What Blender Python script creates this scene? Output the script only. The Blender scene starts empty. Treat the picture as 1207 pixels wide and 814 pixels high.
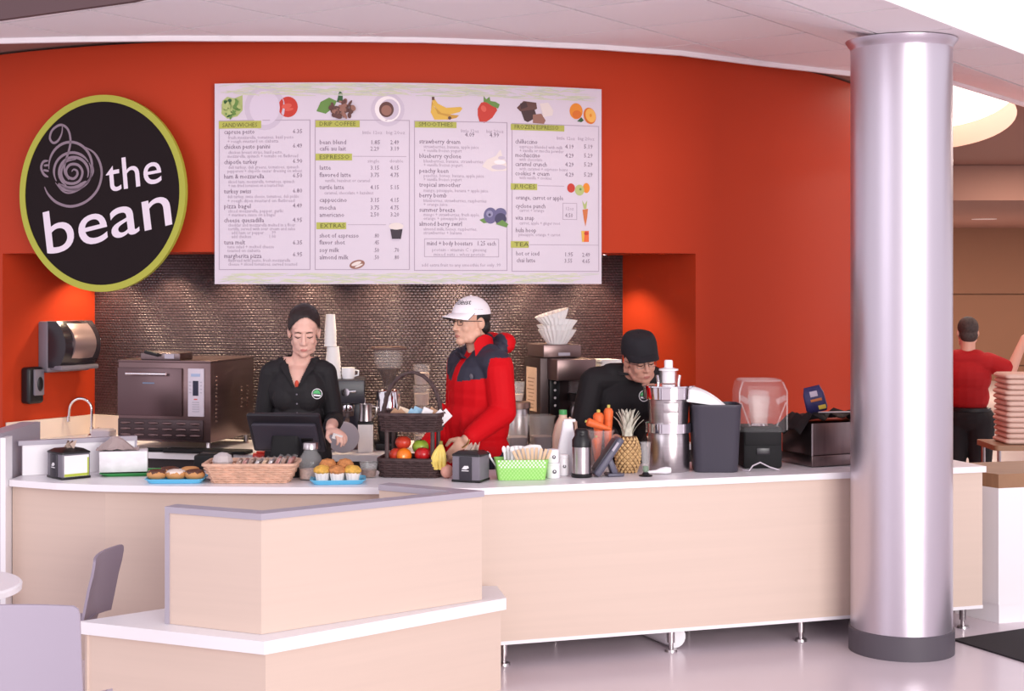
import bpy, bmesh, math, random
from mathutils import Vector, Matrix, Euler
random.seed(7)
SC = bpy.context.scene
COL = SC.collection
PI = math.pi
R = math.radians

# ---------------------------------------------------------------- camera
F, CX, HY, CAMZ = 1800.0, 603.5, 330.0, 1.84      # focal length in pixels of a 1207 px frame, horizon row, eye height
cd = bpy.data.cameras.new('camera')
cam = bpy.data.objects.new('camera', cd); COL.objects.link(cam)
cam.location = (0, 0, CAMZ); cam.rotation_euler = (R(90), 0, 0)
cd.sensor_width = 36.0; cd.lens = 36.0 * F / 1207.0
cd.shift_y = -(407.0 - HY) / 1207.0
cd.clip_start = 0.05; cd.clip_end = 200
SC.camera = cam

# ---------------------------------------------------------------- light
W = bpy.data.worlds.new('daylight'); SC.world = W; W.use_nodes = True
wn = W.node_tree.nodes['Background']
wn.inputs[0].default_value = (0.94, 0.86, 0.95, 1); wn.inputs[1].default_value = 1.05

def area_light(name, loc, target, sx, sy, power, col):
    l = bpy.data.lights.new(name, 'AREA'); l.shape = 'RECTANGLE'; l.size = sx; l.size_y = sy
    l.energy = power; l.color = col
    o = bpy.data.objects.new(name, l); COL.objects.link(o); o.location = loc
    o.rotation_euler = (Vector(target) - Vector(loc)).to_track_quat('-Z', 'Y').to_euler()
    return o
area_light('atrium_window_light', (5.6, -6.0, 3.0), (0.3, 8.0, 1.3), 7.5, 4.6, 1250, (1.0, 0.965, 0.94))
area_light('left_fill_light', (-9.0, -2.0, 3.4), (-1.0, 8.0, 1.4), 5.0, 4.0, 110, (0.93, 0.92, 1.0))  # soft fill added from the left, not a known window

vs = SC.view_settings
vs.view_transform = 'Standard'; vs.look = 'None'; vs.exposure = 0.08; vs.gamma = 1.0
vs.use_curve_mapping = False

# ---------------------------------------------------------------- helpers
def s2l(c):
    c = c / 255.0
    return c / 12.92 if c <= 0.04045 else ((c + 0.055) / 1.055) ** 2.4
def rgb(r, g, b): return (s2l(r), s2l(g), s2l(b), 1.0)

MATS = {}
def mat(name, col, rough=0.5, metal=0.0, spec=0.5, bump=0.0, bscale=60.0, vary=0.0, vscale=(8, 8, 8), emit=0.0,
        trans=0.0, alpha=1.0, ior=1.45, coat=0.0, sss=0.0, aniso=0.0):
    if name in MATS: return MATS[name]
    m = bpy.data.materials.new(name); m.use_nodes = True
    nt = m.node_tree; b = nt.nodes['Principled BSDF']
    c = rgb(*col) if max(col[:3]) > 1.001 else (*col[:3], 1)
    b.inputs['Base Color'].default_value = c
    b.inputs['Roughness'].default_value = rough
    b.inputs['Metallic'].default_value = metal
    b.inputs['Specular IOR Level'].default_value = spec
    b.inputs['IOR'].default_value = ior
    b.inputs['Transmission Weight'].default_value = trans
    b.inputs['Alpha'].default_value = alpha
    b.inputs['Coat Weight'].default_value = coat
    b.inputs['Anisotropic'].default_value = aniso
    if sss: b.inputs['Subsurface Weight'].default_value = sss; b.inputs['Subsurface Radius'].default_value = (0.02, 0.008, 0.005)
    if emit:
        b.inputs['Emission Color'].default_value = c; b.inputs['Emission Strength'].default_value = emit
    if vary or bump:
        tc = nt.nodes.new('ShaderNodeTexCoord')
    if vary:
        mp = nt.nodes.new('ShaderNodeMapping'); mp.inputs['Scale'].default_value = vscale
        nz = nt.nodes.new('ShaderNodeTexNoise'); nz.inputs['Scale'].default_value = 1.0; nz.inputs['Detail'].default_value = 4
        rp = nt.nodes.new('ShaderNodeValToRGB')
        lo = tuple(max(0, x * (1 - vary)) for x in c[:3]) + (1,); hi = tuple(min(1, x * (1 + vary)) for x in c[:3]) + (1,)
        rp.color_ramp.elements[0].color = lo; rp.color_ramp.elements[0].position = 0.3
        rp.color_ramp.elements[1].color = hi; rp.color_ramp.elements[1].position = 0.7
        nt.links.new(tc.outputs['Object'], mp.inputs[0]); nt.links.new(mp.outputs[0], nz.inputs['Vector'])
        nt.links.new(nz.outputs['Fac'], rp.inputs[0]); nt.links.new(rp.outputs[0], b.inputs['Base Color'])
    if bump:
        n2 = nt.nodes.new('ShaderNodeTexNoise'); n2.inputs['Scale'].default_value = bscale
        bp = nt.nodes.new('ShaderNodeBump'); bp.inputs['Strength'].default_value = bump; bp.inputs['Distance'].default_value = 0.004
        nt.links.new(tc.outputs['Object'], n2.inputs['Vector']); nt.links.new(n2.outputs['Fac'], bp.inputs['Height'])
        nt.links.new(bp.outputs[0], b.inputs['Normal'])
    MATS[name] = m
    return m

def glass(name, col=(0.95, 0.95, 0.95), rough=0.05, alpha=0.25):
    """thin clear plastic / glass: mostly see-through, with a glossy skin"""
    if name in MATS: return MATS[name]
    m = bpy.data.materials.new(name); m.use_nodes = True
    nt = m.node_tree; b = nt.nodes['Principled BSDF']
    b.inputs['Base Color'].default_value = (*col, 1); b.inputs['Roughness'].default_value = rough
    b.inputs['Alpha'].default_value = alpha; b.inputs['Specular IOR Level'].default_value = 0.9
    MATS[name] = m
    return m

def tag(o, label=None, cat=None, group=None, kind=None):
    if label: o['label'] = label
    if cat: o['category'] = cat
    if group: o['group'] = group
    if kind: o['kind'] = kind
    return o

def thing(name, label, cat, loc=(0, 0, 0), rz=0.0, group=None):
    o = bpy.data.objects.new(name, None); COL.objects.link(o)
    o.empty_display_size = 0.05
    o.location = loc; o.rotation_euler = (0, 0, rz)
    return tag(o, label, cat, group)

def copy_tree(o, parent=None, loc=None, rz=None, label=None):
    c = o.copy(); COL.objects.link(c)
    if parent is not None: c.parent = parent
    if loc is not None: c.location = loc
    if rz is not None: c.rotation_euler = (0, 0, rz)
    if label: c['label'] = label
    for ch in [x for x in COL.objects if x.parent == o]: copy_tree(ch, c)
    return c

class MB:
    def __init__(s): s.v = []; s.f = []; s.m = []; s.M = Matrix.Identity(4)
    def add(s, vs_, fs_, mi=0, M=None):
        b = len(s.v); T = s.M if M is None else s.M @ M
        s.v += [tuple(T @ Vector(p)) for p in vs_]
        s.f += [tuple(i + b for i in f) for f in fs_]
        s.m += [mi] * len(fs_)
        return s
    def box(s, c, d, mi=0, rot=None, bev=0.0, seg=2, M=None):
        T = Matrix.Translation(Vector(c))
        if rot: T = T @ Euler(rot).to_matrix().to_4x4()
        if M is not None: T = M @ T
        if bev <= 0:
            x, y, z = [k / 2 for k in d]
            vv = [(-x, -y, -z), (x, -y, -z), (x, y, -z), (-x, y, -z), (-x, -y, z), (x, -y, z), (x, y, z), (-x, y, z)]
            ff = [(0, 3, 2, 1), (4, 5, 6, 7), (0, 1, 5, 4), (1, 2, 6, 5), (2, 3, 7, 6), (3, 0, 4, 7)]
            return s.add(vv, ff, mi, T)
        bm = bmesh.new(); bmesh.ops.create_cube(bm, size=1.0)
        for v in bm.verts: v.co = Vector((v.co.x * d[0], v.co.y * d[1], v.co.z * d[2]))
        bmesh.ops.bevel(bm, geom=bm.edges[:], offset=min(bev, min(d) * 0.49), segments=seg, profile=0.5, affect='EDGES')
        bm.verts.index_update()
        s.add([v.co[:] for v in bm.verts], [tuple(v.index for v in f.verts) for f in bm.faces], mi, T); bm.free()
        return s
    def loft(s, rings, mi=0, caps=True, closed=False, M=None):
        n = len(rings[0]); vv = [p for r in rings for p in r]; ff = []
        k = len(rings)
        for i in range(k if closed else k - 1):
            a = i * n; b = ((i + 1) % k) * n
            for j in range(n):
                ff.append((a + j, a + (j + 1) % n, b + (j + 1) % n, b + j))
        if caps and not closed:
            ff.append(tuple(reversed(range(n)))); ff.append(tuple(range((k - 1) * n, k * n)))
        return s.add(vv, ff, mi, M)
    def lathe(s, prof, c=(0, 0, 0), seg=20, mi=0, M=None, caps=True, sx=1.0, sy=1.0):
        rings = [[(c[0] + r * sx * math.cos(2 * PI * j / seg), c[1] + r * sy * math.sin(2 * PI * j / seg), c[2] + z) for j in range(seg)] for r, z in prof]
        return s.loft(rings, mi, caps, False, M)
    def tube(s, pts, r, seg=8, mi=0, closed=False, M=None, flat=1.0, up=None):
        P = [Vector(p) for p in pts]; n = len(P)
        rr = r if isinstance(r, (list, tuple)) else [r] * n
        rings = []; nrm = None
        for i in range(n):
            if closed: t = P[(i + 1) % n] - P[i - 1]
            else: t = P[min(i + 1, n - 1)] - P[max(i - 1, 0)]
            if t.length < 1e-9: t = Vector((0, 0, 1))
            t.normalize()
            if up is not None: nrm = Vector(up) - t * Vector(up).dot(t)
            elif nrm is None:
                a = Vector((0, 0, 1)) if abs(t.z) < 0.9 else Vector((1, 0, 0)); nrm = a - t * a.dot(t)
            else: nrm = nrm - t * nrm.dot(t)
            if nrm.length < 1e-6: nrm = t.orthogonal()
            nrm.normalize(); bn = t.cross(nrm)
            rings.append([tuple(P[i] + nrm * (rr[i] * flat * math.cos(2 * PI * j / seg)) + bn * (rr[i] * math.sin(2 * PI * j / seg))) for j in range(seg)])
        return s.loft(rings, mi, True, closed, M)
    def prism(s, poly, z0, z1, mi=0, M=None):
        n = len(poly)
        a = sum(poly[i][0] * poly[(i + 1) % n][1] - poly[(i + 1) % n][0] * poly[i][1] for i in range(n))
        if a < 0: poly = poly[::-1]
        vv = [(x, y, z0) for x, y in poly] + [(x, y, z1) for x, y in poly]
        ff = [tuple(reversed(range(n))), tuple(range(n, 2 * n))] + [(i, (i + 1) % n, n + (i + 1) % n, n + i) for i in range(n)]
        return s.add(vv, ff, mi, M)
    def ell(s, c, r, mi=0, seg=16, rings=10, rot=None, M=None):
        T = Matrix.Translation(Vector(c))
        if rot: T = T @ Euler(rot).to_matrix().to_4x4()
        if M is not None: T = M @ T
        if not isinstance(r, (list, tuple)): r = (r, r, r)
        prof = []
        vv = [(0, 0, -r[2])]; ff = []
        for i in range(1, rings):
            a = -PI / 2 + PI * i / rings
            for j in range(seg):
                b = 2 * PI * j / seg
                vv.append((r[0] * math.cos(a) * math.cos(b), r[1] * math.cos(a) * math.sin(b), r[2] * math.sin(a)))
        vv.append((0, 0, r[2])); top = len(vv) - 1
        for j in range(seg): ff.append((0, 1 + (j + 1) % seg, 1 + j))
        for i in range(rings - 2):
            for j in range(seg):
                a = 1 + i * seg; b = a + seg
                ff.append((a + j, a + (j + 1) % seg, b + (j + 1) % seg, b + j))
        a = 1 + (rings - 2) * seg
        for j in range(seg): ff.append((a + j, a + (j + 1) % seg, top))
        return s.add(vv, ff, mi, T)
    def capsule(s, p0, r0, p1, r1, mi=0, seg=14):
        p0 = Vector(p0); p1 = Vector(p1); d = p1 - p0; L = d.length
        if L < 1e-6: return s.ell(p0, r0, mi, seg)
        q = d.to_track_quat('Z', 'Y').to_matrix().to_4x4()
        prof = []
        for i in range(5): a = -PI / 2 + PI / 2 * i / 4 + (0.12 if i == 0 else 0); prof.append((r0 * math.cos(a), r0 * math.sin(a)))
        for i in range(5): a = PI / 2 * i / 4 - (0.12 if i == 4 else 0); prof.append((r1 * math.cos(a), L + r1 * math.sin(a)))
        return s.lathe(prof, seg=seg, mi=mi, M=Matrix.Translation(p0) @ q)
    def build(s, name, mats, parent=None, smooth=True, label=None, cat=None, group=None, kind=None, loc=None, rz=None, angle=40):
        me = bpy.data.meshes.new(name); me.from_pydata(s.v, [], s.f); me.update()
        ml = mats if isinstance(mats, (list, tuple)) else [mats]
        for m in ml: me.materials.append(m)
        if len(ml) > 1: me.polygons.foreach_set('material_index', s.m)
        bm = bmesh.new(); bm.from_mesh(me); bmesh.ops.recalc_face_normals(bm, faces=bm.faces[:]); bm.to_mesh(me); bm.free()
        if smooth:
            me.polygons.foreach_set('use_smooth', [True] * len(me.polygons))
            try: me.set_sharp_from_angle(angle=R(angle))
            except Exception: pass
        o = bpy.data.objects.new(name, me); COL.objects.link(o)
        if parent is not None: o.parent = parent
        if loc is not None: o.location = loc
        if rz is not None: o.rotation_euler = (0, 0, rz)
        return tag(o, label, cat, group, kind)

def WP(px, py, D):   # the point that stands at depth D behind image point (px, py)
    return Vector(((px - CX) / F * D, D, CAMZ - (py - HY) / F * D))
def dz(py, z):       # depth of a point of height z seen at image row py
    return (CAMZ - z) * F / (py - HY)

def text_polys(body, size, align='LEFT', res=2, shear=0.0, spacing=1.0, bold=0.0):
    cu = bpy.data.curves.new('lettering', 'FONT'); cu.body = body; cu.size = size; cu.align_x = align
    cu.resolution_u = res; cu.shear = shear; cu.space_character = spacing; cu.offset = bold
    o = bpy.data.objects.new('lettering', cu)
    me = bpy.data.meshes.new_from_object(o)
    vv = [v.co[:] for v in me.vertices]; ff = [tuple(p.vertices) for p in me.polygons]
    bpy.data.objects.remove(o); bpy.data.curves.remove(cu); bpy.data.meshes.remove(me)
    return vv, ff

def blob(prims, voxel, smooth, name, mats, parent, matfn=None, delfn=None):
    """one continuous skin grown around many overlapping ellipsoids and tapered limbs"""
    mb = MB()
    for p in prims:
        if p[0] == 'c': mb.capsule(*p[1:])
        else: mb.ell(p[1], p[2], rot=p[3] if len(p) > 3 else None, M=p[4] if len(p) > 4 else None)
    me = bpy.data.meshes.new(name); me.from_pydata(mb.v, [], mb.f)
    bm = bmesh.new(); bm.from_mesh(me); bmesh.ops.recalc_face_normals(bm, faces=bm.faces[:]); bm.to_mesh(me); bm.free()
    o = bpy.data.objects.new(name, me); COL.objects.link(o)
    r = o.modifiers.new('remesh', 'REMESH'); r.mode = 'VOXEL'; r.voxel_size = voxel
    if smooth:
        k = o.modifiers.new('smooth', 'SMOOTH'); k.factor = 0.5; k.iterations = smooth
    bpy.context.view_layer.update()
    dg = bpy.context.evaluated_depsgraph_get()
    m2 = bpy.data.meshes.new_from_object(o.evaluated_get(dg))
    o.modifiers.clear(); o.data = m2; bpy.data.meshes.remove(me); m2.name = name
    m2.materials.clear()
    if delfn:
        bm = bmesh.new(); bm.from_mesh(m2)
        bmesh.ops.delete(bm, geom=[f for f in bm.faces if delfn(f.calc_center_median(), f.normal)], context='FACES'); bm.to_mesh(m2); bm.free()
    ml = mats if isinstance(mats, (list, tuple)) else [mats]
    for m in ml: m2.materials.append(m)
    n = len(m2.polygons)
    m2.polygons.foreach_set('use_smooth', [True] * n)
    if matfn: m2.polygons.foreach_set('material_index', [matfn(p.center, p.normal) for p in m2.polygons])
    else: m2.polygons.foreach_set('material_index', [0] * n)
    if parent is not None: o.parent = parent
    return o

# ---------------------------------------------------------------- materials
M_white = mat('white_laminate', (238, 234, 238), 0.35)
M_edge = mat('grey_edge_band', (172, 164, 176), 0.4)
M_maple = mat('pale_maple_laminate', (213, 191, 177), 0.45, vary=0.016, vscale=(1.0, 1.0, 46))
M_orange = mat('orange_wall_paint', (184, 59, 30), 0.5, spec=0.18)
M_ceil = mat('white_ceiling_panel', (250, 246, 248), 0.8)
M_brown = mat('taupe_ceiling_paint', (150, 112, 100), 0.8)
M_taupewall = mat('taupe_wall_panel', (142, 102, 80), 0.7)
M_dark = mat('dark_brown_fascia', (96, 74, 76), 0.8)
M_floor = mat('polished_floor', (216, 202, 208), 0.22, spec=0.5, vary=0.03, vscale=(1.5, 1.5, 1.5))
M_black = mat('black_plastic', (24, 22, 25), 0.4)
M_matblack = mat('matt_black', (20, 19, 22), 0.75)
M_steel = mat('brushed_steel', (190, 182, 184), 0.28, metal=1.0, vary=0.06, vscale=(3, 3, 90))
M_dsteel = mat('dark_steel', (128, 112, 112), 0.32, metal=1.0, vary=0.08, vscale=(60, 3, 3))
M_chrome = mat('chrome', (225, 222, 226), 0.08, metal=1.0)
M_grey = mat('grey_plastic', (120, 114, 124), 0.45)
M_lgrey = mat('light_grey_plastic', (176, 168, 180), 0.45)
M_wplast = mat('white_plastic', (242, 240, 243), 0.35)
M_paper = mat('white_paper', (240, 236, 236), 0.85)
M_cream = mat('cream_laminate', (232, 214, 200), 0.45)
M_clear = glass('clear_plastic', (0.93, 0.92, 0.93), 0.05, 0.06)
M_glass = glass('clear_glass', (0.9, 0.92, 0.93), 0.03, 0.13)
M_frost = glass('frosted_plastic', (0.86, 0.83, 0.82), 0.2, 0.13)
# ================================================================ STRUCTURE
WC = Vector((-1.0, 12.42)); WR = 3.82; NR = 3.10; CZ = 3.20; NZ = 2.0      # round kiosk: centre, wall radius, recess radius, heights
def ring(a, r, z=0.0):        # a = angle from the side facing the visitor, positive to the right
    return (WC.x + r * math.sin(a), WC.y - r * math.cos(a), z)
def ray_ring(px, r):          # angle and depth where the sight line of column px meets the ring
    k = (px - CX) / F
    A = 1 + k * k; B = -2 * (k * WC.x + WC.y); C = WC.x ** 2 + WC.y ** 2 - r * r
    D = (-B - math.sqrt(B * B - 4 * A * C)) / (2 * A)
    return math.asin((k * D - WC.x) / r), D
AL = ray_ring(3, WR)[0]; AR = ray_ring(820, WR)[0]

# floor
mb = MB(); mb.box((1, 10, -0.05), (34, 44, 0.1))
mb.build('floor', M_floor, smooth=False, kind='structure')

# curved orange wall with the recess opening cut out of it
def arc_wall(mb, a0, a1, r, z0, z1, th, n):
    rings = []
    for i in range(n + 1):
        a = a0 + (a1 - a0) * i / n
        rings.append([ring(a, r, z0), ring(a, r, z1), ring(a, r - th, z1), ring(a, r - th, z0)])
    mb.loft(rings)
mb = MB()
arc_wall(mb, R(-75), AL, WR, 0, NZ, 0.12, 10)
arc_wall(mb, AR, R(92), WR, 0, NZ, 0.12, 22)
arc_wall(mb, R(-75), R(92), WR, NZ, CZ, 0.12, 64)
mb.build('wall_back', M_orange, kind='structure', angle=30)
# recess: side walls, ceiling, tiled back
for nm, a, s in (('wall_left', AL, 1), ('wall_right', AR, -1)):
    mb = MB(); d = 0.06 * s / WR
    mb.loft([[ring(a, WR - 0.12, 0), ring(a, NR - 0.05, 0), ring(a - d * 1.4, NR - 0.05, 0), ring(a - d, WR - 0.12, 0)],
             [ring(a, WR - 0.12, NZ), ring(a, NR - 0.05, NZ), ring(a - d * 1.4, NR - 0.05, NZ), ring(a - d, WR - 0.12, NZ)]])
    mb.build(nm, M_orange, smooth=False, kind='structure')
mb = MB()
rings = [[ring(AL + (AR - AL) * i / 40, WR - 0.12, NZ), ring(AL + (AR - AL) * i / 40, NR - 0.05, NZ), ring(AL + (AR - AL) * i / 40, NR - 0.05, NZ + 0.05), ring(AL + (AR - AL) * i / 40, WR - 0.12, NZ + 0.05)] for i in range(41)]
mb.loft(rings); mb.build('trim_1', M_orange, kind='structure', label='orange ceiling of the tiled recess')
# mosaic
def mosaic_material():
    m = bpy.data.materials.new('brown_mosaic'); m.use_nodes = True; nt = m.node_tree; b = nt.nodes['Principled BSDF']
    uv = nt.nodes.new('ShaderNodeUVMap')
    br = nt.nodes.new('ShaderNodeTexBrick'); br.offset = 0.5; br.squash = 1.0
    br.inputs['Scale'].default_value = 1.0; br.inputs['Brick Width'].default_value = 0.0245; br.inputs['Row Height'].default_value = 0.0175
    br.inputs['Mortar Size'].default_value = 0.0045; br.inputs['Mortar Smooth'].default_value = 1.0
    br.inputs['Color1'].default_value = rgb(78, 62, 66); br.inputs['Color2'].default_value = rgb(94, 76, 80); br.inputs['Mortar'].default_value = rgb(44, 34, 36)
    bp = nt.nodes.new('ShaderNodeBump'); bp.inputs['Strength'].default_value = 0.9; bp.inputs['Distance'].default_value = 0.004; bp.invert = True
    nt.links.new(uv.outputs[0], br.inputs['Vector']); nt.links.new(br.outputs['Color'], b.inputs['Base Color'])
    nt.links.new(br.outputs['Fac'], bp.inputs['Height']); nt.links.new(bp.outputs[0], b.inputs['Normal'])
    b.inputs['Roughness'].default_value = 0.28; b.inputs['Metallic'].default_value = 0.25
    return m
mb = MB(); n = 60
rr = []
for i in range(n + 1):
    a = AL + (AR - AL) * i / n
    rr.append([ring(a, NR, 0), ring(a, NR, NZ), ring(a, NR - 0.05, NZ), ring(a, NR - 0.05, 0)])
mb.loft(rr)
wt = mb.build('wall_mosaic', mosaic_material(), kind='structure', label='dark brown mosaic tiled back of the recess')
uvl = wt.data.uv_layers.new(name='UVMap')
for lp in wt.data.loops:
    co = wt.data.vertices[lp.vertex_index].co
    uvl.data[lp.index].uv = (math.atan2(co.x - WC.x, WC.y - co.y) * NR + 10, co.z)
# recessed downlights of the niche
M_lampwarm = mat('warm_lamp', (255, 225, 190), 0.5, emit=6)
for k in range(8):
    a = AL + (AR - AL) * (k + 0.45) / 8 if k < 7 else AR - 0.085
    x, y, _ = ring(a, NR + 0.17)
    t = thing('niche_downlight', 'small round downlight in the recess ceiling', 'downlight', (x, y, NZ), 0, 'downlights in the recess ceiling')
    mb = MB(); mb.lathe([(0.03, -0.006), (0.045, -0.006), (0.045, 0.0), (0.03, 0.0)], seg=18); mb.build('rim', M_chrome, t)
    mb = MB(); mb.lathe([(0.001, -0.002), (0.03, -0.002)], seg=18, caps=False); mb.build('lamp', M_lampwarm, t)
    l = bpy.data.lights.new('niche_spot', 'SPOT'); l.energy = 30; l.color = (1.0, 0.76, 0.5); l.spot_size = R(115); l.spot_blend = 0.6; l.shadow_soft_size = 0.03
    o = bpy.data.objects.new('niche_spot', l); COL.objects.link(o); o.parent = t; o.location = (0, 0, -0.012)

# ceiling of separate panels on a diagonal grid, its front edge cut at an angle, its back edge curved
U = Vector((0.566, 0.824)); V = Vector((0.824, -0.566)); G0 = Vector((0.134, 7.42)); GS = 0.675
def ceil_z(x, y):
    s = (Vector((x, y)) - Vector((0.95, 7.42))).dot(V)
    return CZ - min(0.165, max(0.0, s * 0.28))
EDGE = [(-4.6, 9.3), (-3.6, 8.78), (-2.88, 8.59), (-2.39, 8.53), (-1.9, 8.5), (-1.0, 8.52), (-0.5, 8.56), (0, 8.67), (0.5, 8.82), (1.0, 9.05), (1.5, 9.45), (2.2, 9.95), (3.0, 10.4), (3.87, 11.5), (4.6, 12.8)]
FRONT = [(5.2, 11.57), (2.71, 8.08), (1.58, 6.5), (0.9, 5.9), (-0.4, 6.0), (-1.83, 7.42), (-2.66, 7.95), (-4.8, 9.1)]
REG = EDGE + FRONT
def clip(poly, n, d):
    out = []
    for i in range(len(poly)):
        a = poly[i]; b = poly[(i + 1) % len(poly)]
        da = a.dot(n) - d; db = b.dot(n) - d
        if da >= 0: out.append(a)
        if (da >= 0) != (db >= 0): out.append(a + (b - a) * (da / (da - db)))
    return out
ceil = thing('ceiling', 'white panelled ceiling with diagonal joints over the counter', None, (0, 0, 0)); ceil['kind'] = 'structure'
g = 0.009
for i in range(-9, 10):
    for j in range(-9, 12):
        u0 = G0.dot(U) + i * GS + 0.30 + g; u1 = u0 + GS - 2 * g; v0 = G0.dot(V) + j * GS + g; v1 = v0 + GS - 2 * g
        poly = [Vector(p) for p in REG]
        for n_, d_ in ((U, u0), (-U, -u1), (V, v0), (-V, -v1)):
            poly = clip(poly, n_, d_)
            if len(poly) < 3: break
        if len(poly) < 3: continue
        q = []
        for p in poly:
            if not q or (p - q[-1]).length > 1e-4: q.append(p)
        if len(q) > 2 and (q[0] - q[-1]).length < 1e-4: q.pop()
        if len(q) < 3: continue
        k = len(q)
        mb = MB(); mb.add([(p.x, p.y, ceil_z(p.x, p.y)) for p in q] + [(p.x, p.y, ceil_z(p.x, p.y) + 0.012) for p in q],
                          [tuple(range(k)), tuple(range(2 * k - 1, k - 1, -1))] + [(a, (a + 1) % k, k + (a + 1) % k, k + a) for a in range(k)])
        mb.build('ceiling_panel', M_ceil, ceil, smooth=False)
# plenum sheet just above the joints
mb = MB(); k = len(REG)
tri = [(x, y, CZ + 0.02) for x, y in REG]
EI = len(EDGE)
bmx = bmesh.new(); vsx = [bmx.verts.new(p) for p in tri]; fx = bmx.faces.new(vsx); bmesh.ops.triangulate(bmx, faces=[fx]); bmx.verts.index_update()
mb.add([v.co[:] for v in bmx.verts], [tuple(v.index for v in f.verts) for f in bmx.faces]); bmx.free()
mb.build('joint_backing', mat('ceiling_joint', (70, 60, 66), 0.9), ceil, smooth=False)
# curved trim along the back edge, fascias along the front edge
mb = MB(); rings = []
for x, y in EDGE:
    z = ceil_z(x, y); rings.append([(x, y, z - 0.028), (x, y, z + 0.06), (x, y + 0.03, z + 0.06), (x, y + 0.03, z - 0.028)])
mb.loft(rings); mb.build('trim_2', M_ceil, kind='structure', label='white curved trim at the back edge of the ceiling')
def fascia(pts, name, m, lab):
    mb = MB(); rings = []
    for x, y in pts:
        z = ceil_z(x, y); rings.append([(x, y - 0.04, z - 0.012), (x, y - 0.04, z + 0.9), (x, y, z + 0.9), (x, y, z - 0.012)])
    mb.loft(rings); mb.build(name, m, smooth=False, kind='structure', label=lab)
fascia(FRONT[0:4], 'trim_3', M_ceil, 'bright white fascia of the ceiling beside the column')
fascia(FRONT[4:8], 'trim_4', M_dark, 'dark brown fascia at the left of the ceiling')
# ceiling behind, with an oval light recess
FZ = 3.215
OT = -0.262
def oval(n, c, a, b):
    out = []
    for i in range(n):
        x, y = a * math.cos(2 * PI * i / n - OT), b * math.sin(2 * PI * i / n - OT)
        out.append((c[0] + x * math.cos(OT) - y * math.sin(OT), c[1] + x * math.sin(OT) + y * math.cos(OT)))
    return out
OC, OA, OB = (3.56, 13.3), 0.78, 2.95; N = 48
inner = oval(N, OC, OA, OB)
outer = []
X0, X1, Y0, Y1 = -6, 17, 8.3, 28.2
for i in range(N):
    c, s = math.cos(2 * PI * i / N), math.sin(2 * PI * i / N)
    t = min(((X1 - OC[0]) / c if c > 1e-9 else (X0 - OC[0]) / c if c < -1e-9 else 1e9), ((Y1 - OC[1]) / s if s > 1e-9 else (Y0 - OC[1]) / s if s < -1e-9 else 1e9))
    outer.append((OC[0] + c * t, OC[1] + s * t))
corners = [(X0, Y0), (X1, Y0), (X1, Y1), (X0, Y1)]
for cx, cy in corners:
    j = min(range(N), key=lambda i: (outer[i][0] - cx) ** 2 + (outer[i][1] - cy) ** 2); outer[j] = (cx, cy)
mb = MB()
mb.add([(x, y, FZ) for x, y in inner] + [(x, y, FZ) for x, y in outer], [(i, (i + 1) % N, N + (i + 1) % N, N + i) for i in range(N)])
mb.build('ceiling_rear', M_brown, smooth=False, kind='structure', label='taupe ceiling of the hall behind')
t = thing('oval_ceiling_light', 'large oval glowing recess in the ceiling behind the column', 'ceiling light', (OC[0], OC[1], FZ))
mb = MB(); P = oval(N, (0, 0), OA, OB); mb.loft([[(x, y, 0) for x, y in P], [(x, y, 0.22) for x, y in P]], caps=False); mb.build('recess_side', mat('recess_side_paint', (226, 178, 160), 0.7), t)
mb = MB(); mb.add([(x, y, 0.22) for x, y in P], [tuple(range(N))]); mb.build('diffuser', mat('cove_glow', (255, 244, 232), 0.5, emit=3.2), t, smooth=False)
# hall behind: lower soffit, far wall with reveals
mb = MB(); mb.box((9, 23.2, 3.0), (16, 10, 0.42)); mb.build('ceiling_soffit', M_brown, smooth=False, kind='structure', label='lower taupe soffit of the hall behind')
mb = MB()
for z0, z1 in ((0, 0.27), (0.29, 1.565), (1.595, 2.9)):
    mb.box((8, 28.0, (z0 + z1) / 2), (20, 0.2, z1 - z0))
mb.box((8, 28.05, 1.45), (20, 0.2, 2.9)); mb.build('wall_far', M_taupewall, smooth=False, kind='structure')
for k, x in enumerate((5.5, 8.3, 11.5)):  # middle downlight is real; the outer ones are added to brighten the far wall
    l = bpy.data.lights.new('soffit_lamp_or_fill', 'AREA'); l.shape = 'DISK'; l.size = 0.3; l.energy = 110; l.color = (1.0, 0.8, 0.62)
    if k != 1:
        t = thing('hall_downlight_or_fill', 'added fill lamp in the taupe soffit, ' + ('left', '', 'right')[k] + ' of the visible one', 'downlight', (x, 25.0, 2.789))
        mb = MB(); mb.lathe([(0.15, -0.004), (0.19, -0.004), (0.19, 0.0), (0.15, 0.0)], seg=24); mb.build('rim', M_wplast, t)
    else: t = thing('hall_downlight_or_fill', 'round downlight in the taupe soffit of the hall behind', 'downlight', WP(1160, 258, dz(258, 2.79)))
    o = bpy.data.objects.new('soffit_lamp_or_fill', l); COL.objects.link(o); o.parent = t; o.location = (0, 0, -0.012)
    if k == 1: tv = t
t = tv
mb = MB(); mb.lathe([(0.15, -0.004), (0.19, -0.004), (0.19, 0.002), (0.15, 0.002)], seg=24); mb.build('rim', M_wplast, t)
mb = MB(); mb.lathe([(0.001, -0.003), (0.15, -0.003)], seg=24, caps=False); mb.build('lamp', M_lampwarm, t)

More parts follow.
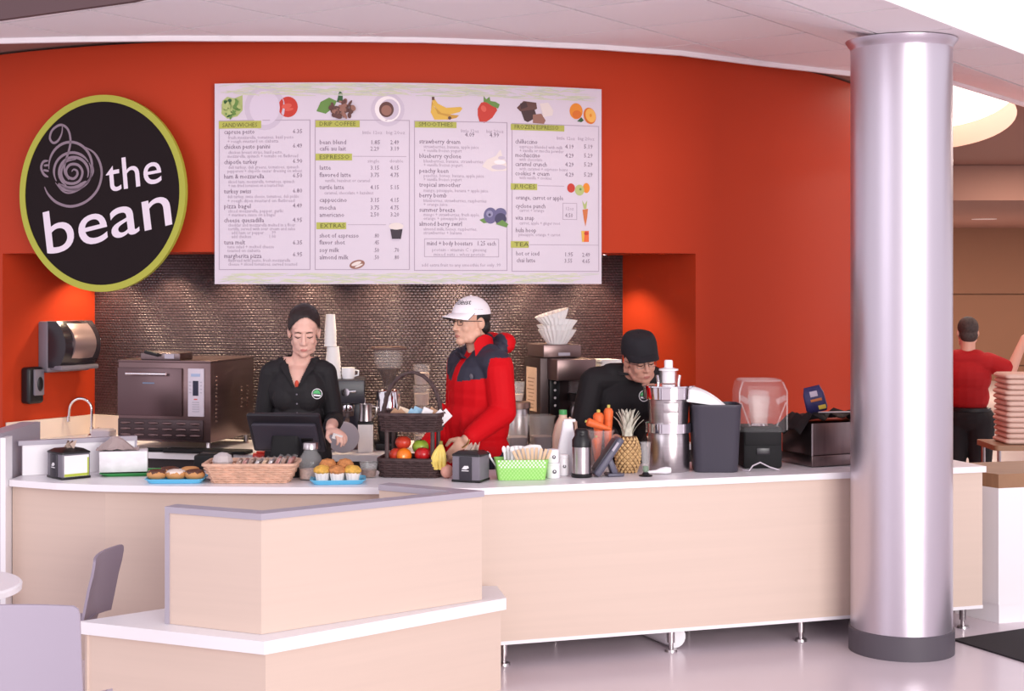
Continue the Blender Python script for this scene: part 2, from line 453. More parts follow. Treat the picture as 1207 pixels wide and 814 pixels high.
for k, (x, y) in enumerate(((6.2, 12.2), (9.0, 15.5), (6.0, 17.0), (12.0, 12.0))):  # unseen downlights added to brighten the dark hall
    t = thing('hall_downlight_or_fill', 'added fill lamp in the taupe hall ceiling, ' + ('nearest the oval light', 'between the oval light and the soffit', 'just before the soffit', 'far right')[k], 'downlight', (x, y, FZ), 0)
    mb = MB(); mb.lathe([(0.15, -0.004), (0.19, -0.004), (0.19, 0.0), (0.15, 0.0)], seg=24); mb.build('rim', M_wplast, t)
    mb = MB(); mb.lathe([(0.001, -0.003), (0.15, -0.003)], seg=24, caps=False); mb.build('lamp', M_lampwarm, t)
    l = bpy.data.lights.new('hall_fill_lamp', 'AREA'); l.shape = 'DISK'; l.size = 0.3; l.energy = 55; l.color = (1.0, 0.82, 0.68)
    o = bpy.data.objects.new('hall_fill_lamp', l); COL.objects.link(o); o.parent = t; o.location = (0, 0, -0.01)

# ---------------------------------------------------------------- column
cx, cy, cr = 1.94, 7.61, 0.252
M_col = mat('brushed_aluminium_column', (206, 198, 208), 0.33, metal=0.9, aniso=0.0)
t = thing('column', 'tall round brushed metal column standing in front of the counter', 'column', (cx, cy, 0))
zt = ceil_z(cx, cy) - 0.005
mb = MB(); mb.lathe([(cr - 0.004, 0.10), (cr - 0.004, zt - 0.02)], seg=72, caps=False); mb.build('shaft', M_col, t)
mb = MB(); mb.lathe([(cr - 0.02, 0), (cr + 0.006, 0), (cr + 0.006, 0.115), (cr - 0.003, 0.118), (cr - 0.02, 0.118)], seg=72); mb.build('base_collar', mat('dark_grey_rubber', (82, 76, 84), 0.5), t)
mb = MB(); mb.lathe([(cr - 0.004, zt - 0.045), (cr + 0.002, zt - 0.03), (cr + 0.022, zt - 0.004), (cr + 0.022, zt), (cr - 0.02, zt)], seg=72); mb.build('top_rim', M_col, t)

# ---------------------------------------------------------------- counters
TZ = 0.86
CF = [(-2.47, 7.5), (-2.2, 7.375), (-1.96, 7.31), (-1.63, 7.265), (-1.1, 7.235), (-0.6, 7.222), (-0.142, 7.2), (2.5, 8.05)]
CB = [(2.30, 8.67), (-0.25, 7.86), (-0.6, 7.86), (-1.63, 7.93), (-1.9, 7.98), (-2.45, 8.1)]
mb = MB(); mb.prism(CF + CB, TZ - 0.032, TZ)
mb.build('worktop', M_white, smooth=False, label='long white worktop running the length of the serving counter', cat='worktop')
def inset(p, d):      # move a plan point towards the staff side
    return (p[0] - 0.306 * d, p[1] + 0.952 * d)
# right-hand unit
t = thing('serving_counter', 'long maple fronted serving counter on steel legs behind the column', 'counter', (0, 0, 0))
a = Vector((-0.142, 7.2)); b = Vector((2.5, 8.05)); dr = (b - a).normalized(); nn = Vector((-dr.y, dr.x))
def along(s, d): p = a + dr * s + nn * d; return (p.x, p.y)
L = (b - a).length
mb = MB(); mb.prism([along(0.0, 0.02), along(L - 0.01, 0.02), along(L - 0.01, 0.045), along(0.0, 0.045)], 0.125, TZ - 0.033); mb.build('front_panel', M_maple, t, smooth=False)
mb = MB(); mb.prism([along(0.0, 0.018), along(L - 0.008, 0.018), along(L - 0.008, 0.047), along(0.0, 0.047)], 0.108, 0.125); mb.build('bottom_strip', M_white, t, smooth=False)
mb = MB(); mb.prism([along(L - 0.035, 0.045), along(L - 0.01, 0.045), along(L - 0.01, 0.6), along(L - 0.035, 0.6)], 0.108, TZ - 0.033); mb.build('end_panel', M_maple, t, smooth=False)
mb = MB(); mb.prism([along(0.02, 0.05), along(L - 0.04, 0.05), along(L - 0.04, 0.6), along(0.02, 0.6)], 0.11, 0.13); mb.build('bottom_board', M_white, t, smooth=False)
mb = MB(); mb.prism([along(0.02, 0.58), along(L - 0.04, 0.58), along(L - 0.04, 0.6), along(0.02, 0.6)], 0.13, TZ - 0.033); mb.build('back_panel', M_white, t, smooth=False)
mb = MB(); mb.prism([along(0.02, 0.61), along(L - 0.04, 0.61), along(L - 0.04, 0.63), along(0.02, 0.63)], 0.0, TZ - 0.033); mb.build('under_counter_shade', mat('charcoal_shade', (70, 64, 70), 0.6), t, smooth=False)  # dark board added for the shade under the counter; blocks the red reflection
leg = MB(); leg.lathe([(0.019, 0.108), (0.019, 0.045), (0.012, 0.045), (0.012, 0.014), (0.03, 0.012), (0.032, 0.0)][::-1], seg=18)
first = None
for s_, d_ in ((0.13, 0.07), (1.0, 0.07), (1.72, 0.07), (2.42, 0.07), (0.55, 0.52), (1.3, 0.52), (2.0, 0.52), (2.68, 0.52), (2.68, 0.07)):
    x, y = along(s_, d_)
    if first is None: first = leg.build('leg', M_steel, t, loc=(x, y, 0))
    else:
        o = first.copy(); COL.objects.link(o); o.location = (x, y, 0)
# left-hand unit
t = thing('serving_counter', 'maple fronted end of the serving counter behind the grey chairs', 'counter', (0, 0, 0))
def off(pts, d): return [(p[0], p[1] + d) for p in pts]
for pts in (CF[0:3], [CF[2], (-0.16, 7.205)]):
    mb = MB()
    pp = [pts[0], pts[-1]]
    mb.prism(off(pp, 0.05) + off(pp, 0.075)[::-1], 0.0, TZ - 0.033); mb.build('front_panel', M_maple, t, smooth=False)
t = thing('end_panel', 'grey end panel with white edge post at the far end of the counter', 'panel', (0, 0, 0))
mb = MB(); mb.prism([(-2.50, 7.46), (-2.474, 7.46), (-2.474, 7.56), (-2.50, 7.56)], 0, 1.07); mb.build('edge_post', M_white, t, smooth=False)
mb = MB(); mb.prism([(-2.60, 7.46), (-2.502, 7.465), (-2.502, 8.1), (-2.60, 8.1)], 0, 1.09); mb.build('side_board', M_edge, t, smooth=False)
# upstand screen at the end of the worktop
t = thing('counter_screen', 'white upstand screen with grey cap at the end of the worktop', 'screen', (0, 0, 0))
p0 = Vector((-2.47, 7.64)); p1 = Vector((-1.94, 7.9)); dd = (p1 - p0).normalized(); pn = Vector((-dd.y, dd.x)) * 0.03
def quad(p0, p1, pn): return [tuple(p0), tuple(p1), tuple(p1 + pn), tuple(p0 + pn)]
mb = MB(); mb.prism(quad(p0 + dd * 0.02, p1 - dd * 0.012, pn), TZ + 0.001, 1.012); mb.build('panel', M_white, t, smooth=False)
mb = MB(); mb.prism(quad(p0 - pn * 0.15, p1 - pn * 0.15, pn * 1.3), 1.012, 1.035); mb.build('cap', M_edge, t, smooth=False)
mb = MB(); mb.prism(quad(p1 - dd * 0.012 - pn * 0.1, p1 - pn * 0.1, pn * 1.2), TZ + 0.001, 1.012); mb.build('end_strip', M_edge, t, smooth=False)

# back counter ring in the recess
RB = 3.87
mb = MB(); n = 40; rr = []
for i in range(n + 1):
    a_ = AL + 0.004 + (AR - AL - 0.008) * i / n; rr.append([ring(a_, RB, TZ - 0.035), ring(a_, RB, TZ), ring(a_, NR + 0.001, TZ), ring(a_, NR + 0.001, TZ - 0.035)])
mb.loft(rr); mb.build('back_worktop', M_white, label='curved white worktop along the tiled recess', cat='worktop')
t = thing('back_cabinet', 'dark base cabinet under the curved back worktop', 'cabinet', (0, 0, 0))
nd = 6
for k in range(nd):
    a0 = AL + 0.01 + (AR - AL - 0.02) * k / nd; a1 = AL + 0.01 + (AR - AL - 0.02) * (k + 1) / nd - 0.003
    mb = MB(); rr = []
    for i in range(7):
        a_ = a0 + (a1 - a0) * i / 6; rr.append([ring(a_, RB - 0.03, 0.1), ring(a_, RB - 0.03, TZ - 0.04), ring(a_, RB - 0.06, TZ - 0.04), ring(a_, RB - 0.06, 0.1)])
    mb.loft(rr); mb.build('door', mat('dark_cabinet', (54, 46, 48), 0.5), t)
mb = MB(); rr = []
for i in range(31):
    a_ = AL + 0.01 + (AR - AL - 0.02) * i / 30; rr.append([ring(a_, RB - 0.065, 0.0), ring(a_, RB - 0.065, TZ - 0.036), ring(a_, NR + 0.005, TZ - 0.036), ring(a_, NR + 0.005, 0)])
mb.loft(rr); mb.build('carcass', MATS['dark_cabinet'], t)
# cream splashback at the sink end
mb = MB(); rr = []
for i in range(9):
    a_ = AL + 0.006 + 0.17 * i / 8; rr.append([ring(a_, NR + 0.03, TZ + 0.001), ring(a_, NR + 0.03, TZ + 0.12), ring(a_, NR + 0.002, TZ + 0.12), ring(a_, NR + 0.002, TZ + 0.001)])
rr = [[ring(AL + 0.004, WR - 0.02, TZ + 0.001), ring(AL + 0.004, WR - 0.02, TZ + 0.12), ring(AL + 0.001, WR - 0.02, TZ + 0.12), ring(AL + 0.001, WR - 0.02, TZ + 0.001)]] + [
      [ring(AL + 0.012, NR + 0.03, TZ + 0.001), ring(AL + 0.012, NR + 0.03, TZ + 0.12), ring(AL + 0.001, NR + 0.002, TZ + 0.12), ring(AL + 0.001, NR + 0.002, TZ + 0.001)]] + rr[1:]
mb.loft(rr); mb.build('splashback', M_cream, smooth=False, label='low cream splashback behind the sink tap', cat='splashback')

# ---------------------------------------------------------------- low partition and ledge bench
PZ = 0.90
LP = Vector((-1.42, 6.34)); KP = Vector((-1.01, 6.15)); RP = Vector((-0.134, 6.82)); EP = Vector((-0.575, 7.09))
def wallseg(p, q, th, z0, z1, side=1):
    d = (q - p).normalized(); n_ = Vector((-d.y, d.x)) * th * side
    return [tuple(p), tuple(q), tuple(q + n_), tuple(p + n_)]
def miter(path, th):
    out = []
    for i, p in enumerate(path):
        d0 = (p - path[i - 1]).normalized() if i > 0 else None
        d1 = (path[i + 1] - p).normalized() if i < len(path) - 1 else None
        if d0 is None: d0 = d1
        if d1 is None: d1 = d0
        n0 = Vector((-d0.y, d0.x)); n1 = Vector((-d1.y, d1.x)); m_ = n0 + n1; m_.normalize()
        out.append(p + m_ * (th / max(0.35, m_.dot(n0))))
    return out
LZ = 0.413
t = thing('low_partition', 'angled low maple partition with grey cap in the foreground', 'partition', (0, 0, 0))
path = [LP, KP, RP, EP]; inn = miter(path, 0.07)
for i in range(3):
    mb = MB(); mb.prism([tuple(path[i]), tuple(path[i + 1]), tuple(inn[i + 1]), tuple(inn[i])], LZ + 0.001, PZ - 0.026); mb.build('panel', M_maple, t, smooth=False)
po = miter(path, -0.006); pi_ = miter(path, 0.076)
mb = MB(); mb.prism([tuple(p) for p in po] + [tuple(p) for p in pi_][::-1], PZ - 0.026, PZ); mb.build('cap', M_edge, t, smooth=False)
d = (KP - LP).normalized(); n_ = Vector((-d.y, d.x))
mb = MB(); mb.prism([tuple(LP - d * 0.022 - n_ * 0.006), tuple(LP - n_ * 0.006), tuple(LP + n_ * 0.076), tuple(LP - d * 0.022 + n_ * 0.076)], LZ + 0.001, PZ); mb.build('end_trim', M_edge, t, smooth=False)
t = thing('ledge_bench', 'low maple bench base with thick white ledge top in the foreground', 'bench', (0, 0, 0))
Lq = [(-1.815, 6.39), (-0.978, 6.03), (-0.026, 6.86), (-0.07, 7.13), (-1.3, 7.15), (-1.50, 6.65)]
mb = MB(); mb.prism(Lq, LZ - 0.052, LZ); mb.build('ledge_top', M_white, t, smooth=False)
lo = [(-1.79, 6.40), (-0.977, 6.055), (-0.05, 6.866)]
for i in range(2):
    p, q = Vector(lo[i]), Vector(lo[i + 1]); mb = MB(); mb.prism(wallseg(p, q, 0.03, 0, 0), 0, LZ - 0.053); mb.build('front_panel', M_maple, t, smooth=False)
for p, q in (((-0.05, 6.866), (-0.08, 7.11)), ((-0.08, 7.11), (-1.29, 7.13)), ((-1.29, 7.13), (-1.48, 6.66)), ((-1.48, 6.66), (-1.79, 6.40))):
    mb = MB(); mb.prism(wallseg(Vector(p), Vector(q), 0.02, 0, 0), 0, LZ - 0.053); mb.build('side_panel', M_maple, t, smooth=False)
# ================================================================ ROUND SIGN
sa, sD = ray_ring(128, WR)
SX, SY, _ = ring(sa, WR + 0.055)
SZ = CAMZ + (HY - 228) / F * SY
sign = thing('round_sign', 'round black wall sign with lime rim and white lettering', 'sign', (SX, SY, SZ), 0)
nrm2 = Vector((math.sin(sa), -math.cos(sa))); sign.rotation_euler = (0, 0, sa)      # local -Y faces out
SR = 0.562
def sign_pt(px, py):         # image point -> plane of the sign
    k = (px - CX) / F
    # line (kD, D); plane through (SX, SY) with direction (cos sa, sin sa)
    c, s = math.cos(sa), math.sin(sa)
    D = (SX * s - SY * c) / (k * s - c)
    u = (k * D - SX) * c + (D - SY) * s
    return u, CAMZ + (HY - py) / F * D - SZ
face = [(SR - 0.032) * 1.0]
Mx = Matrix.Rotation(R(90), 4, 'X')
mb = MB(); mb.lathe([(0.001, 0.0), (SR, 0.0), (SR, 0.018), (0.001, 0.018)], seg=96, M=Mx, caps=False)
mb.build('disc', mat('sign_black', (30, 21, 23), 0.6, spec=0.15), sign)
mb = MB(); mb.lathe([(SR - 0.036, 0.016), (SR - 0.036, 0.022), (SR + 0.003, 0.022), (SR + 0.003, -0.002)], seg=96, M=Mx, caps=False)
mb.build('rim', mat('lime_rim', (170, 172, 62), 0.5), sign)
mb = MB(); mb.lathe([(0.10, -0.06), (0.10, 0.0)], seg=24, M=Mx); mb.build('standoff', M_black, sign)
M_sletter = mat('sign_white', (226, 214, 226), 0.5)
def sign_text(body, p0, p1, size, name):
    u0, v0 = sign_pt(*p0); u1, v1 = sign_pt(*p1)
    vv, ff = text_polys(body, 1.0, res=6, bold=0.004)
    xs = [v[0] for v in vv]; w = max(xs) - min(xs); x0 = min(xs)
    Lr = math.hypot(u1 - u0, v1 - v0); ca, sn = (u1 - u0) / Lr, (v1 - v0) / Lr
    mb = MB()
    pts = []
    for x, y, z in vv:
        X = (x - x0) / w * Lr; Y = y * size
        pts.append((u0 + X * ca - Y * sn * 0.7, -0.0205, v0 + X * sn + Y * ca))
    mb.add(pts, ff); mb.build(name, M_sletter, sign, smooth=False)
sign_text('the', (129, 226.5), (193.5, 214.5), 0.262, 'lettering')
sign_text('bean', (58.5, 300), (205.5, 264), 0.365, 'lettering')
# swirl: ribbons
def zs(x, y): return sign_pt(x / 3.131, 90 + y / 3.131)
def smooth_path(pts, n=8):
    out = []
    for i in range(len(pts) - 1):
        p0 = pts[max(i - 1, 0)]; p1 = pts[i]; p2 = pts[i + 1]; p3 = pts[min(i + 2, len(pts) - 1)]
        for k in range(n):
            t = k / n
            out.append(tuple(0.5 * ((2 * p1[d]) + (-p0[d] + p2[d]) * t + (2 * p0[d] - 5 * p1[d] + 4 * p2[d] - p3[d]) * t * t + (-p0[d] + 3 * p1[d] - 3 * p2[d] + p3[d]) * t ** 3) for d in range(len(p1))))
    out.append(pts[-1]); return out
def arcp(cx, cy, rx, ry, a0, a1, n=24): return [(cx + rx * math.cos(R(a0 + (a1 - a0) * i / n)), cy + ry * math.sin(R(a0 + (a1 - a0) * i / n))) for i in range(n + 1)]
strokes = [
    (smooth_path([(238, 178), (236, 210), (222, 238), (204, 246), (192, 228), (202, 198), (232, 180), (258, 196), (268, 235), (262, 275), (248, 320), (246, 355), (262, 382)]), 4.5),
    (arcp(268, 335, 80, 92, 175, 400), 5.0),
    (smooth_path([(322, 262), (356, 284), (378, 325), (382, 372), (364, 424), (322, 464), (268, 480), (218, 466), (186, 436), (172, 408)]), 5.0),
    (arcp(275, 352, 68, 70, 150, 330), 5.0), (arcp(277, 352, 68, 66, -30, 140), 4.0),
    (arcp(280, 355, 54, 56, 120, 380), 5.5),
    (smooth_path([(272, 352), (280, 344), (292, 350), (292, 366), (278, 378), (258, 370), (252, 346), (268, 326), (296, 328), (312, 352), (302, 384), (276, 396), (246, 388), (234, 356), (250, 318), (288, 306)]), 5.0),
    (smooth_path([(222, 398), (244, 412), (272, 416), (300, 408), (326, 388)]), 10.0),
    (smooth_path([(212, 392), (240, 424), (270, 430), (310, 410), (350, 360), (348, 320)]), 3.0),
    (smooth_path([(186, 312), (168, 316), (160, 338), (170, 362), (186, 372)]), 5.0),
    (smooth_path([(186, 328), (170, 330)]), 4.0), (smooth_path([(188, 350), (168, 346)]), 4.0)]
mb = MB()
for pts, w in strokes:
    P = [Vector((*zs(*p),)) for p in pts]; wd = w / 3.131 / F * SY
    n = len(P); L_, R_ = [], []
    for i in range(n):
        tt = (P[min(i + 1, n - 1)] - P[max(i - 1, 0)]).normalized(); q = Vector((-tt.y, tt.x)) * wd
        e = min(1.0, 0.35 + 4 * min(i, n - 1 - i) / n)
        L_.append((P[i].x + q.x * e, -0.0198, P[i].y + q.y * e)); R_.append((P[i].x - q.x * e, -0.0198, P[i].y - q.y * e))
    mb.add(L_ + R_, [(i, i + 1, n + i + 1, n + i) for i in range(n - 1)])
mb.build('swirl', mat('sign_mauve', (134, 116, 128), 0.5), sign, smooth=False, kind='stuff')

# ================================================================ MENU BOARD (bent to the wall)
BRr = WR + 0.04
def bpx(px, py):
    a, D = ray_ring(px, BRr); return a * BRr, CAMZ + (HY - py) / F * D
def bent(u, v, o=0.0):
    a = u / BRr; return ring(a, BRr + o, v)
U0 = bpx(253, 200)[0]; U1 = bpx(709, 200)[0]; V0 = 1.818; V1 = 2.948
def bxy(px, py):   # image -> board, with the board's own straight rows: row taken relative to its bent top and bottom
    u, v = bpx(px, py); return u, v
menu = thing('menu_board', 'wide white printed menu board on the curved orange wall', 'menu board', ring((U0 + U1) / 2 / BRr, BRr, V0))
mo = Vector(menu.location)
class BB(MB):
    def pv(s, pts, fs, o, mi=0): s.add([tuple(Vector(bent(u, v, o)) - mo) for u, v in pts], fs, mi)
    def rect(s, u0, v0, u1, v1, o, mi=0, n=None):
        n = n or max(1, int(abs(u1 - u0) / 0.06)); pts = []
        for i in range(n + 1):
            u = u0 + (u1 - u0) * i / n; pts += [(u, v0), (u, v1)]
        s.pv(pts, [(2 * i, 2 * i + 2, 2 * i + 3, 2 * i + 1) for i in range(n)], o, mi)
    def poly(s, pts, o, mi=0): s.pv(pts, [tuple(range(len(pts)))], o, mi)
    def disc(s, u, v, ru, rv, o, mi=0, n=24, rot=0.0):
        c, sn = math.cos(R(rot)), math.sin(R(rot)); P = []
        for i in range(n):
            x, y = ru * math.cos(2 * PI * i / n), rv * math.sin(2 * PI * i / n); P.append((u + x * c - y * sn, v + x * sn + y * c))
        s.poly(P, o, mi)
    def frame(s, u0, v0, u1, v1, w, o, mi=0):
        s.rect(u0, v0, u1, v0 + w, o, mi); s.rect(u0, v1 - w, u1, v1, o, mi); s.rect(u0, v0, u0 + w, v1, o, mi, 1); s.rect(u1 - w, v0, u1, v1, o, mi, 1)
    def text(s, body, u, v, size, o, mi=0, align='LEFT', sx=1.0, maxw=None, res=1, bold=0.0):
        vv, ff = text_polys(body, size, align, res, bold=bold)
        if not vv: return
        xs = [p[0] for p in vv]
        if maxw: sx = maxw / (max(xs) - min(xs))
        s.pv([(u + p[0] * sx, v + p[1]) for p in vv], ff, o, mi)
mb = BB(); n = 40; rr = []
for i in range(n + 1):
    u = U0 + (U1 - U0) * i / n
    rr.append([tuple(Vector(bent(u, v, o)) - mo) for v, o in ((V0, 0), (V1, 0), (V1, -0.03), (V0, -0.03))])
mb.loft(rr); M_board = mat('menu_white', (214, 203, 214), 0.55)
mb.build('backing', M_board, menu)
# printed sketchy band at top and bottom
M_band1 = mat('print_pale_green', (206, 208, 178), 0.6, vary=0.0); M_band2 = mat('print_grey_green', (196, 200, 186), 0.6); M_line = mat('print_mauve_line', (176, 160, 176), 0.6)
rnd = random.Random(3)
mb = BB()
for v0, v1, cnt in ((V1 - 0.075, V1 - 0.004, 300), (V0 + 0.004, V0 + 0.062, 220)):
    for k in range(cnt):
        u = U0 + 0.02 + (U1 - U0 - 0.16) * rnd.random(); v = v0 + (v1 - v0) * rnd.random(); w = 0.05 + 0.09 * rnd.random(); h = 0.03 * (rnd.random() - 0.5); th = 0.003 + 0.005 * rnd.random()
        mid = (h * 0.5 + 0.012 * (rnd.random() - 0.5))
        P = [(u, v), (u + w * 0.5, v + mid), (u + w, v + h)]
        P = [(a, min(max(b, v0), v1 - th)) for a, b in P]
        mb.pv([P[0], P[1], P[2], (P[2][0], P[2][1] + th * 0.4), (P[1][0], P[1][1] + th), (P[0][0], P[0][1] + th * 0.4)], [(0, 1, 4, 5), (1, 2, 3, 4)], 0.0015 + 0.00004 * (k % 12), rnd.choice((0, 0, 1)))
mb.build('printed_border', [M_band1, M_band2], menu, smooth=False, kind='stuff')
# four ruled panels
PB = [(258, 142, 366, 318), (371, 141, 483, 318), (488, 142, 598, 319), (603, 145, 706, 320)]
for (x0, y0, x1, y1) in PB:
    a0, b1 = bxy(x0, y0); a1, _ = bxy(x1, y0); _, b0 = bxy(x0, y1)
    mb = BB(); mb.frame(a0, b0, a1, b1, 0.0045, 0.0016); mb.build('panel_outline', M_line, menu, smooth=False)
M_strip = mat('print_lime_strip', (178, 180, 84), 0.6); M_ink = mat('print_ink', (126, 108, 126), 0.6); M_ink2 = mat('print_grey_ink', (176, 160, 176), 0.6); M_head = mat('print_heading_ink', (92, 92, 40), 0.6)
heads = [('SANDWICHES', 258, 143, 308, 151), ('DRIP COFFEE', 372, 142, 424, 150), ('ESPRESSO', 372, 181, 415, 189), ('EXTRAS', 373, 262, 408, 270),
         ('SMOOTHIES', 489, 143, 538, 151), ('FROZEN ESPRESSO', 602, 146, 665, 155), ('JUICES', 602, 216, 633, 224), ('TEA', 602, 284, 623, 292)]
for tx, x0, y0, x1, y1 in heads:
    a0, b1 = bxy(x0, y0); a1, b0 = bxy(x1, y1)
    mb = BB(); mb.rect(a0, b0, a1, b1, 0.0022); hs = mb.build('heading_strip', M_strip, menu, smooth=False)
    mb = BB(); mb.text(tx, a0 + 0.02, b0 + 0.008, 0.034, 0.0030, maxw=(a1 - a0) * 0.82); mb.build('heading', M_head, menu, smooth=False)
mb = BB()
for x0, x1, y in ((416, 479, 184.5), (410, 455, 265), (634, 665, 219), (624, 706, 288.5)):
    a0, b = bxy(x0, y); a1, _ = bxy(x1, y); mb.rect(a0, b, a1, b + 0.003, 0.0018)
for x0, y0, x1, y1 in ((500, 281, 588, 303), (663, 239, 680, 259)):
    a0, b1 = bxy(x0, y0); a1, b0 = bxy(x1, y1); mb.frame(a0, b0, a1, b1, 0.003, 0.0018)
mb.build('rule_line', M_line, menu, smooth=False, kind='stuff')
# items: (text, x, baseline y, width px) ; kinds: 0 dish, 1 description
def column_text(rows, prices):
    mb = BB()
    for body, x, y, w, k in rows:
        u, v = bxy(x, y); u1, _ = bxy(x + w, y)
        mb.text(body, u, v, 0.037 if k == 0 else 0.027, 0.0019, k, maxw=u1 - u, bold=0.0)
    for body, x, y, w in prices:
        u, v = bxy(x, y); u1, _ = bxy(x + w, y); mb.text(body, u, v, 0.034, 0.0019, 0, maxw=u1 - u)
    return mb.build('menu_text', [M_ink, M_ink2], menu, smooth=False, kind='stuff')
c1 = [('caprese pesto', 264, 158, 36, 0), ('fresh mozzarella, tomatoes, basil pesto', 269, 164, 77, 1), ('+ rough mustard on ciabatta', 268, 168.5, 60, 1),
      ('chicken pesto panini', 264, 175.5, 54, 0), ('chicken breast strips, basil pesto,', 269, 181.5, 64, 1), ('mozzarella, spinach + tomato on flatbread', 268, 186, 83, 1),
      ('chipotle turkey', 264, 193.5, 39, 0), ('deli turkey, deli greens, tomatoes, spinach', 269, 199, 83, 1), ('pepperoni + chipotle caesar dressing on wheat', 268, 203.5, 88, 1),
      ('ham & mozzarella', 264, 210.5, 47, 0), ('sliced ham, mozzarella, tomatoes, spinach', 269, 216, 78, 1), ('+ sun dried tomatoes on a toasted bun', 269, 220.5, 65, 1),
      ('turkey swiss', 264, 228, 32, 0), ('deli turkey, swiss cheese, tomatoes, deli pickle', 268, 233.5, 84, 1), ('+ rough dijon mustard on flatbread', 268, 238.5, 79, 1),
      ('pizza bagel', 264, 245.5, 31, 0), ('sliced mozzarella, pepper, garlic', 269, 250.5, 65, 1), ('+ marinara sauce on a bagel', 269, 255, 55, 1),
      ('cheese quesadilla', 264, 262, 47, 0), ('cheddar and mozzarella melted in a flour', 269, 267, 79, 1), ('tortilla, served with sour cream and salsa', 269, 271.5, 79, 1), ('add ham or pepper      .99', 273, 276, 52, 1), ('add chicken               1.00', 273, 280.5, 52, 1),
      ('tuna melt', 264, 288, 25, 0), ('tuna salad + melted cheese', 268, 292.5, 55, 1), ('toasted on ciabatta', 268, 297, 39, 1),
      ('margherita pizza', 264, 304, 44, 0), ('flatbread with pesto, fresh mozzarella', 269, 308.5, 73, 1), ('cheese + sliced tomatoes, served toasted', 269, 313, 81, 1)]
column_text(c1, [(p, 345, y, 11) for p, y in (('6.35', 157), ('6.49', 174), ('6.90', 192), ('6.50', 209), ('6.80', 227), ('4.49', 244.5), ('4.95', 261.5), ('6.35', 288), ('6.95', 302))])
c2 = [('little 12oz', 427, 158, 23, 1), ('big 20oz', 455, 158, 22, 1), ('bean blend', 376.5, 170, 31, 0), ('café au lait', 376.5, 177.5, 31, 0), ('single', 433, 191.5, 14, 1), ('double', 459, 191.5, 16, 1),
      ('latte', 376.5, 200, 13, 0), ('flavored latte', 376.5, 208.5, 37, 0), ('vanilla, hazelnut or caramel', 383, 214.5, 53, 1), ('turtle latte', 376.5, 223, 29, 0), ('caramel, chocolate + hazelnut', 382, 229, 58, 1),
      ('cappuccino', 376.5, 238, 32, 0), ('mocha', 376.5, 247, 19, 0), ('americano', 376.5, 255.5, 29, 0), ('shot of espresso', 376.5, 280, 46, 0), ('flavor shot', 376.5, 288, 30, 0), ('soy milk', 376.5, 297, 23, 0), ('almond milk', 376.5, 305.5, 34, 0)]
pr = []
for y, a_, b_ in ((170, '1.85', '2.49'), (177.5, '2.29', '3.19'), (200, '3.15', '4.15'), (208.5, '3.75', '4.75'), (223, '4.15', '5.15'), (238, '3.15', '4.15'), (247, '3.75', '4.75'), (255, '2.50', '3.20')):
    pr += [(a_, 436.5, y, 10), (b_, 460, y, 10)]
for y, a_, b_ in ((280, '.80', ''), (288, '.45', ''), (297, '.50', '.70'), (305.5, '.50', '.80')):
    pr.append((a_, 440.5, y, 6));
    if b_: pr.append((b_, 464, y, 6))
column_text(c2, pr)
c3 = [('little 12oz', 543, 156, 21, 1), ('big 20oz', 573, 156.5, 20, 1), ('strawberry dream', 494, 169, 48, 0), ('strawberries, banana, apple juice', 499, 174.5, 65, 1), ('+ vanilla frozen yogurt', 499, 179, 45, 1),
      ('blueberry cyclone', 494, 186, 49, 0), ('blueberries, banana, strawberries', 499, 191.5, 70, 1), ('+ vanilla frozen yogurt', 499, 196, 46, 1),
      ('peachy keen', 494, 203.5, 34, 0), ('peaches, honey, banana, apple juice', 499, 208.5, 71, 1), ('+ vanilla frozen yogurt', 499, 213, 45, 1),
      ('tropical smoother', 494, 220, 49, 0), ('mango, pineapple, banana + apple juice', 499, 226, 76, 1), ('berry bomb', 494, 232.5, 32, 0), ('blueberries, strawberries, raspberries', 499, 238, 74, 1), ('+ orange juice', 499, 242.5, 28, 1),
      ('summer breeze', 494, 249.5, 42, 0), ('mango + strawberries, fresh apple,', 499, 254.5, 66, 1), ('orange + pineapple juice', 499, 259, 51, 1), ('almond berry swirl', 494, 266, 50, 0), ('almond milk, honey, raspberries,', 499, 271.5, 63, 1), ('strawberries + banana', 499, 276, 45, 1),
      ('mind + body boosters   1.25 each', 503, 289, 81, 0), ('protein - vitamin C - ginseng', 509, 296, 64, 1), ('mixed nuts - whey protein', 511, 301.5, 60, 1), ('add extra fruit to any smoothie for only .99', 497, 314, 93, 1)]
column_text(c3, [('4.09', 548, 161, 11), ('4.99', 577, 161.5, 11)])
c4 = [('little 12oz', 656, 164.5, 21, 1), ('big 20oz', 681, 165, 19, 1), ('chilluccino', 607, 169, 26, 0), ('espresso blended with milk', 612, 174.5, 51, 1), ('+ vanilla or mocha powder', 612, 179, 52, 1),
      ('mochaccino', 607, 185, 29, 0), ('with chocolate', 612, 189.5, 27, 1), ('caramel crunch', 607, 195.5, 37, 0), ('with caramel + espresso beans', 612, 200.5, 57, 1), ('cookies + cream', 607, 206.5, 40, 0), ('with vanilla + cookies', 612, 211, 38, 1),
      ('orange, carrot or apple', 607.5, 235, 56, 0), ('cyclone punch', 607.5, 245, 35, 0), ('carrot + orange', 612, 249.5, 29, 1), ('vita snap', 607.5, 259, 22, 0), ('carrot, apple + ginger root', 612, 264.5, 48, 1), ('hula hoop', 607.5, 273.5, 24, 0), ('pineapple, orange + carrot', 611, 278, 49, 1),
      ('hot or iced', 608, 301, 27, 0), ('chai latte', 608.5, 309, 22, 0), ('12oz', 666, 247.5, 9, 1)]
pr = []
for y, a_, b_ in ((175, '4.19', '5.19'), (185.5, '4.29', '5.29'), (196, '4.29', '5.29'), (208, '4.29', '5.29')): pr += [(a_, 666, y, 10), (b_, 688, y, 10)]
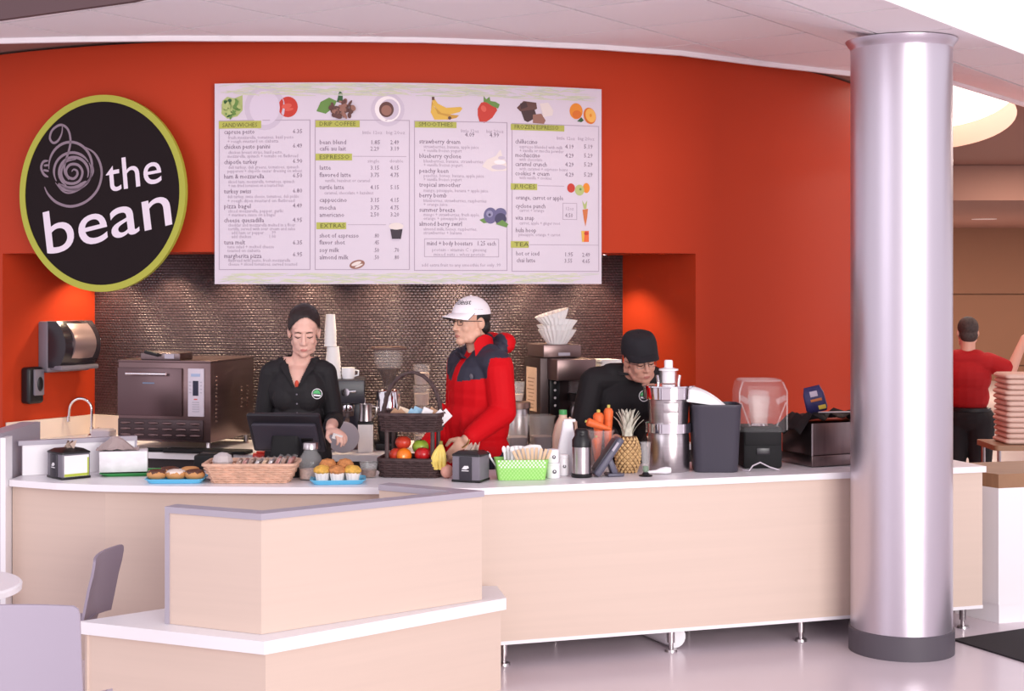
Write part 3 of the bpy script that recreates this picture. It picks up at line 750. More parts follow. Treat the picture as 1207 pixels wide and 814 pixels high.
pr += [('4.50', 666, 256, 9), ('1.95', 665, 302, 9), ('2.49', 686, 302.5, 9), ('3.55', 665, 309.5, 9), ('4.65', 686, 310, 9)]
column_text(c4, pr)
# printed pictures
def pm(name, *c): return mat(name, c, 0.6)
C_gr = pm('ink_leaf_green', 104, 142, 70); C_dg = pm('ink_dark_green', 52, 92, 52); C_pg = pm('ink_pale_green', 178, 190, 120); C_rd = pm('ink_red', 196, 58, 44); C_or = pm('ink_orange', 226, 138, 40); C_ye = pm('ink_yellow', 220, 178, 74)
C_br = pm('ink_brown', 98, 64, 58); C_lb = pm('ink_light_brown', 150, 106, 92); C_gy = pm('ink_grey', 202, 190, 204); C_wh = pm('ink_white', 240, 232, 232); C_bl = pm('ink_blueberry', 104, 98, 136); C_db = pm('ink_dark_blue', 66, 60, 92); C_bk = pm('ink_black', 56, 46, 56); C_cr = pm('ink_cream', 226, 214, 208)
PS = F / 8.7
def pic(name, mats, shapes):
    mb = BB(); o = 0.0012
    for sh in shapes:
        o += 0.00025
        if sh[0] == 'd':
            _, x, y, rx, ry, rot, mi = sh; u, v = bxy(x, y); mb.disc(u, v, rx / PS, ry / PS, o, mi, rot=rot)
        else:
            _, pts, mi = sh; mb.poly([bxy(*p) for p in pts], o, mi)
    mb.build(name, mats, menu, smooth=False, kind='stuff')
def cluster(cx, cy, rx, ry, n, r0, r1, mis, seed):
    q = random.Random(seed); out = []
    for _ in range(n):
        a = q.random() * 2 * PI; d = math.sqrt(q.random()); out.append(('d', cx + rx * d * math.cos(a), cy + ry * d * math.sin(a), r0 + (r1 - r0) * q.random(), (r0 + (r1 - r0) * q.random()) * 0.6, q.random() * 180, q.choice(mis)))
    return out
pic('plate_picture', [C_gy, pm('ink_pale_grey', 214, 202, 216)], [('d', 312, 127, 24, 26, 0, 0), ('d', 312, 127, 18, 20, 0, 1)])
pic('lettuce_picture', [C_gr, C_pg, C_dg], [('p', [(262, 119), (268, 114), (276, 116), (286, 112), (286, 130), (280, 137), (268, 140), (261, 134)], 1)] + cluster(273, 127, 10, 10, 46, 1.5, 4.5, (0, 1, 1, 2, 0), 5))
pic('tomato_picture', [C_rd, pm('ink_light_red', 214, 92, 76)], [('d', 339.5, 126, 11.5, 12, 0, 0), ('d', 338, 125, 6, 3, 10, 1), ('d', 341, 129, 5, 1.6, 10, 1)])
pic('coffee_bean_picture', [C_br, C_lb, C_gr, C_dg], [('p', [(373, 131), (378, 120), (388, 115), (397, 119), (394, 126), (384, 134)], 2), ('p', [(397, 120), (400, 107), (404, 110), (404, 122)], 3)] + cluster(403, 129, 14, 10, 52, 2.2, 4.6, (0, 1, 0), 9))
pic('coffee_cup_picture', [C_gy, C_wh, C_br, C_lb], [('d', 457, 129, 19.5, 19.5, 0, 0), ('d', 457, 128.5, 15, 15, 0, 1), ('d', 459, 129, 11, 12, 0, 0), ('d', 455.5, 129, 8.5, 9, 0, 2), ('d', 455.5, 130, 6, 6, 0, 3)])
pic('banana_picture', [C_ye, pm('ink_deep_yellow', 198, 150, 60), C_br], [('p', [(509, 116), (512, 116), (516, 122), (526, 127), (543, 126), (545, 128), (542, 132), (530, 135), (519, 133), (511, 124)], 0), ('p', [(509, 118), (512, 126), (520, 133), (531, 135), (541, 136), (538, 139), (528, 141), (512, 141), (508, 132)], 1), ('p', [(510, 122), (516, 134), (530, 138), (526, 141), (512, 141), (507.5, 132)], 0), ('p', [(509, 114), (512, 114), (512, 118), (509, 118)], 2), ('d', 530, 139, 2, 2, 0, 2)])
pic('strawberry_picture', [C_rd, C_gr, pm('ink_light_red', 214, 92, 76)], [('p', [(563, 128), (567, 121), (575, 119), (584, 124), (586, 130), (580, 139), (571, 145), (565, 143), (563, 136)], 0), ('d', 570, 128, 3, 4, 30, 2), ('p', [(570, 113), (573, 117), (577, 114), (578, 119), (584, 120), (589, 123), (587, 128), (580, 125), (574, 121), (570, 120)], 1)])
pic('chocolate_picture', [C_br, C_lb, C_cr, pm('ink_dark_brown', 70, 46, 46)], [('p', [(609, 127), (617, 119), (632, 121), (633, 128), (624, 133), (613, 131)], 0), ('p', [(614, 131), (630, 129), (633, 138), (622, 144), (618, 142)], 3), ('p', [(613, 122), (620, 120), (622, 126), (614, 129)], 3), ('p', [(628, 135), (638, 134), (643, 142), (641, 146), (628, 145)], 1), ('p', [(636, 122), (646, 121), (652, 130), (651, 136), (640, 138)], 2)])
pic('orange_picture', [C_or, pm('ink_pale_orange', 236, 176, 84), C_dg, pm('ink_deep_orange', 214, 112, 36)], [('d', 679, 131, 8.5, 9.5, 0, 0), ('d', 680, 135, 6, 5, 0, 3), ('d', 695, 136.5, 8, 10, 20, 3), ('d', 696, 136, 6.5, 8.5, 20, 1), ('d', 696, 136, 1.6, 2, 0, 0), ('p', [(680, 143), (685, 138), (688, 142), (685, 144)], 2)])
pic('latte_picture', [C_bk, C_cr, C_gy], [('p', [(459, 263), (475, 263), (473, 282), (470, 284), (463, 284), (460.5, 282)], 2), ('p', [(460, 270), (474.5, 270), (472.5, 281.5), (462, 281.5)], 0), ('d', 467, 266.5, 8.5, 4, 0, 1)])
pic('almond_picture', [C_lb, C_cr], [('d', 421, 311.5, 9, 5, 14, 0), ('d', 420, 310.5, 6, 2, 20, 1), ('d', 423, 313, 5, 1.2, 24, 1)])
pic('cream_picture', [C_cr, C_wh, C_gy], [('p', [(568, 196), (574, 188), (584, 184), (590, 176), (592, 184), (598, 194), (597, 201), (580, 202)], 0), ('d', 588, 197, 9, 3, 0, 2), ('d', 589, 191, 7, 2.6, 0, 1), ('d', 591, 186, 4, 2, 0, 2)])
pic('blueberry_picture', [C_bl, C_db, C_gr, pm('ink_light_blue', 146, 142, 172)], [('p', [(565, 259), (573, 256), (577, 262), (570, 263)], 2), ('d', 590, 251, 7, 6, 0, 0), ('d', 578, 254, 8, 9.5, 0, 0), ('d', 577, 252, 4, 4, 0, 3), ('d', 577, 253, 1.6, 1.6, 0, 1), ('d', 590, 258, 7, 7, 0, 1), ('p', [(584, 264), (592, 259), (599, 264), (597, 268)], 2)])
pic('apple_picture', [C_rd, C_pg, C_or, C_gr], [('d', 673, 221.5, 5, 5.5, 0, 0), ('d', 691, 221.5, 4.5, 6, 0, 2), ('d', 683, 224, 6, 6.5, 0, 1), ('d', 684, 223, 1.5, 1.5, 0, 3)])
pic('carrot_picture', [pm('ink_carrot', 206, 116, 66), C_pg], [('p', [(686.5, 247), (693, 246), (692, 256), (690, 267), (688, 258)], 0), ('p', [(686, 236), (689, 241), (692, 236), (691, 246), (688, 246)], 1)])
pic('juice_picture', [pm('ink_juice', 226, 104, 50), C_ye, C_rd], [('p', [(685, 272), (694, 272), (694, 285), (686, 285)], 0), ('p', [(685, 272), (689, 272), (688, 285), (686, 285)], 1), ('d', 691, 275, 3, 2, 0, 2)])
# ================================================================ THINGS ON THE FRONT COUNTER
def base(px, py, z=TZ):          # floor point of a thing standing on height z, seen at image point (px, py)
    D = dz(py, z); return Vector(((px - CX) / F * D, D, z + 0.001))
def at(px, D, z=TZ): return Vector(((px - CX) / F * D, D, z + 0.001))
def rrect(w, d, r, n=4):
    out = []
    for cx_, cy_, a0 in ((w / 2 - r, d / 2 - r, 0), (-w / 2 + r, d / 2 - r, 90), (-w / 2 + r, -d / 2 + r, 180), (w / 2 - r, -d / 2 + r, 270)):
        for i in range(n + 1):
            a_ = R(a0 + 90 * i / n); out.append((cx_ + r * math.cos(a_), cy_ + r * math.sin(a_)))
    return out
def rr_loft(mb, prof, rad, mi=0, n=4, caps=True, M=None):     # prof: (w, d, z)
    mb.loft([[(x, y, z) for x, y in rrect(w, d, min(rad, w * 0.49, d * 0.49), n)] for w, d, z in prof], mi, caps, False, M)
def wicker(w0, d0, w1, d1, h, rad, rows, stakes, r, seed=1, z0=0.0):
    """woven walls: rows of strands that pass in front of and behind upright stakes"""
    mb = MB(); 
    def pt(s, k):
        w = w0 + (w1 - w0) * k; d = d0 + (d1 - d0) * k
        P = [Vector(p) for p in rrect(w, d, rad, 3)]; L_ = []; tot = 0
        for i in range(len(P)): L_.append((P[(i + 1) % len(P)] - P[i]).length); tot += L_[-1]
        q = (s % 1.0) * tot
        for i in range(len(P)):
            if q <= L_[i]:
                t_ = P[(i + 1) % len(P)] - P[i]; p = P[i] + t_ * (q / max(L_[i], 1e-9)); t_.normalize(); return p, Vector((t_.y, -t_.x))
            q -= L_[i]
        return P[0], Vector((1, 0))
    for j in range(rows):
        k = (j + 0.5) / rows; pts = []
        for i in range(stakes * 2):
            p, n_ = pt(i / (stakes * 2), k); o = r * 0.9 * math.cos(PI * i + PI * j) if i % 2 == 0 else 0
            o = r * 0.8 * (1 if ((i // 2) + j) % 2 else -1) if i % 2 == 0 else 0
            pts.append((p.x + n_.x * o, p.y + n_.y * o, z0 + h * k))
        mb.tube(pts, h / rows * 0.56, 5, closed=True)
    for i in range(stakes):
        a_, _ = pt(i / stakes, 0); b_, _ = pt(i / stakes, 1); mb.tube([(a_.x, a_.y, z0), (b_.x, b_.y, z0 + h)], r * 0.7, 5)
    return mb
def rim_tube(w, d, rad, z, r, seg=6):
    mb = MB(); mb.tube([(x, y, z) for x, y in rrect(w, d, rad, 4)], r, seg, closed=True); return mb
def napkin(mb, w, h, z, tw=0.0):
    n = 6; a_ = [(-w / 2 + w * i / n, 0.012 * math.sin(i * 1.7), z) for i in range(n + 1)]
    b_ = [(-w * 0.32 + w * 0.64 * i / n + tw, 0.02 * math.sin(i * 2.1 + 1) - 0.01, z + h * (0.8 + 0.2 * math.sin(i * 2.3))) for i in range(n + 1)]
    vv = a_ + b_; ff = [(i, i + 1, n + 2 + i, n + 1 + i) for i in range(n)]
    mb.add(vv, ff); mb.add([(x, y + 0.004, z_) for x, y, z_ in vv], ff)

M_emblem = mat('printed_emblem_white', (232, 230, 232), 0.5)
def napkin_dispenser(loc, rz, w, d, h, label, card):
    t = thing('napkin_dispenser', label, 'napkin dispenser', loc, rz)
    mb = MB(); mb.box((0, 0, h * 0.44), (w, d, h * 0.84), bev=0.008); mb.build('body', M_grey, t)
    mb = MB(); rr_loft(mb, [(w + 0.006, d + 0.006, h * 0.84), (w + 0.004, d + 0.004, h * 0.89), (w * 0.72, d * 0.72, h * 0.985), (w * 0.3, d * 0.3, h)], 0.012); mb.build('lid', M_black, t)
    mb = MB(); mb.box((0, 0, 0.006), (w + 0.004, d + 0.004, 0.012), bev=0.003); mb.build('base', M_black, t)
    mb = MB(); mb.box((0, -d / 2 - 0.003, h * 0.44), (w * 0.44, 0.008, h * 0.76), bev=0.003); fp = mb.build('faceplate', mat('charcoal_faceplate', (52, 48, 56), 0.4), t)
    mb = MB(); mb.add([(-0.018, 0, -0.004), (-0.004, 0, 0.012), (0.016, 0, 0.012), (0.02, 0, 0.002), (0.004, 0, -0.006)], [(0, 1, 2, 3, 4)], M=Matrix.Translation((0, -d / 2 - 0.0085, h * 0.46))); mb.box((0, -d / 2 - 0.008, h * 0.38), (0.036, 0.002, 0.004)); mb.build('emblem', M_emblem, t, smooth=False, kind='stuff')
    if card:
        mb = MB(); mb.box((w / 2 + 0.002, 0.0, h * 0.44), (0.004, d * 0.86, h * 0.7)); mb.build('card', M_paper, t, smooth=False)
        mb = MB(); mb.box((w / 2 + 0.0045, 0.0, h * 0.14), (0.002, d * 0.86, h * 0.09)); mb.box((w / 2 + 0.0045, d * 0.4, h * 0.4), (0.002, d * 0.05, h * 0.6)); mb.build('card_print', mat('lime_print', (176, 190, 70), 0.6), t, smooth=False)
    mb = MB(); mb.M = Matrix.Rotation(0.3, 4, 'Z'); napkin(mb, w * 0.5, h * 0.3, h * 0.97, 0.02); mb.build('napkin', mat('tan_napkin', (206, 180, 166), 0.9), t)
    return t
napkin_dispenser(base(81, 562.5), R(-48), 0.165, 0.15, 0.148, 'grey napkin dispenser with white side card by the screen', True)
napkin_dispenser(base(555, 566.5), R(-20), 0.145, 0.135, 0.15, 'grey napkin dispenser beside the fruit basket', False)

# white carton with crumpled paper
t = thing('paper_carton', 'white patterned carton with crumpled tan paper beside the green tray', 'carton', base(146, 558.5) + Vector((0, 0, 0.0165)), R(12))
mb = MB(); mb.box((0, 0, 0.052), (0.235, 0.13, 0.104), bev=0.003); mb.build('box', mat('veined_white_card', (236, 232, 236), 0.6, vary=0.09, vscale=(14, 14, 22)), t)
rnd = random.Random(11); mb = MB(); n = 9; g_ = []
for i in range(n):
    for j in range(n):
        x, y = i / (n - 1) - 0.5, j / (n - 1) - 0.5; k = max(0, 1 - 2.2 * math.hypot(x + 0.05, y))
        g_.append((x * 0.21 - 0.03, y * 0.12, 0.105 + 0.075 * k + 0.012 * rnd.random()))
mb.add(g_, [(i * n + j, (i + 1) * n + j, (i + 1) * n + j + 1, i * n + j + 1) for i in range(n - 1) for j in range(n - 1)]); mb.build('crumpled_paper', mat('grey_tan_paper', (166, 148, 146), 0.9), t, smooth=False)

def tray(name, label, loc, rz, w, d, h, m, rad=0.03):
    mb = MB(); rr_loft(mb, [(w - 0.03, d - 0.03, 0.0), (w, d, h), (w + 0.006, d + 0.006, h), (w + 0.006, d + 0.006, h - 0.003), (w - 0.02, d - 0.02, 0.004 if False else h - 0.006), (w - 0.034, d - 0.034, 0.005)], rad)
    return mb.build(name, m, smooth=True, label=label, cat='tray', loc=loc, rz=rz)
tray('serving_tray', 'flat green serving tray behind the white carton', base(163, 558.5), R(9), 0.36, 0.20, 0.016, mat('green_plastic', (58, 150, 78), 0.4))
M_bluetray = mat('sky_blue_plastic', (110, 196, 232), 0.35)
tray('pastry_tray', 'sky blue tray of iced doughnuts near the green tray', base(209, 567), R(2), 0.28, 0.21, 0.022, M_bluetray)
tray('pastry_tray', 'sky blue tray of muffins in front of the register', base(398.5, 568.5), R(6), 0.262, 0.19, 0.022, M_bluetray)
M_dough = mat('fried_dough', (204, 146, 92), 0.6, bump=0.2); M_choc = mat('chocolate_icing', (92, 56, 44), 0.35); M_icing = mat('white_icing', (232, 214, 204), 0.4)
def doughnut(loc, rz, tilt, icing, label):
    t = thing('doughnut', label, 'doughnut', loc, rz, 'doughnuts on the blue tray')
    t.rotation_euler = (tilt, 0, rz)
    mb = MB(); mb.tube([(0.03 * math.cos(2 * PI * i / 20), 0.03 * math.sin(2 * PI * i / 20), 0.02) for i in range(20)], 0.02, 10, closed=True); mb.build('ring', M_dough, t)
    mb = MB(); mb.tube([((0.03 + 0.002 * math.sin(i * 1.9)) * math.cos(2 * PI * i / 20), (0.03 + 0.002 * math.sin(i * 2.3)) * math.sin(2 * PI * i / 20), 0.0255) for i in range(20)], 0.0178, 8, closed=True); mb.build('icing', icing, t)
tb = base(209, 567)
for dx, dy, ic, lab in ((-0.092, -0.03, M_choc, 'chocolate iced doughnut at the left end of the blue tray'), (0.0, -0.032, M_icing, 'white iced doughnut in the middle of the blue tray'), (0.092, -0.03, M_choc, 'chocolate iced doughnut at the right end of the blue tray'), (0.05, 0.062, M_dough, 'plain doughnut at the back of the blue tray'), (-0.05, 0.062, M_choc, 'chocolate iced doughnut at the back of the blue tray')):
    doughnut(tb + Vector((dx, dy, 0.0165 + (0.002 if dy > 0 else 0))), dx * 9, 0, ic, lab)

# light wicker bread basket
M_wick = mat('pale_wicker', (216, 174, 150), 0.6, vary=0.16, vscale=(30, 30, 30)); M_dwick = mat('dark_wicker', (70, 52, 52), 0.55, vary=0.25, vscale=(40, 40, 40))
bb = base(297.5, 566.5)
t = thing('bread_basket', 'pale woven basket of wrapped pastries on the worktop', 'basket', bb, R(1))
wicker(0.36, 0.19, 0.44, 0.25, 0.088, 0.03, 8, 34, 0.006).build('woven_wall', M_wick, t, kind='stuff')
rim_tube(0.446, 0.256, 0.03, 0.09, 0.008).build('rim', M_wick, t)
mb = MB(); rr_loft(mb, [(0.355, 0.185, 0.002), (0.355, 0.185, 0.008)], 0.03); mb.build('bottom', M_wick, t)
M_wrap = glass('cling_film', (0.92, 0.9, 0.9), 0.12, 0.16); M_cookie = mat('baked_brown', (146, 96, 66), 0.7, vary=0.25, vscale=(50, 50, 50), bump=0.3)
# wrapped muffin at the left end
t = thing('wrapped_muffin', 'muffin in crinkled clear film at the end of the wicker basket', 'muffin', bb + Vector((-0.145, 0.0, 0.030)))
mb = MB(); mb.lathe([(0.026, 0), (0.036, 0.05), (0.044, 0.06), (0.038, 0.08), (0.018, 0.094), (0.001, 0.097)], seg=18); mb.build('cake', M_cookie, t)
rnd = random.Random(5); mb = MB(); mb.lathe([(0.03, 0), (0.042, 0.04), (0.05, 0.066), (0.042, 0.092), (0.02, 0.106), (0.001, 0.108)], seg=16)
mb.v = [tuple(c + 0.005 * (rnd.random() - 0.5) for c in v) for v in mb.v]; mb.build('film', mat('white_film', (236, 228, 230), 0.25, alpha=0.6), t, smooth=False)
rnd = random.Random(8)
cols = [M_cookie, mat('pale_pastry', (206, 164, 120), 0.7, vary=0.2, vscale=(40, 40, 40)), mat('red_wrapper', (168, 74, 60), 0.4), mat('silver_wrapper', (188, 178, 180), 0.3, metal=0.6)]
spots = ['nearest the wrapped muffin', 'second from the wrapped muffin', 'third from the wrapped muffin', 'left of the basket centre', 'at the basket centre', 'right of the basket centre', 'third from the jar', 'second from the jar', 'nearest the jar']
for i in range(9):
    x = -0.075 + i * 0.0315
    t = thing('wrapped_pastry', 'upright film wrapped pastry slice ' + spots[i], 'pastry', bb + Vector((x, 0.0, 0.066)), 0, 'wrapped pastries in the wicker basket')
    t.rotation_euler = (0, R(24 + 6 * rnd.random()), R(10 * (rnd.random() - 0.5)))
    mb = MB(); mb.box((0, 0, 0.0), (0.016, 0.12, 0.085 + 0.02 * (i > 5)), bev=0.006); mb.build('slice', cols[(i * 7 // 3) % 4], t)
    mb = MB(); mb.box((0, 0, 0.0), (0.022, 0.132, 0.10 + 0.02 * (i > 5)), bev=0.004); mb.build('film', M_wrap, t)

# jar with steel lid
t = thing('glass_jar', 'clear glass jar with steel lid between basket and muffins', 'jar', base(366, 565))
mb = MB(); mb.lathe([(0.05, 0.0), (0.056, 0.006), (0.057, 0.09), (0.05, 0.115), (0.034, 0.135), (0.034, 0.15)], seg=28, caps=True); mb.build('glass', M_glass, t)
mb = MB(); mb.lathe([(0.0, 0.15), (0.037, 0.15), (0.037, 0.178), (0.034, 0.182), (0.001, 0.182)], seg=28); mb.build('lid', M_steel, t)
mb = MB(); mb.lathe([(0.001, 0.004), (0.05, 0.006), (0.052, 0.05), (0.001, 0.056)], seg=20); mb.build('contents', mat('sugar_beige', (206, 178, 164), 0.8, vary=0.2, vscale=(90, 90, 90)), t)
# muffins
M_mtop = mat('muffin_crust', (190, 126, 74), 0.75, vary=0.3, vscale=(60, 60, 60), bump=0.6, bscale=90); M_mtop2 = mat('lemon_muffin_crust', (214, 166, 76), 0.75, vary=0.25, vscale=(60, 60, 60), bump=0.6, bscale=90); M_pcup = mat('white_paper_case', (238, 228, 224), 0.8)
mt = base(398.5, 568.5)
for dx, dy, m_, lab in ((-0.072, -0.038, M_mtop2, 'muffin in white case at the front left of the blue tray'), (0.0, -0.045, M_mtop, 'muffin in white case at the front middle of the blue tray'), (0.074, -0.036, M_mtop2, 'lemon coloured muffin at the front right of the blue tray'),
                        (-0.055, 0.036, M_mtop, 'large brown muffin at the back left of the blue tray'), (0.03, 0.038, M_mtop, 'large brown muffin at the back right of the blue tray')):
    t = thing('muffin', lab, 'muffin', mt + Vector((dx, dy, 0.008)), 0, 'muffins on the blue tray')
    nn_ = 24; rings = []
    for r_, z_ in ((0.026, 0.0), (0.036, 0.045)):
        rings.append([((r_ + 0.0012 * (-1) ** j) * math.cos(2 * PI * j / nn_), (r_ + 0.0012 * (-1) ** j) * math.sin(2 * PI * j / nn_), z_) for j in range(nn_)])
    mb = MB(); mb.loft(rings); mb.build('paper_case', M_pcup, t, smooth=False)
    hb = 0.022 if dy > 0 else 0.0
    mb = MB(); mb.lathe([(0.034, 0.042), (0.043, 0.05 + hb * 0.4), (0.041, 0.062 + hb * 0.7), (0.028, 0.075 + hb), (0.001, 0.081 + hb)], seg=18)
    rnd = random.Random(int(dx * 1000)); mb.v = [tuple(c + 0.004 * (rnd.random() - 0.5) for c in v) for v in mb.v]; mb.build('crust', m_, t)
t = thing('clear_tub', 'small clear plastic tub beside the muffin tray', 'tub', base(434.5, 562.5))
mb = MB(); mb.lathe([(0.035, 0), (0.046, 0.075), (0.049, 0.076), (0.044, 0.072), (0.033, 0.004)], seg=22); mb.build('tub', M_frost, t)
mb = MB(); mb.lathe([(0.034, 0.004), (0.04, 0.04), (0.001, 0.042)], seg=18); mb.build('contents', mat('brown_sachets', (120, 88, 74), 0.7, vary=0.4, vscale=(70, 70, 70)), t)

# cash register screen seen from behind
t = thing('cash_register', 'black point of sale register screen turned away from the camera', 'register', at(338, 7.68), R(-6))
mb = MB(); tilt = Matrix.Translation((0, 0.0, 0.215)) @ Matrix.Rotation(R(38), 4, 'X')
mb.box((0, 0, 0), (0.375, 0.03, 0.25), bev=0.012, M=tilt); mb.build('screen', mat('register_black', (34, 32, 38), 0.32), t)
mb = MB(); mb.box((0, -0.024, -0.005), (0.33, 0.025, 0.17), bev=0.012, M=tilt); mb.build('rear_housing', mat('register_grey', (58, 54, 64), 0.35), t)
mb = MB(); mb.box((0.11, -0.038, -0.02), (0.06, 0.004, 0.03), bev=0.002, M=tilt); mb.build('port_cover', M_black, t)
mb = MB(); rr_loft(mb, [(0.24, 0.20, 0), (0.235, 0.19, 0.02), (0.15, 0.10, 0.06), (0.14, 0.08, 0.2)], 0.02); mb.build('stand', M_matblack, t)
t = thing('card_reader', 'low black printer beside the cash register', 'printer', base(252, 552.5), R(-4))
mb = MB(); mb.box((0, 0, 0.04), (0.17, 0.16, 0.08), bev=0.012); mb.build('body', M_matblack, t)
mb = MB(); mb.box((0, -0.02, 0.082), (0.12, 0.06, 0.006), bev=0.002); mb.build('paper_slot', M_black, t)
mb = MB(); mb.box((0, 0, 0.025), (0.10, 0.06, 0.05), bev=0.006); mb.box((0.01, 0.0, 0.055), (0.08, 0.045, 0.01), bev=0.003)
mb.build('red_box', mat('red_box_card', (214, 52, 40), 0.5), label='small red box on the worktop left of the register', cat='box', loc=base(309, 545), rz=R(8))

# two-tier dark wicker stand
fb = base(486, 560)
t = thing('tiered_basket', 'dark two tier wicker basket stand with arched handle', 'basket', fb, R(-7))
lw = wicker(0.30, 0.21, 0.315, 0.225, 0.085, 0.05, 7, 30, 0.006).build('lower_basket', M_dwick, t, kind='stuff')
rim_tube(0.318, 0.228, 0.05, 0.088, 0.009).build('lower_rim', M_dwick, t)
wicker(0.285, 0.20, 0.315, 0.225, 0.085, 0.05, 7, 30, 0.006, z0=0.225).build('upper_basket', M_dwick, t, kind='stuff')
rim_tube(0.318, 0.228, 0.05, 0.312, 0.009).build('upper_rim', M_dwick, t)
for z_, nm in ((0.006, 'lower_floor'), (0.231, 'upper_floor')):
    mb = MB(); rr_loft(mb, [(0.275, 0.19, z_ - 0.004), (0.275, 0.19, z_ + 0.004)], 0.05); mb.build(nm, M_dwick, t)
for x, y in ((-0.112, -0.085), (0.118, -0.085), (-0.112, 0.085), (0.118, 0.085)):
    mb = MB(); mb.tube([(x, y, 0.01), (x, y, 0.30)], 0.011, 8); mb.build('post', M_dwick, t)
mb = MB(); pts = [(0.145 * math.cos(PI * i / 18), 0.0, 0.30 + 0.215 * math.sin(PI * i / 18)) for i in range(19)]
for ph in (0, 2.1, 4.2): mb.tube([(p[0] + 0.006 * math.cos(i * 1.3 + ph), 0.006 * math.sin(i * 1.3 + ph), p[2]) for i, p in enumerate(pts)], 0.0075, 6)
mb.build('handle', M_dwick, t, kind='stuff')
def fb_at(x, y, z):
    c, s = math.cos(R(-7)), math.sin(R(-7)); return fb + Vector((x * c - y * s, x * s + y * c, z))
def fruit(name, label, cat, loc, r, m, squash=0.9, stem=None, dent=True):
    t = thing(name, label, cat, loc, 0, 'fruit in the lower basket')
    mb = MB(); prof = []
    for i in range(13):
        a_ = -PI / 2 + PI * i / 12; rr_ = r * math.cos(a_); zz = r * squash * math.sin(a_)
        if dent and i > 10: zz -= r * 0.16 * (i - 10)
        prof.append((max(rr_, 0.0008), zz))
    mb.lathe(prof, seg=22); mb.build('flesh', m, t)
    if stem is not None:
        mb = MB(); mb.tube([(0, 0, r * 0.5), (0.002, 0.001, r * 0.95)], 0.002, 6); mb.build('stem', stem, t)
    return t
M_tom = mat('tomato_red', (206, 66, 46), 0.3); M_orf = mat('orange_peel', (240, 124, 28), 0.45, bump=0.15, bscale=220); M_app = mat('red_apple_skin', (186, 30, 34), 0.25, vary=0.2, vscale=(30, 30, 12)); M_gap = mat('green_apple_skin', (158, 186, 66), 0.28, vary=0.12, vscale=(20, 20, 20)); M_stem = mat('fruit_stem', (86, 66, 40), 0.8)
fruit('tomato', 'red tomato on top at the left of the fruit basket', 'tomato', fb_at(-0.045, -0.01, 0.165), 0.04, M_tom, 0.86)
fruit('tomato', 'orange red tomato under the other tomato in the basket', 'tomato', fb_at(-0.07, -0.035, 0.106), 0.041, M_tom, 0.86)
fruit('apple', 'green apple at the back of the fruit basket', 'apple', fb_at(0.04, 0.01, 0.142), 0.042, M_gap, 0.9, M_stem)
fruit('apple', 'shiny red apple at the front of the fruit basket', 'apple', fb_at(0.062, -0.055, 0.112), 0.04, M_app, 0.92, M_stem)
t = fruit('orange', 'bright orange with star shaped end facing out', 'orange', fb_at(-0.028, -0.072, 0.106), 0.038, M_orf, 1.0, None, False)
mb = MB()
for k in range(6):
    a_ = k * PI / 3; mb.add([(0.003 * math.cos(a_ + 1.57), -0.0390, 0.003 * math.sin(a_ + 1.57)), (0.011 * math.cos(a_), -0.0375, 0.011 * math.sin(a_)), (-0.003 * math.cos(a_ + 1.57), -0.0390, -0.003 * math.sin(a_ + 1.57))], [(0, 1, 2)])
mb.build('star_scar', mat('pale_pith', (250, 214, 150), 0.6), t, smooth=False, kind='stuff')
fruit('orange', 'orange half hidden at the left of the fruit basket', 'orange', fb_at(-0.088, -0.05, 0.05), 0.038, M_orf, 1.0, None, False)
t = thing('banana_bunch', 'bunch of yellow bananas hanging over the basket end', 'bananas', fb_at(0.172, -0.062, 0.105), R(-7))
M_ban = mat('banana_yellow', (232, 206, 108), 0.45, vary=0.12, vscale=(25, 25, 25))
for k in range(4):
    a_ = R(-70 + k * 34); pts = []; rs = []
    for i in range(9):
        s_ = i / 8; pts.append((math.sin(a_) * 0.034 * math.sin(s_ * 2.2) * 1.1 - 0.012, -0.02 - 0.026 * math.sin(s_ * 2.6), 0.055 - 0.115 * s_)); rs.append(0.0145 * (0.4 + 0.6 * math.sin(PI * min(0.93, s_ + 0.12)) ** 0.6))
    mb = MB(); mb.tube(pts, rs, 8); mb.build('banana', M_ban, t)
mb = MB(); mb.tube([(-0.012, -0.02, 0.045), (-0.014, -0.012, 0.075)], 0.009, 8); mb.build('stalk', mat('banana_stalk', (128, 122, 56), 0.7), t)
rnd = random.Random(21)
pk = [mat('sachet_cream', (222, 200, 176), 0.6), mat('sachet_blue', (150, 190, 214), 0.5), mat('sachet_white', (234, 228, 230), 0.5), mat('sachet_tan', (176, 134, 104), 0.6)]
words = ['tan', 'pale blue', 'white', 'cream']
for i in range(11):
    x = -0.115 + i * 0.0245; ci = (3, 3, 0, 1, 1, 1, 0, 2, 3, 2, 2)[i]
    pos = ('leftmost', 'second from the left', 'third from the left', 'fourth from the left', 'fifth from the left', 'in the middle', 'fifth from the right', 'fourth from the right', 'third from the right', 'second from the right', 'rightmost')[i]
    mb = MB(); mb.box((0, 0, 0.045), (0.052, 0.004, 0.075), bev=0.0015); mb.box((0, -0.0025, 0.045), (0.03, 0.002, 0.05))
    o = mb.build('sugar_sachet', pk[ci], label=('%s sachet standing in the upper wicker basket, %s' % (words[(3, 1, 2, 0)[ci] if False else {0: 3, 1: 1, 2: 2, 3: 0}[ci]], pos)), cat='sachet', group='sachets in the upper basket', loc=fb_at(x, -0.02 + 0.05 * (rnd.random() - 0.5), 0.262))
    o.rotation_euler = (R(-12 + 20 * rnd.random()), R(20 + 30 * rnd.random()), R(-20 + 40 * rnd.random()))

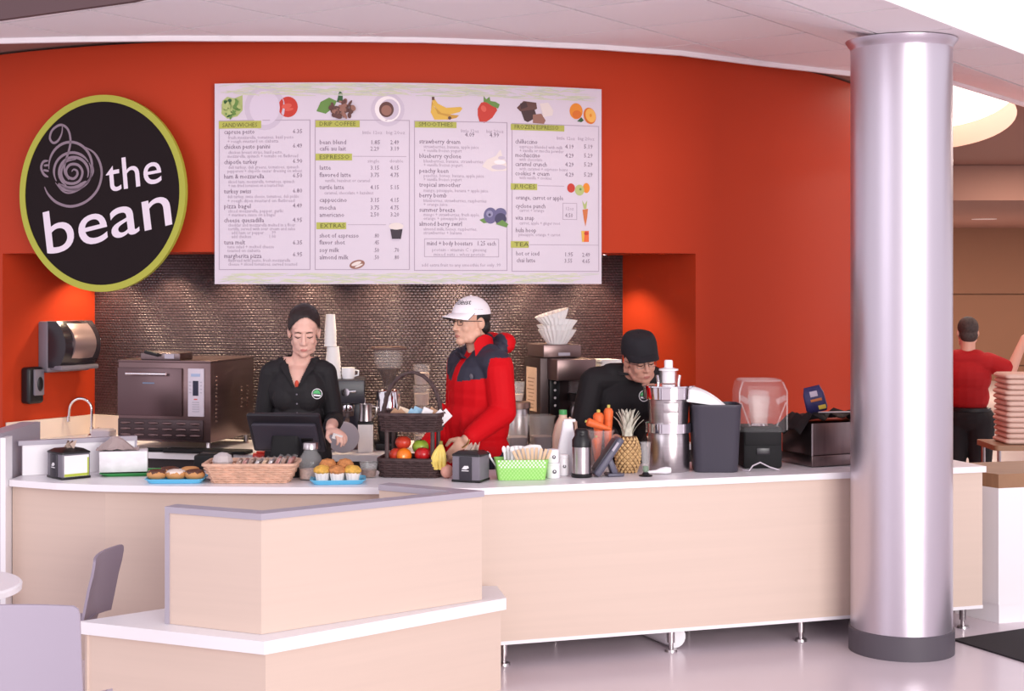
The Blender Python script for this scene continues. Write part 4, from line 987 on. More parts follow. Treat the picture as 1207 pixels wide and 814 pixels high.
# green woven basket with cutlery, napkins and stirrers
M_gw = mat('lime_woven_plastic', (150, 214, 110), 0.5); M_gw2 = mat('white_woven_plastic', (232, 240, 222), 0.5)
gb = base(614, 564)
t = thing('woven_bin', 'lime and white woven basket holding napkins and stirrers', 'basket', gb, R(4))
W_, D_, H_ = 0.262, 0.15, 0.10
mb = MB(); rr_loft(mb, [(W_ - 0.03, D_ - 0.03, 0), (W_, D_, H_), (W_ - 0.008, D_ - 0.008, H_), (W_ - 0.036, D_ - 0.036, 0.004)], 0.012); mb.build('shell', M_gw, t)
mb = MB(); nx, nz = 26, 10                    # raised woven checks on the front and the left end
for i in range(nx):
    for j in range(nz):
        if (i + j) % 2 == 0: continue
        k = (j + 0.5) / nz; w_ = (W_ - 0.03) + 0.03 * k; y = -((D_ - 0.03) + 0.03 * k) / 2
        mb.box((-w_ / 2 + 0.012 + (w_ - 0.024) * (i + 0.5) / nx, y - 0.0006, H_ * k), ((w_ - 0.024) / nx * 0.9, 0.003, H_ / nz * 0.86), mi=1 if j > 5 else 0)
mb.build('woven_check', [mat('lime_woven_light', (176, 226, 138), 0.5), M_gw2], t, smooth=False, kind='stuff')
M_wood = mat('birch_stirrer', (222, 190, 158), 0.7)
rnd = random.Random(4)
for i in range(9):
    mb = MB(); mb.box((0, 0, 0.07), (0.014, 0.003, 0.15), bev=0.001)
    o = mb.build('wooden_stirrer', M_wood, label='flat birch stirrer standing in a fan in the green basket', cat='stirrer', group='stirrers in the green basket', loc=gb + Vector((0.025 + i * 0.0085, -0.035 + 0.01 * (i % 3), 0.012)))
    o.rotation_euler = (R(6), R(-26 + i * 6.0), 0)
for i in range(6):
    mb = MB(); mb.tube([(0, 0, 0), (0, 0, 0.10), (0, 0.002, 0.125)], 0.0045, 6); mb.ell((0, 0.002, 0.135), (0.010, 0.004, 0.018))
    o = mb.build('plastic_cutlery', M_wplast, label='white plastic cutlery handle standing in the green basket' if i else 'white plastic spoon leaning out over the basket end', cat='cutlery', group='cutlery in the green basket' if i else None, loc=gb + Vector((-0.085 + i * 0.013, -0.03 + 0.016 * (i % 3), 0.01)))
    o.rotation_euler = (0, R(-34 if i == 0 else -8 + 3 * i), 0)
for k, (dx, w_, h_, lab) in enumerate(((-0.022, 0.075, 0.145, 'taller fan of white paper napkins in the green basket'), (0.058, 0.08, 0.15, 'fan of white paper napkins behind the stirrers'))):
    t = thing('paper_napkins', lab, 'napkins', gb + Vector((dx, 0.03, 0.012)), R(10))
    for q in range(7):
        mb = MB(); 
        ring_ = [(-w_ / 2, 0), (w_ / 2, 0), (w_ / 2 + 0.006, h_ * 0.8), (w_ * 0.3, h_), (-w_ * 0.3, h_ * 0.98), (-w_ / 2 - 0.004, h_ * 0.84)]
        mb.add([(x, q * 0.006, z) for x, z in ring_] + [(x, q * 0.006 + 0.003, z) for x, z in ring_], [(0, 1, 2, 3, 4, 5), (11, 10, 9, 8, 7, 6)] + [(i, (i + 1) % 6, 6 + (i + 1) % 6, 6 + i) for i in range(6)], M=Matrix.Rotation(R(-9 + 3 * q), 4, 'Y'))
        mb.build('napkin', M_paper, t, smooth=False)
# small white tubs with round emblem
M_em = mat('emblem_dark', (70, 62, 74), 0.5)
def tub(loc, r, h, label, tilt=0.0):
    t = thing('white_tub', label, 'tub', loc, 0, 'white tubs beside the green basket')
    t.rotation_euler = (0, tilt, R(10))
    mb = MB(); mb.lathe([(r * 0.92, 0), (r, 0.004), (r, h * 0.78), (r * 0.94, h * 0.82), (r * 1.03, h * 0.84), (r * 1.03, h * 0.96), (r * 0.9, h), (0.001, h)], seg=24); mb.build('body', M_wplast, t)
    mb = MB(); n = 20; mb.add([(0.3 * r * math.cos(2 * PI * i / n), -r - 0.0012, h * 0.45 + 0.3 * r * math.sin(2 * PI * i / n)) for i in range(n)], [tuple(range(n))]); mb.build('emblem', M_em, t, smooth=False)
    mb = MB(); mb.add([(-0.12 * r, -r - 0.002, h * 0.42), (0.14 * r, -r - 0.002, h * 0.44), (0.05 * r, -r - 0.002, h * 0.53), (-0.06 * r, -r - 0.002, h * 0.53)], [(0, 1, 2, 3)]); mb.build('emblem_mark', M_wplast, t, smooth=False)
tub(base(652, 563), 0.034, 0.075, 'white lidded tub with round dark emblem, front of the three')
tub(base(652, 563) + Vector((-0.002, 0.0, 0.076)), 0.031, 0.066, 'white tub with round dark emblem stacked on another tub')
tub(base(664, 560), 0.028, 0.105, 'taller white tub with round emblem next to the thermos')

# jug, white bottle, thermos
t = thing('milk_jug', 'tan plastic jug with green cap behind the white bottle', 'jug', base(663.5, 552))
mb = MB(); rr_loft(mb, [(0.105, 0.09, 0), (0.108, 0.095, 0.01), (0.108, 0.095, 0.17), (0.085, 0.075, 0.225), (0.05, 0.045, 0.262), (0.042, 0.04, 0.268), (0.042, 0.04, 0.28)], 0.022); mb.build('body', mat('tan_jug_plastic', (214, 182, 162), 0.35), t)
mb = MB(); mb.lathe([(0.021, 0.28), (0.021, 0.305), (0.001, 0.306)], seg=18); mb.build('cap', mat('jug_green', (70, 158, 90), 0.4), t)
mb = MB(); mb.tube([(0.03, 0, 0.262), (0.066, 0, 0.24), (0.07, 0, 0.18), (0.05, 0, 0.14)], 0.009, 8); mb.build('handle', MATS['tan_jug_plastic'], t)
t = thing('white_bottle', 'tall white tapered plastic bottle behind the tubs', 'bottle', base(669, 557.5))
mb = MB(); rr_loft(mb, [(0.098, 0.08, 0), (0.1, 0.082, 0.01), (0.098, 0.08, 0.13), (0.06, 0.055, 0.225), (0.052, 0.05, 0.262), (0.03, 0.03, 0.266)], 0.016); mb.build('body', M_wplast, t)
mb = MB(); mb.box((0.01, -0.005, 0.268), (0.06, 0.03, 0.014), bev=0.004); mb.build('spout', M_wplast, t)
t = thing('thermos', 'steel thermos flask with black top beside the carrots', 'flask', base(685.5, 562))
mb = MB(); mb.lathe([(0.05, 0.0), (0.052, 0.003), (0.052, 0.018), (0.046, 0.02)], seg=28); mb.build('base', M_black, t)
mb = MB(); mb.lathe([(0.0465, 0.018), (0.0465, 0.15)], seg=28); mb.build('body', M_steel, t)
mb = MB(); mb.lathe([(0.048, 0.15), (0.048, 0.185), (0.036, 0.205), (0.034, 0.22), (0.034, 0.232), (0.026, 0.24), (0.001, 0.241)], seg=28); mb.box((0, -0.03, 0.212), (0.022, 0.022, 0.016), bev=0.004); mb.build('top', M_black, t)

# bucket of carrots
cb = base(708, 556)
t = thing('carrot_bucket', 'clear plastic bucket full of carrots behind the card terminal', 'bucket', cb)
mb = MB(); mb.lathe([(0.048, 0.0), (0.068, 0.205), (0.073, 0.205), (0.073, 0.215), (0.066, 0.215), (0.046, 0.006)], seg=30); mb.build('bucket', M_frost, t)
M_car = mat('carrot_orange', (232, 108, 52), 0.5, vary=0.12, vscale=(12, 12, 60))
M_ctop = mat('carrot_top', (198, 186, 96), 0.7)
def carrot(p0, p1, r, label, topcut=True):
    p0, p1 = Vector(p0), Vector(p1); d_ = p1 - p0
    t = thing('carrot', label, 'carrot', cb + p0, 0, 'carrots in the clear bucket')
    t.rotation_euler = d_.to_track_quat('Z', 'Y').to_euler(); L_ = d_.length
    mb = MB(); mb.lathe([(r * 0.1, 0), (r * 0.35, L_ * 0.06), (r * 0.72, L_ * 0.4), (r * 0.95, L_ * 0.8), (r, L_ * 0.93), (r * 0.7, L_ * 0.985), (r * 0.3, L_)], seg=14); mb.build('root', M_car, t)
    mb = MB(); mb.lathe([(r * 0.32, L_ * 0.985), (r * 0.34, L_ * 1.05), (r * 0.2, L_ * 1.06)], seg=10); mb.build('top', M_ctop, t)
carrot((-0.012, 0.0, 0.07), (-0.012, -0.012, 0.305), 0.028, 'thick upright carrot at the front of the bucket')
carrot((0.034, 0.02, 0.06), (0.042, 0.024, 0.325), 0.025, 'tallest upright carrot at the back of the bucket')
carrot((0.05, -0.062, 0.222), (-0.075, -0.058, 0.262), 0.022, 'carrot lying across the bucket rim with pale stub')
carrot((0.036, -0.03, 0.08), (0.036, -0.032, 0.226), 0.02, 'short carrot tucked under the lying carrot')
carrot((-0.014, 0.034, 0.012), (-0.024, 0.04, 0.17), 0.02, 'carrot low inside the clear bucket')
carrot((-0.012, -0.03, 0.015), (-0.024, -0.04, 0.18), 0.018, 'carrot leaning left inside the clear bucket')

# payment terminal
t = thing('card_terminal', 'grey card payment terminal tilted on its stand', 'terminal', base(716, 561), R(14))
M_term = mat('slate_grey_plastic', (92, 90, 106), 0.4)
mb = MB(); mb.box((0.0, 0, 0.098), (0.036, 0.085, 0.225), rot=(0, R(36), 0), bev=0.012, seg=3); mb.build('handset', M_term, t)
mb = MB(); mb.box((-0.018, 0, 0.11), (0.008, 0.07, 0.19), rot=(0, R(36), 0), bev=0.003); mb.build('keypad_face', mat('keypad_dark', (54, 52, 62), 0.4), t)
mb = MB(); mb.box((0.028, -0.044, 0.15), (0.012, 0.003, 0.05), rot=(0, R(36), 0)); mb.build('side_stripe', M_lgrey, t)
mb = MB(); mb.box((0.035, 0, 0.008), (0.085, 0.08, 0.016), bev=0.006); mb.box((0.02, 0, 0.05), (0.03, 0.05, 0.09), rot=(0, R(-22), 0), bev=0.008); mb.build('stand', M_term, t)

# pineapple
pb = base(740, 556.5)
t = thing('pineapple', 'ripe pineapple with pale spiky crown beside the juicer', 'pineapple', pb)
M_pin = mat('pineapple_skin', (190, 146, 96), 0.6, vary=0.35, vscale=(45, 45, 45)); M_pin2 = mat('pineapple_eye', (214, 176, 124), 0.6, vary=0.3, vscale=(60, 60, 60))
def pr_(z): 
    k = z / 0.185; return 0.062 * (math.sin(PI * (0.14 + 0.74 * k)) ** 0.55)
mb = MB(); mb.lathe([(pr_(0.185 * i / 14), 0.185 * i / 14) for i in range(15)], seg=24); mb.build('body', mat('pineapple_groove', (112, 78, 50), 0.7), t)
mb = MB()
for j in range(12):
    z_ = 0.008 + j * 0.0148; r_ = pr_(z_); ne = 13
    for i in range(ne):
        a_ = 2 * PI * (i + 0.5 * (j % 2)) / ne; ca, sa_ = math.cos(a_), math.sin(a_)
        w_ = PI * r_ / ne * 0.94; hh = 0.0132
        c0 = Vector((r_ * ca, r_ * sa_, z_)); tx = Vector((-sa_, ca, 0)); nz_ = Vector((ca, sa_, 0)); up = Vector((0, 0, 1))
        P = [c0 + tx * w_, c0 + up * hh, c0 - tx * w_, c0 - up * hh, c0 + nz_ * 0.009 - up * 0.002]
        mb.add([p[:] for p in P], [(0, 1, 4), (1, 2, 4), (2, 3, 4), (3, 0, 4)])
mb.build('eye_scales', M_pin2, t, smooth=False, kind='stuff')
M_crown = mat('pineapple_crown', (206, 202, 186), 0.6, vary=0.3, vscale=(30, 30, 30))
rnd = random.Random(2)
for k in range(34):
    a_ = k * 2.4; lv = k / 34; ln = 0.06 + 0.07 * math.sin(PI * (0.25 + 0.7 * lv)); out = 0.05 * (1 - lv) + 0.012
    w_ = 0.021 - 0.007 * lv; z0_ = 0.178 + 0.055 * lv
    P = []
    for i in range(5):
        s_ = i / 4; rr_ = 0.018 * (1 - lv) + out * s_ ** 1.5; zz = z0_ + ln * s_ * (1 - 0.18 * s_ * (1 - lv)); ww = w_ * (1 - s_) ** 0.7
        c0 = Vector((rr_ * math.cos(a_), rr_ * math.sin(a_), zz)); tx = Vector((-math.sin(a_), math.cos(a_), 0)) * ww; nn_ = Vector((math.cos(a_), math.sin(a_), -0.3)) * 0.002
        P.append([tuple(c0 + tx), tuple(c0 + nn_ * 1.5), tuple(c0 - tx), tuple(c0 - nn_ * 0.2)])
    mb = MB(); mb.loft(P); mb.build('crown_leaf', M_crown, t)

# tumbler on black disc, white scoop
t = thing('drink_tumbler', 'small clear tumbler on a black disc beside the juicer', 'tumbler', base(761, 561))
mb = MB(); mb.lathe([(0.033, 0.0), (0.035, 0.004), (0.02, 0.008), (0.012, 0.02)], seg=22); mb.build('foot', M_black, t)
mb = MB(); mb.lathe([(0.018, 0.02), (0.026, 0.165), (0.028, 0.166), (0.028, 0.17), (0.024, 0.168), (0.016, 0.024)], seg=22); mb.build('glass', M_frost, t)
mb = MB(); mb.lathe([(0.012, 0.022), (0.016, 0.028), (0.014, 0.05), (0.001, 0.052)], seg=14); mb.build('herb', mat('herb_green', (62, 120, 66), 0.6), t)
mb = MB(); mb.tube([(-0.07, 0, 0.012), (-0.02, 0, 0.014), (0.0, 0, 0.018), (0.03, 0, 0.02), (0.055, 0, 0.02)], [0.006, 0.009, 0.014, 0.019, 0.014], 12); mb.build('scoop', M_wplast, label='white plastic scoop lying in front of the juicer', cat='scoop', loc=base(778, 559), rz=R(6))

# juicer
jb = at(788, 7.87)
t = thing('juicer', 'stainless commercial juicer with white pusher and chute', 'juicer', jb)
k = 7.87 / F
mb = MB(); mb.lathe([(0.104, 0.0), (0.108, 0.006), (0.106, 0.19), (0.102, 0.2)], seg=44); mb.build('motor_body', M_steel, t)
mb = MB(); mb.lathe([(0.108, 0.196), (0.124, 0.2), (0.124, 0.246), (0.108, 0.25)], seg=44); mb.build('clamp_ring', M_chrome, t)
mb = MB(); mb.lathe([(0.1, 0.248), (0.106, 0.37)], seg=44); mb.build('bowl', M_steel, t)
mb = MB(); mb.box((0, -0.106, 0.275), (0.075, 0.012, 0.075), bev=0.003); mb.box((0, -0.112, 0.33), (0.075, 0.008, 0.05), bev=0.003); mb.build('latch', M_steel, t)
mb = MB(); mb.lathe([(0.11, 0.366), (0.13, 0.372), (0.134, 0.43), (0.138, 0.432), (0.138, 0.439), (0.06, 0.445), (0.001, 0.446)], seg=44); mb.build('lid', M_chrome, t)
mb = MB(); mb.lathe([(0.05, 0.445), (0.044, 0.51), (0.047, 0.512), (0.047, 0.518), (0.04, 0.516), (0.04, 0.447)], seg=26); mb.build('feed_tube', M_clear, t)
for s_ in (-1, 1):
    mb = MB(); mb.tube([(s_ * 0.052, 0, 0.445), (s_ * 0.058, 0, 0.49)], 0.007, 8); mb.build('wing_knob', M_chrome, t)
mb = MB(); mb.lathe([(0.033, 0.45), (0.033, 0.512), (0.05, 0.514), (0.05, 0.522), (0.03, 0.526), (0.022, 0.53), (0.022, 0.562), (0.018, 0.568), (0.001, 0.569)], seg=24); mb.build('pusher', M_wplast, t)
# chute arching over to the bin
rings = []
for i in range(9):
    s_ = i / 8; x = 0.085 + 0.215 * s_; zt_ = 0.437 - 0.11 * s_ ** 2.0; zb_ = 0.36 - 0.03 * s_; w_ = 0.055
    zb_ = min(zb_, zt_ - 0.012)
    rings.append([(x, -w_ - 0.03, zb_), (x, w_ - 0.03, zb_), (x, w_ - 0.03, zt_ - 0.015), (x, w_ * 0.6 - 0.03, zt_), (x, -w_ * 0.6 - 0.03, zt_), (x, -w_ - 0.03, zt_ - 0.015)])
mb = MB(); mb.loft(rings); mb.build('pulp_chute', M_wplast, t)
# pulp bin
t = thing('pulp_bin', 'dark grey tapered bin catching juicer pulp', 'bin', at(842.5, 7.87), R(0))
mb = MB(); rr_loft(mb, [(0.215, 0.19, 0), (0.222, 0.197, 0.008), (0.25, 0.22, 0.325), (0.256, 0.226, 0.33), (0.256, 0.226, 0.345), (0.244, 0.214, 0.345), (0.21, 0.185, 0.012)], 0.04, n=5); mb.build('shell', mat('slate_bin_plastic', (66, 63, 74), 0.42, bump=0.15, bscale=300), t)

# blender under a clear hood
t = thing('blender', 'black blender under a clear sound hood', 'blender', at(894.5, 8.04), R(3))
mb = MB(); mb.box((0, 0, 0.108), (0.205, 0.2, 0.216), bev=0.014); mb.box((0, -0.1, 0.16), (0.19, 0.01, 0.08), bev=0.004); mb.build('motor_base', M_matblack, t)
mb = MB(); mb.box((0.0, -0.104, 0.09), (0.07, 0.005, 0.035), bev=0.002); mb.build('control_panel', mat('control_dark', (44, 40, 46), 0.3), t)
mb = MB(); rr_loft(mb, [(0.25, 0.225, 0.19), (0.252, 0.228, 0.40), (0.235, 0.21, 0.445), (0.19, 0.165, 0.462)], 0.04, n=5); mb.build('hood', M_clear, t)
mb = MB(); mb.tube([(x, y, 0.455) for x, y in rrect(0.21, 0.185, 0.04)], 0.006, 6, closed=True)
for s_ in (-1, 1):
    mb.tube([(s_ * 0.124, -0.11, 0.2), (s_ * 0.124, -0.11, 0.40), (s_ * 0.105, -0.095, 0.45)], 0.005, 6)
    mb.tube([(s_ * 0.118, -0.11, 0.37), (s_ * 0.075, -0.09, 0.345)], 0.016, 8)
    mb.tube([(s_ * 0.118, -0.112, 0.345), (s_ * 0.07, -0.11, 0.22)], 0.005, 6)
mb.build('hood_ribs', M_frost, t, kind='stuff')
mb = MB(); rr_loft(mb, [(0.085, 0.085, 0.218), (0.11, 0.11, 0.37), (0.118, 0.118, 0.372), (0.106, 0.106, 0.37), (0.08, 0.08, 0.224)], 0.03); mb.build('jar', glass('jar_plastic', (0.95, 0.88, 0.84), 0.1, 0.14), t)
mb = MB(); mb.box((0, 0, 0.385), (0.09, 0.09, 0.03), bev=0.012); mb.build('jar_lid', M_frost, t)
mb = MB(); mb.lathe([(0.05, 0.216), (0.04, 0.228), (0.001, 0.23)], seg=20); mb.build('drive_socket', M_chrome, t)
mb = MB(); mb.tube([(0, 0, 0.004), (0.03, -0.03, 0.004), (0.05, -0.025, 0.03), (0.09, -0.01, 0.045), (0.14, 0.0, 0.02), (0.19, 0.01, 0.004)], 0.004, 6); mb.build('power_cord', mat('pale_cord', (196, 186, 196), 0.5), label='thin pale cord in front of the blender', cat='cord', loc=at(875, 7.84))

# stainless step-sided machine with aprons and a snack bag on it
t = thing('steel_warmer', 'low stainless steel machine at the end of the worktop by the column', 'appliance', at(978, 8.2), R(24))
mb = MB(); mb.box((0, 0, 0.032), (0.44, 0.30, 0.056), bev=0.004); mb.build('plinth', M_dsteel, t)
mb = MB(); mb.box((0, 0.0, 0.145), (0.42, 0.28, 0.168), bev=0.004); mb.build('body', M_dsteel, t)
mb = MB(); mb.tube([(-0.212, -0.143, 0.06), (-0.212, -0.143, 0.228)], 0.005, 6); mb.build('corner_edge', M_steel, t)
mb = MB(); mb.tube([(-0.16, -0.12, 0.285), (0.2, -0.1, 0.275)], 0.004, 6); mb.build('top_rod', M_steel, t)
mb = MB(); n = 14; gg = []; rnd = random.Random(6)
for i in range(n):
    for j in range(6):
        x = -0.28 + 0.5 * i / (n - 1); y = -0.13 + 0.24 * j / 5
        z = 0.236 + 0.02 * rnd.random() + 0.03 * math.sin(i * 0.9 + j) ** 2; 
        if x < -0.2: z -= (abs(x) - 0.2) * 0.9
        gg.append((x, y, z))
mb.add(gg, [(i * 6 + j, (i + 1) * 6 + j, (i + 1) * 6 + j + 1, i * 6 + j + 1) for i in range(n - 1) for j in range(5)])
mb.add([(x, y, z - 0.006) for x, y, z in gg], [(i * 6 + j, i * 6 + j + 1, (i + 1) * 6 + j + 1, (i + 1) * 6 + j) for i in range(n - 1) for j in range(5)])
mb.build('black_cloth', M_matblack, label='crumpled black cloth draped over the steel machine', cat='cloth', loc=at(978, 8.2), rz=R(24))
t = thing('snack_bag', 'small dark blue printed bag on the steel machine', 'bag', at(964, 8.2) + Vector((0, 0, 0.272)), R(-12))
mb = MB(); rr_loft(mb, [(0.10, 0.03, 0.0), (0.115, 0.06, 0.02), (0.11, 0.06, 0.10), (0.09, 0.03, 0.13), (0.085, 0.006, 0.14)], 0.012, M=Matrix.Rotation(R(-14), 4, 'Y')); mb.build('bag', mat('navy_foil', (58, 54, 104), 0.35, vary=0.25, vscale=(20, 20, 20)), t)
for nm, c_, p_, s2 in (('label_patch', (210, 196, 214), (-0.022, -0.031, 0.098), (0.04, 0.004, 0.03)), ('orange_print', (206, 116, 60), (-0.008, -0.032, 0.066), (0.06, 0.004, 0.014)), ('yellow_print', (222, 194, 70), (0.024, -0.032, 0.03), (0.04, 0.004, 0.022))):
    mb = MB(); mb.box(p_, s2, rot=(0, R(-14), 0), bev=0.001); mb.build(nm, mat(nm, c_, 0.5), t)
# ================================================================ THINGS IN THE RECESS
def rad_rz(v): return math.asin(max(-1, min(1, (v.x - WC.x) / math.hypot(v.x - WC.x, v.y - WC.y))))
# oven
ov = at(221, 9.06); orz = R(-15)
t = thing('countertop_oven', 'dark stainless rapid cook oven with grey control panel', 'oven', ov, orz)
OW, OD, OZ0, OH = 0.585, 0.58, 0.052, 0.455
M_ov = mat('oven_steel', (120, 98, 98), 0.3, metal=0.85, vary=0.06, vscale=(2, 2, 40)); M_ovd = mat('oven_dark', (70, 56, 58), 0.35, metal=0.6)
mb = MB(); mb.box((0, 0, OZ0 + OH / 2), (OW, OD, OH), bev=0.005); body = mb.build('cabinet', M_ov, t)
mb = MB(); mb.box((0, 0.0, OZ0 + OH + 0.005), (OW + 0.004, OD + 0.004, 0.012), bev=0.003); mb.build('top_plate', M_ov, t)
mb = MB(); mb.box((-0.085, -OD / 2 - 0.008, OZ0 + 0.285), (0.41, 0.016, 0.275), bev=0.005); door = mb.build('door', mat('oven_door_steel', (104, 84, 86), 0.3, metal=0.8), t)
mb = MB(); mb.tube([(-0.22, -OD / 2 - 0.045, OZ0 + 0.39), (0.035, -OD / 2 - 0.045, OZ0 + 0.39)], 0.008, 10)
for x in (-0.20, 0.015): mb.tube([(x, -OD / 2 - 0.01, OZ0 + 0.39), (x, -OD / 2 - 0.045, OZ0 + 0.39)], 0.006, 8)
mb.build('handle', M_chrome, door)
mb = MB(); mb.box((-0.09, -OD / 2 - 0.0165, OZ0 + 0.335), (0.075, 0.002, 0.008)); mb.build('maker_badge', mat('badge_blue', (108, 124, 150), 0.4), door)
mb = MB(); mb.box((0.205, -OD / 2 - 0.006, OZ0 + 0.285), (0.1, 0.012, 0.275), bev=0.004); cp = mb.build('control_panel', mat('control_panel_grey', (204, 194, 206), 0.4), t)
mb = MB(); mb.box((0.205, -OD / 2 - 0.013, OZ0 + 0.31), (0.034, 0.003, 0.085)); mb.build('display', mat('display_dark', (34, 32, 54), 0.2), cp)
mb = MB()
for i in range(4):
    for s_ in (-1, 1): mb.box((0.205 + s_ * 0.034, -OD / 2 - 0.013, OZ0 + 0.345 - i * 0.02), (0.012, 0.003, 0.006))
for i in range(5): mb.box((0.205, -OD / 2 - 0.013, OZ0 + 0.23 - i * 0.013), (0.042, 0.003, 0.005))
mb.build('keys', M_lgrey, cp, smooth=False, kind='stuff')
mb = MB(); mb.box((0.205, -OD / 2 - 0.013, OZ0 + 0.247), (0.02, 0.003, 0.006)); mb.build('red_key', mat('key_red', (206, 80, 70), 0.4), cp)
mb = MB(); mb.box((0.205, -OD / 2 - 0.013, OZ0 + 0.385), (0.055, 0.003, 0.016)); mb.build('panel_badge', mat('badge_pale_blue', (160, 176, 206), 0.4), cp)
mb = MB(); mb.box((-0.02, -OD / 2 - 0.005, OZ0 + 0.07), (0.54, 0.01, 0.115), bev=0.003); vp = mb.build('vent_panel', M_ovd, t)
for i in range(6):
    for j in range(3):
        mb = MB(); mb.ell((-0.24 + i * 0.088, -OD / 2 - 0.011, OZ0 + 0.105 - j * 0.034), (0.034, 0.009, 0.009), seg=10, rings=6); mb.build('vent_slot', M_ov, vp)
for x in (0.30,):
    for yy, n_ in ((-0.22, 12), (0.12, 6), (0.2, 6)):
        for j in range(n_):
            mb = MB(); mb.ell((OW / 2 + 0.002, yy, OZ0 + 0.37 - j * 0.023 - (0.08 if n_ == 6 else 0)), (0.006, 0.014, 0.006), seg=8, rings=5); mb.build('side_vent', M_ov, t)
for sx in (-1, 1):
    for sy in (-1, 1):
        mb = MB(); mb.lathe([(0.02, 0), (0.014, 0.01), (0.014, 0.055)], (sx * 0.26, sy * 0.25, 0), seg=12); mb.build('foot', M_steel, t)
def on_oven(x, y, z):
    c, s = math.cos(orz), math.sin(orz); return ov + Vector((x * c - y * s, x * s + y * c, z))
t = thing('pizza_peel', 'steel tray with black handle lying on top of the oven', 'tray', on_oven(-0.03, -0.2, OZ0 + OH + 0.012), orz)
mb = MB(); mb.box((0, 0, 0.02), (0.25, 0.16, 0.04), bev=0.004); mb.build('pan', M_dsteel, t)
mb = MB(); mb.tube([(-0.09, -0.09, 0.048), (0.0, -0.1, 0.03)], 0.012, 8); mb.build('grip', M_black, t)
mb = MB(); mb.box((0.06, -0.083, 0.022), (0.06, 0.004, 0.026)); mb.build('label', M_lgrey, t)
# dark paddle and board under the oven
mb = MB(); mb.box((0, 0, 0.011), (0.50, 0.12, 0.02), bev=0.006); mb.tube([(-0.25, 0, 0.012), (-0.36, -0.02, 0.012)], 0.012, 8)
mb.build('oven_paddle', M_matblack, label='flat black paddle on the worktop in front of the oven', cat='paddle', loc=at(245, 8.66) + Vector((0, 0.0, 0)), rz=R(-12))

# tap
t = thing('gooseneck_tap', 'chrome gooseneck tap at the sink by the orange side wall', 'tap', at(108, 9.55))
mb = MB(); mb.lathe([(0.026, 0), (0.026, 0.012), (0.014, 0.02), (0.014, 0.06)], seg=18); mb.build('base', M_chrome, t)
mb = MB(); mb.tube([(0, 0, 0.05), (0, 0, 0.17)] + [(-0.07 + 0.07 * math.cos(PI * i / 12), 0, 0.17 + 0.07 * math.sin(PI * i / 12)) for i in range(1, 12)] + [(-0.14, 0, 0.17), (-0.145, 0, 0.12)], 0.009, 10); mb.build('spout', M_chrome, t)
mb = MB(); mb.tube([(-0.145, 0, 0.13), (-0.147, 0, 0.095)], 0.0125, 12); mb.build('aerator', M_chrome, t)
mb = MB(); mb.tube([(0.012, 0, 0.04), (0.05, -0.01, 0.055)], 0.006, 8); mb.build('lever', M_chrome, t)
mb = MB(); rr_loft(mb, [(0.13, 0.09, 0), (0.13, 0.09, 0.07), (0.11, 0.07, 0.08)], 0.015); mb.build('soap_box', M_lgrey, label='small pale grey block beside the sink tap', cat='box', loc=at(122, 9.25), rz=R(-15))

# wall dispensers on the left side wall of the recess
wl_dir = Vector((ring(AL, NR)[0] - ring(AL, WR)[0], ring(AL, NR)[1] - ring(AL, WR)[1])).normalized(); wl_n = Vector((wl_dir.y, -wl_dir.x))
def wall_left_pt(px, off):
    k = (px - CX) / F; p = Vector(ring(AL, WR)[:2]) + wl_n * off
    D = (p.x * wl_dir.y - p.y * wl_dir.x) / (k * wl_dir.y - wl_dir.x); return Vector((k * D, D))
wrz = math.atan2(wl_dir.y, wl_dir.x)               # local +X along the wall, local -Y out of the wall
c_ = wall_left_pt(70, 0.0)
t = thing('paper_towel_dispenser', 'smoky grey paper towel dispenser on the orange side wall', 'dispenser', (c_.x, c_.y, WP(0, 437, c_.y).z), wrz)
DWd, DH = 0.34, 0.315
mb = MB(); mb.box((0, -0.045, DH / 2), (DWd, 0.088, DH), bev=0.012); mb.build('back_case', M_grey, t)
rings = []
for i in range(11):
    a_ = i / 10; z_ = 0.03 + (DH - 0.03) * a_; dd_ = 0.10 + 0.12 * math.sin(PI * (0.12 + 0.8 * a_)) ** 0.8
    rings.append([(-DWd / 2 + 0.006, -0.085, z_), (DWd / 2 - 0.006, -0.085, z_), (DWd / 2 - 0.03, -dd_, z_), (0, -dd_ - 0.012, z_), (-DWd / 2 + 0.03, -dd_, z_)])
mb = MB(); mb.loft(rings); mb.build('cover', mat('smoky_cover', (44, 38, 44), 0.18), t)
rings = []
for i in range(11):
    a_ = i / 10; z_ = 0.085 + (DH - 0.10) * a_; dd_ = 0.118 + 0.12 * math.sin(PI * (0.2 + 0.72 * a_)) ** 0.8
    rings.append([(-0.085, -0.1, z_), (0.09, -0.1, z_), (0.085, -dd_ - 0.004, z_), (0, -dd_ - 0.012, z_), (-0.08, -dd_ - 0.004, z_)])
mb = MB(); mb.loft(rings); mb.build('silver_panel', mat('silver_panel', (172, 150, 152), 0.3, metal=0.7), t)
mb = MB(); mb.box((0.0, -0.135, 0.03), (0.30, 0.12, 0.03), bev=0.01); mb.build('outlet_lip', M_grey, t)
mb = MB(); mb.box((0.125, -0.205, 0.2), (0.045, 0.01, 0.008)); mb.build('badge', M_emblem, t)
c_ = wall_left_pt(33, 0.0)
t = thing('soap_dispenser', 'slim black and grey soap dispenser on the orange wall', 'dispenser', (c_.x, c_.y, WP(0, 475, c_.y).z), wrz)
mb = MB(); mb.box((0, -0.04, 0.112), (0.12, 0.08, 0.224), bev=0.02, seg=3); mb.build('case', M_black, t)
mb = MB(); mb.box((0.012, -0.084, 0.13), (0.075, 0.02, 0.16), bev=0.008); mb.build('front_plate', M_grey, t)
mb = MB(); mb.ell((0.015, -0.095, 0.12), (0.022, 0.008, 0.045)); mb.build('window', M_black, t)

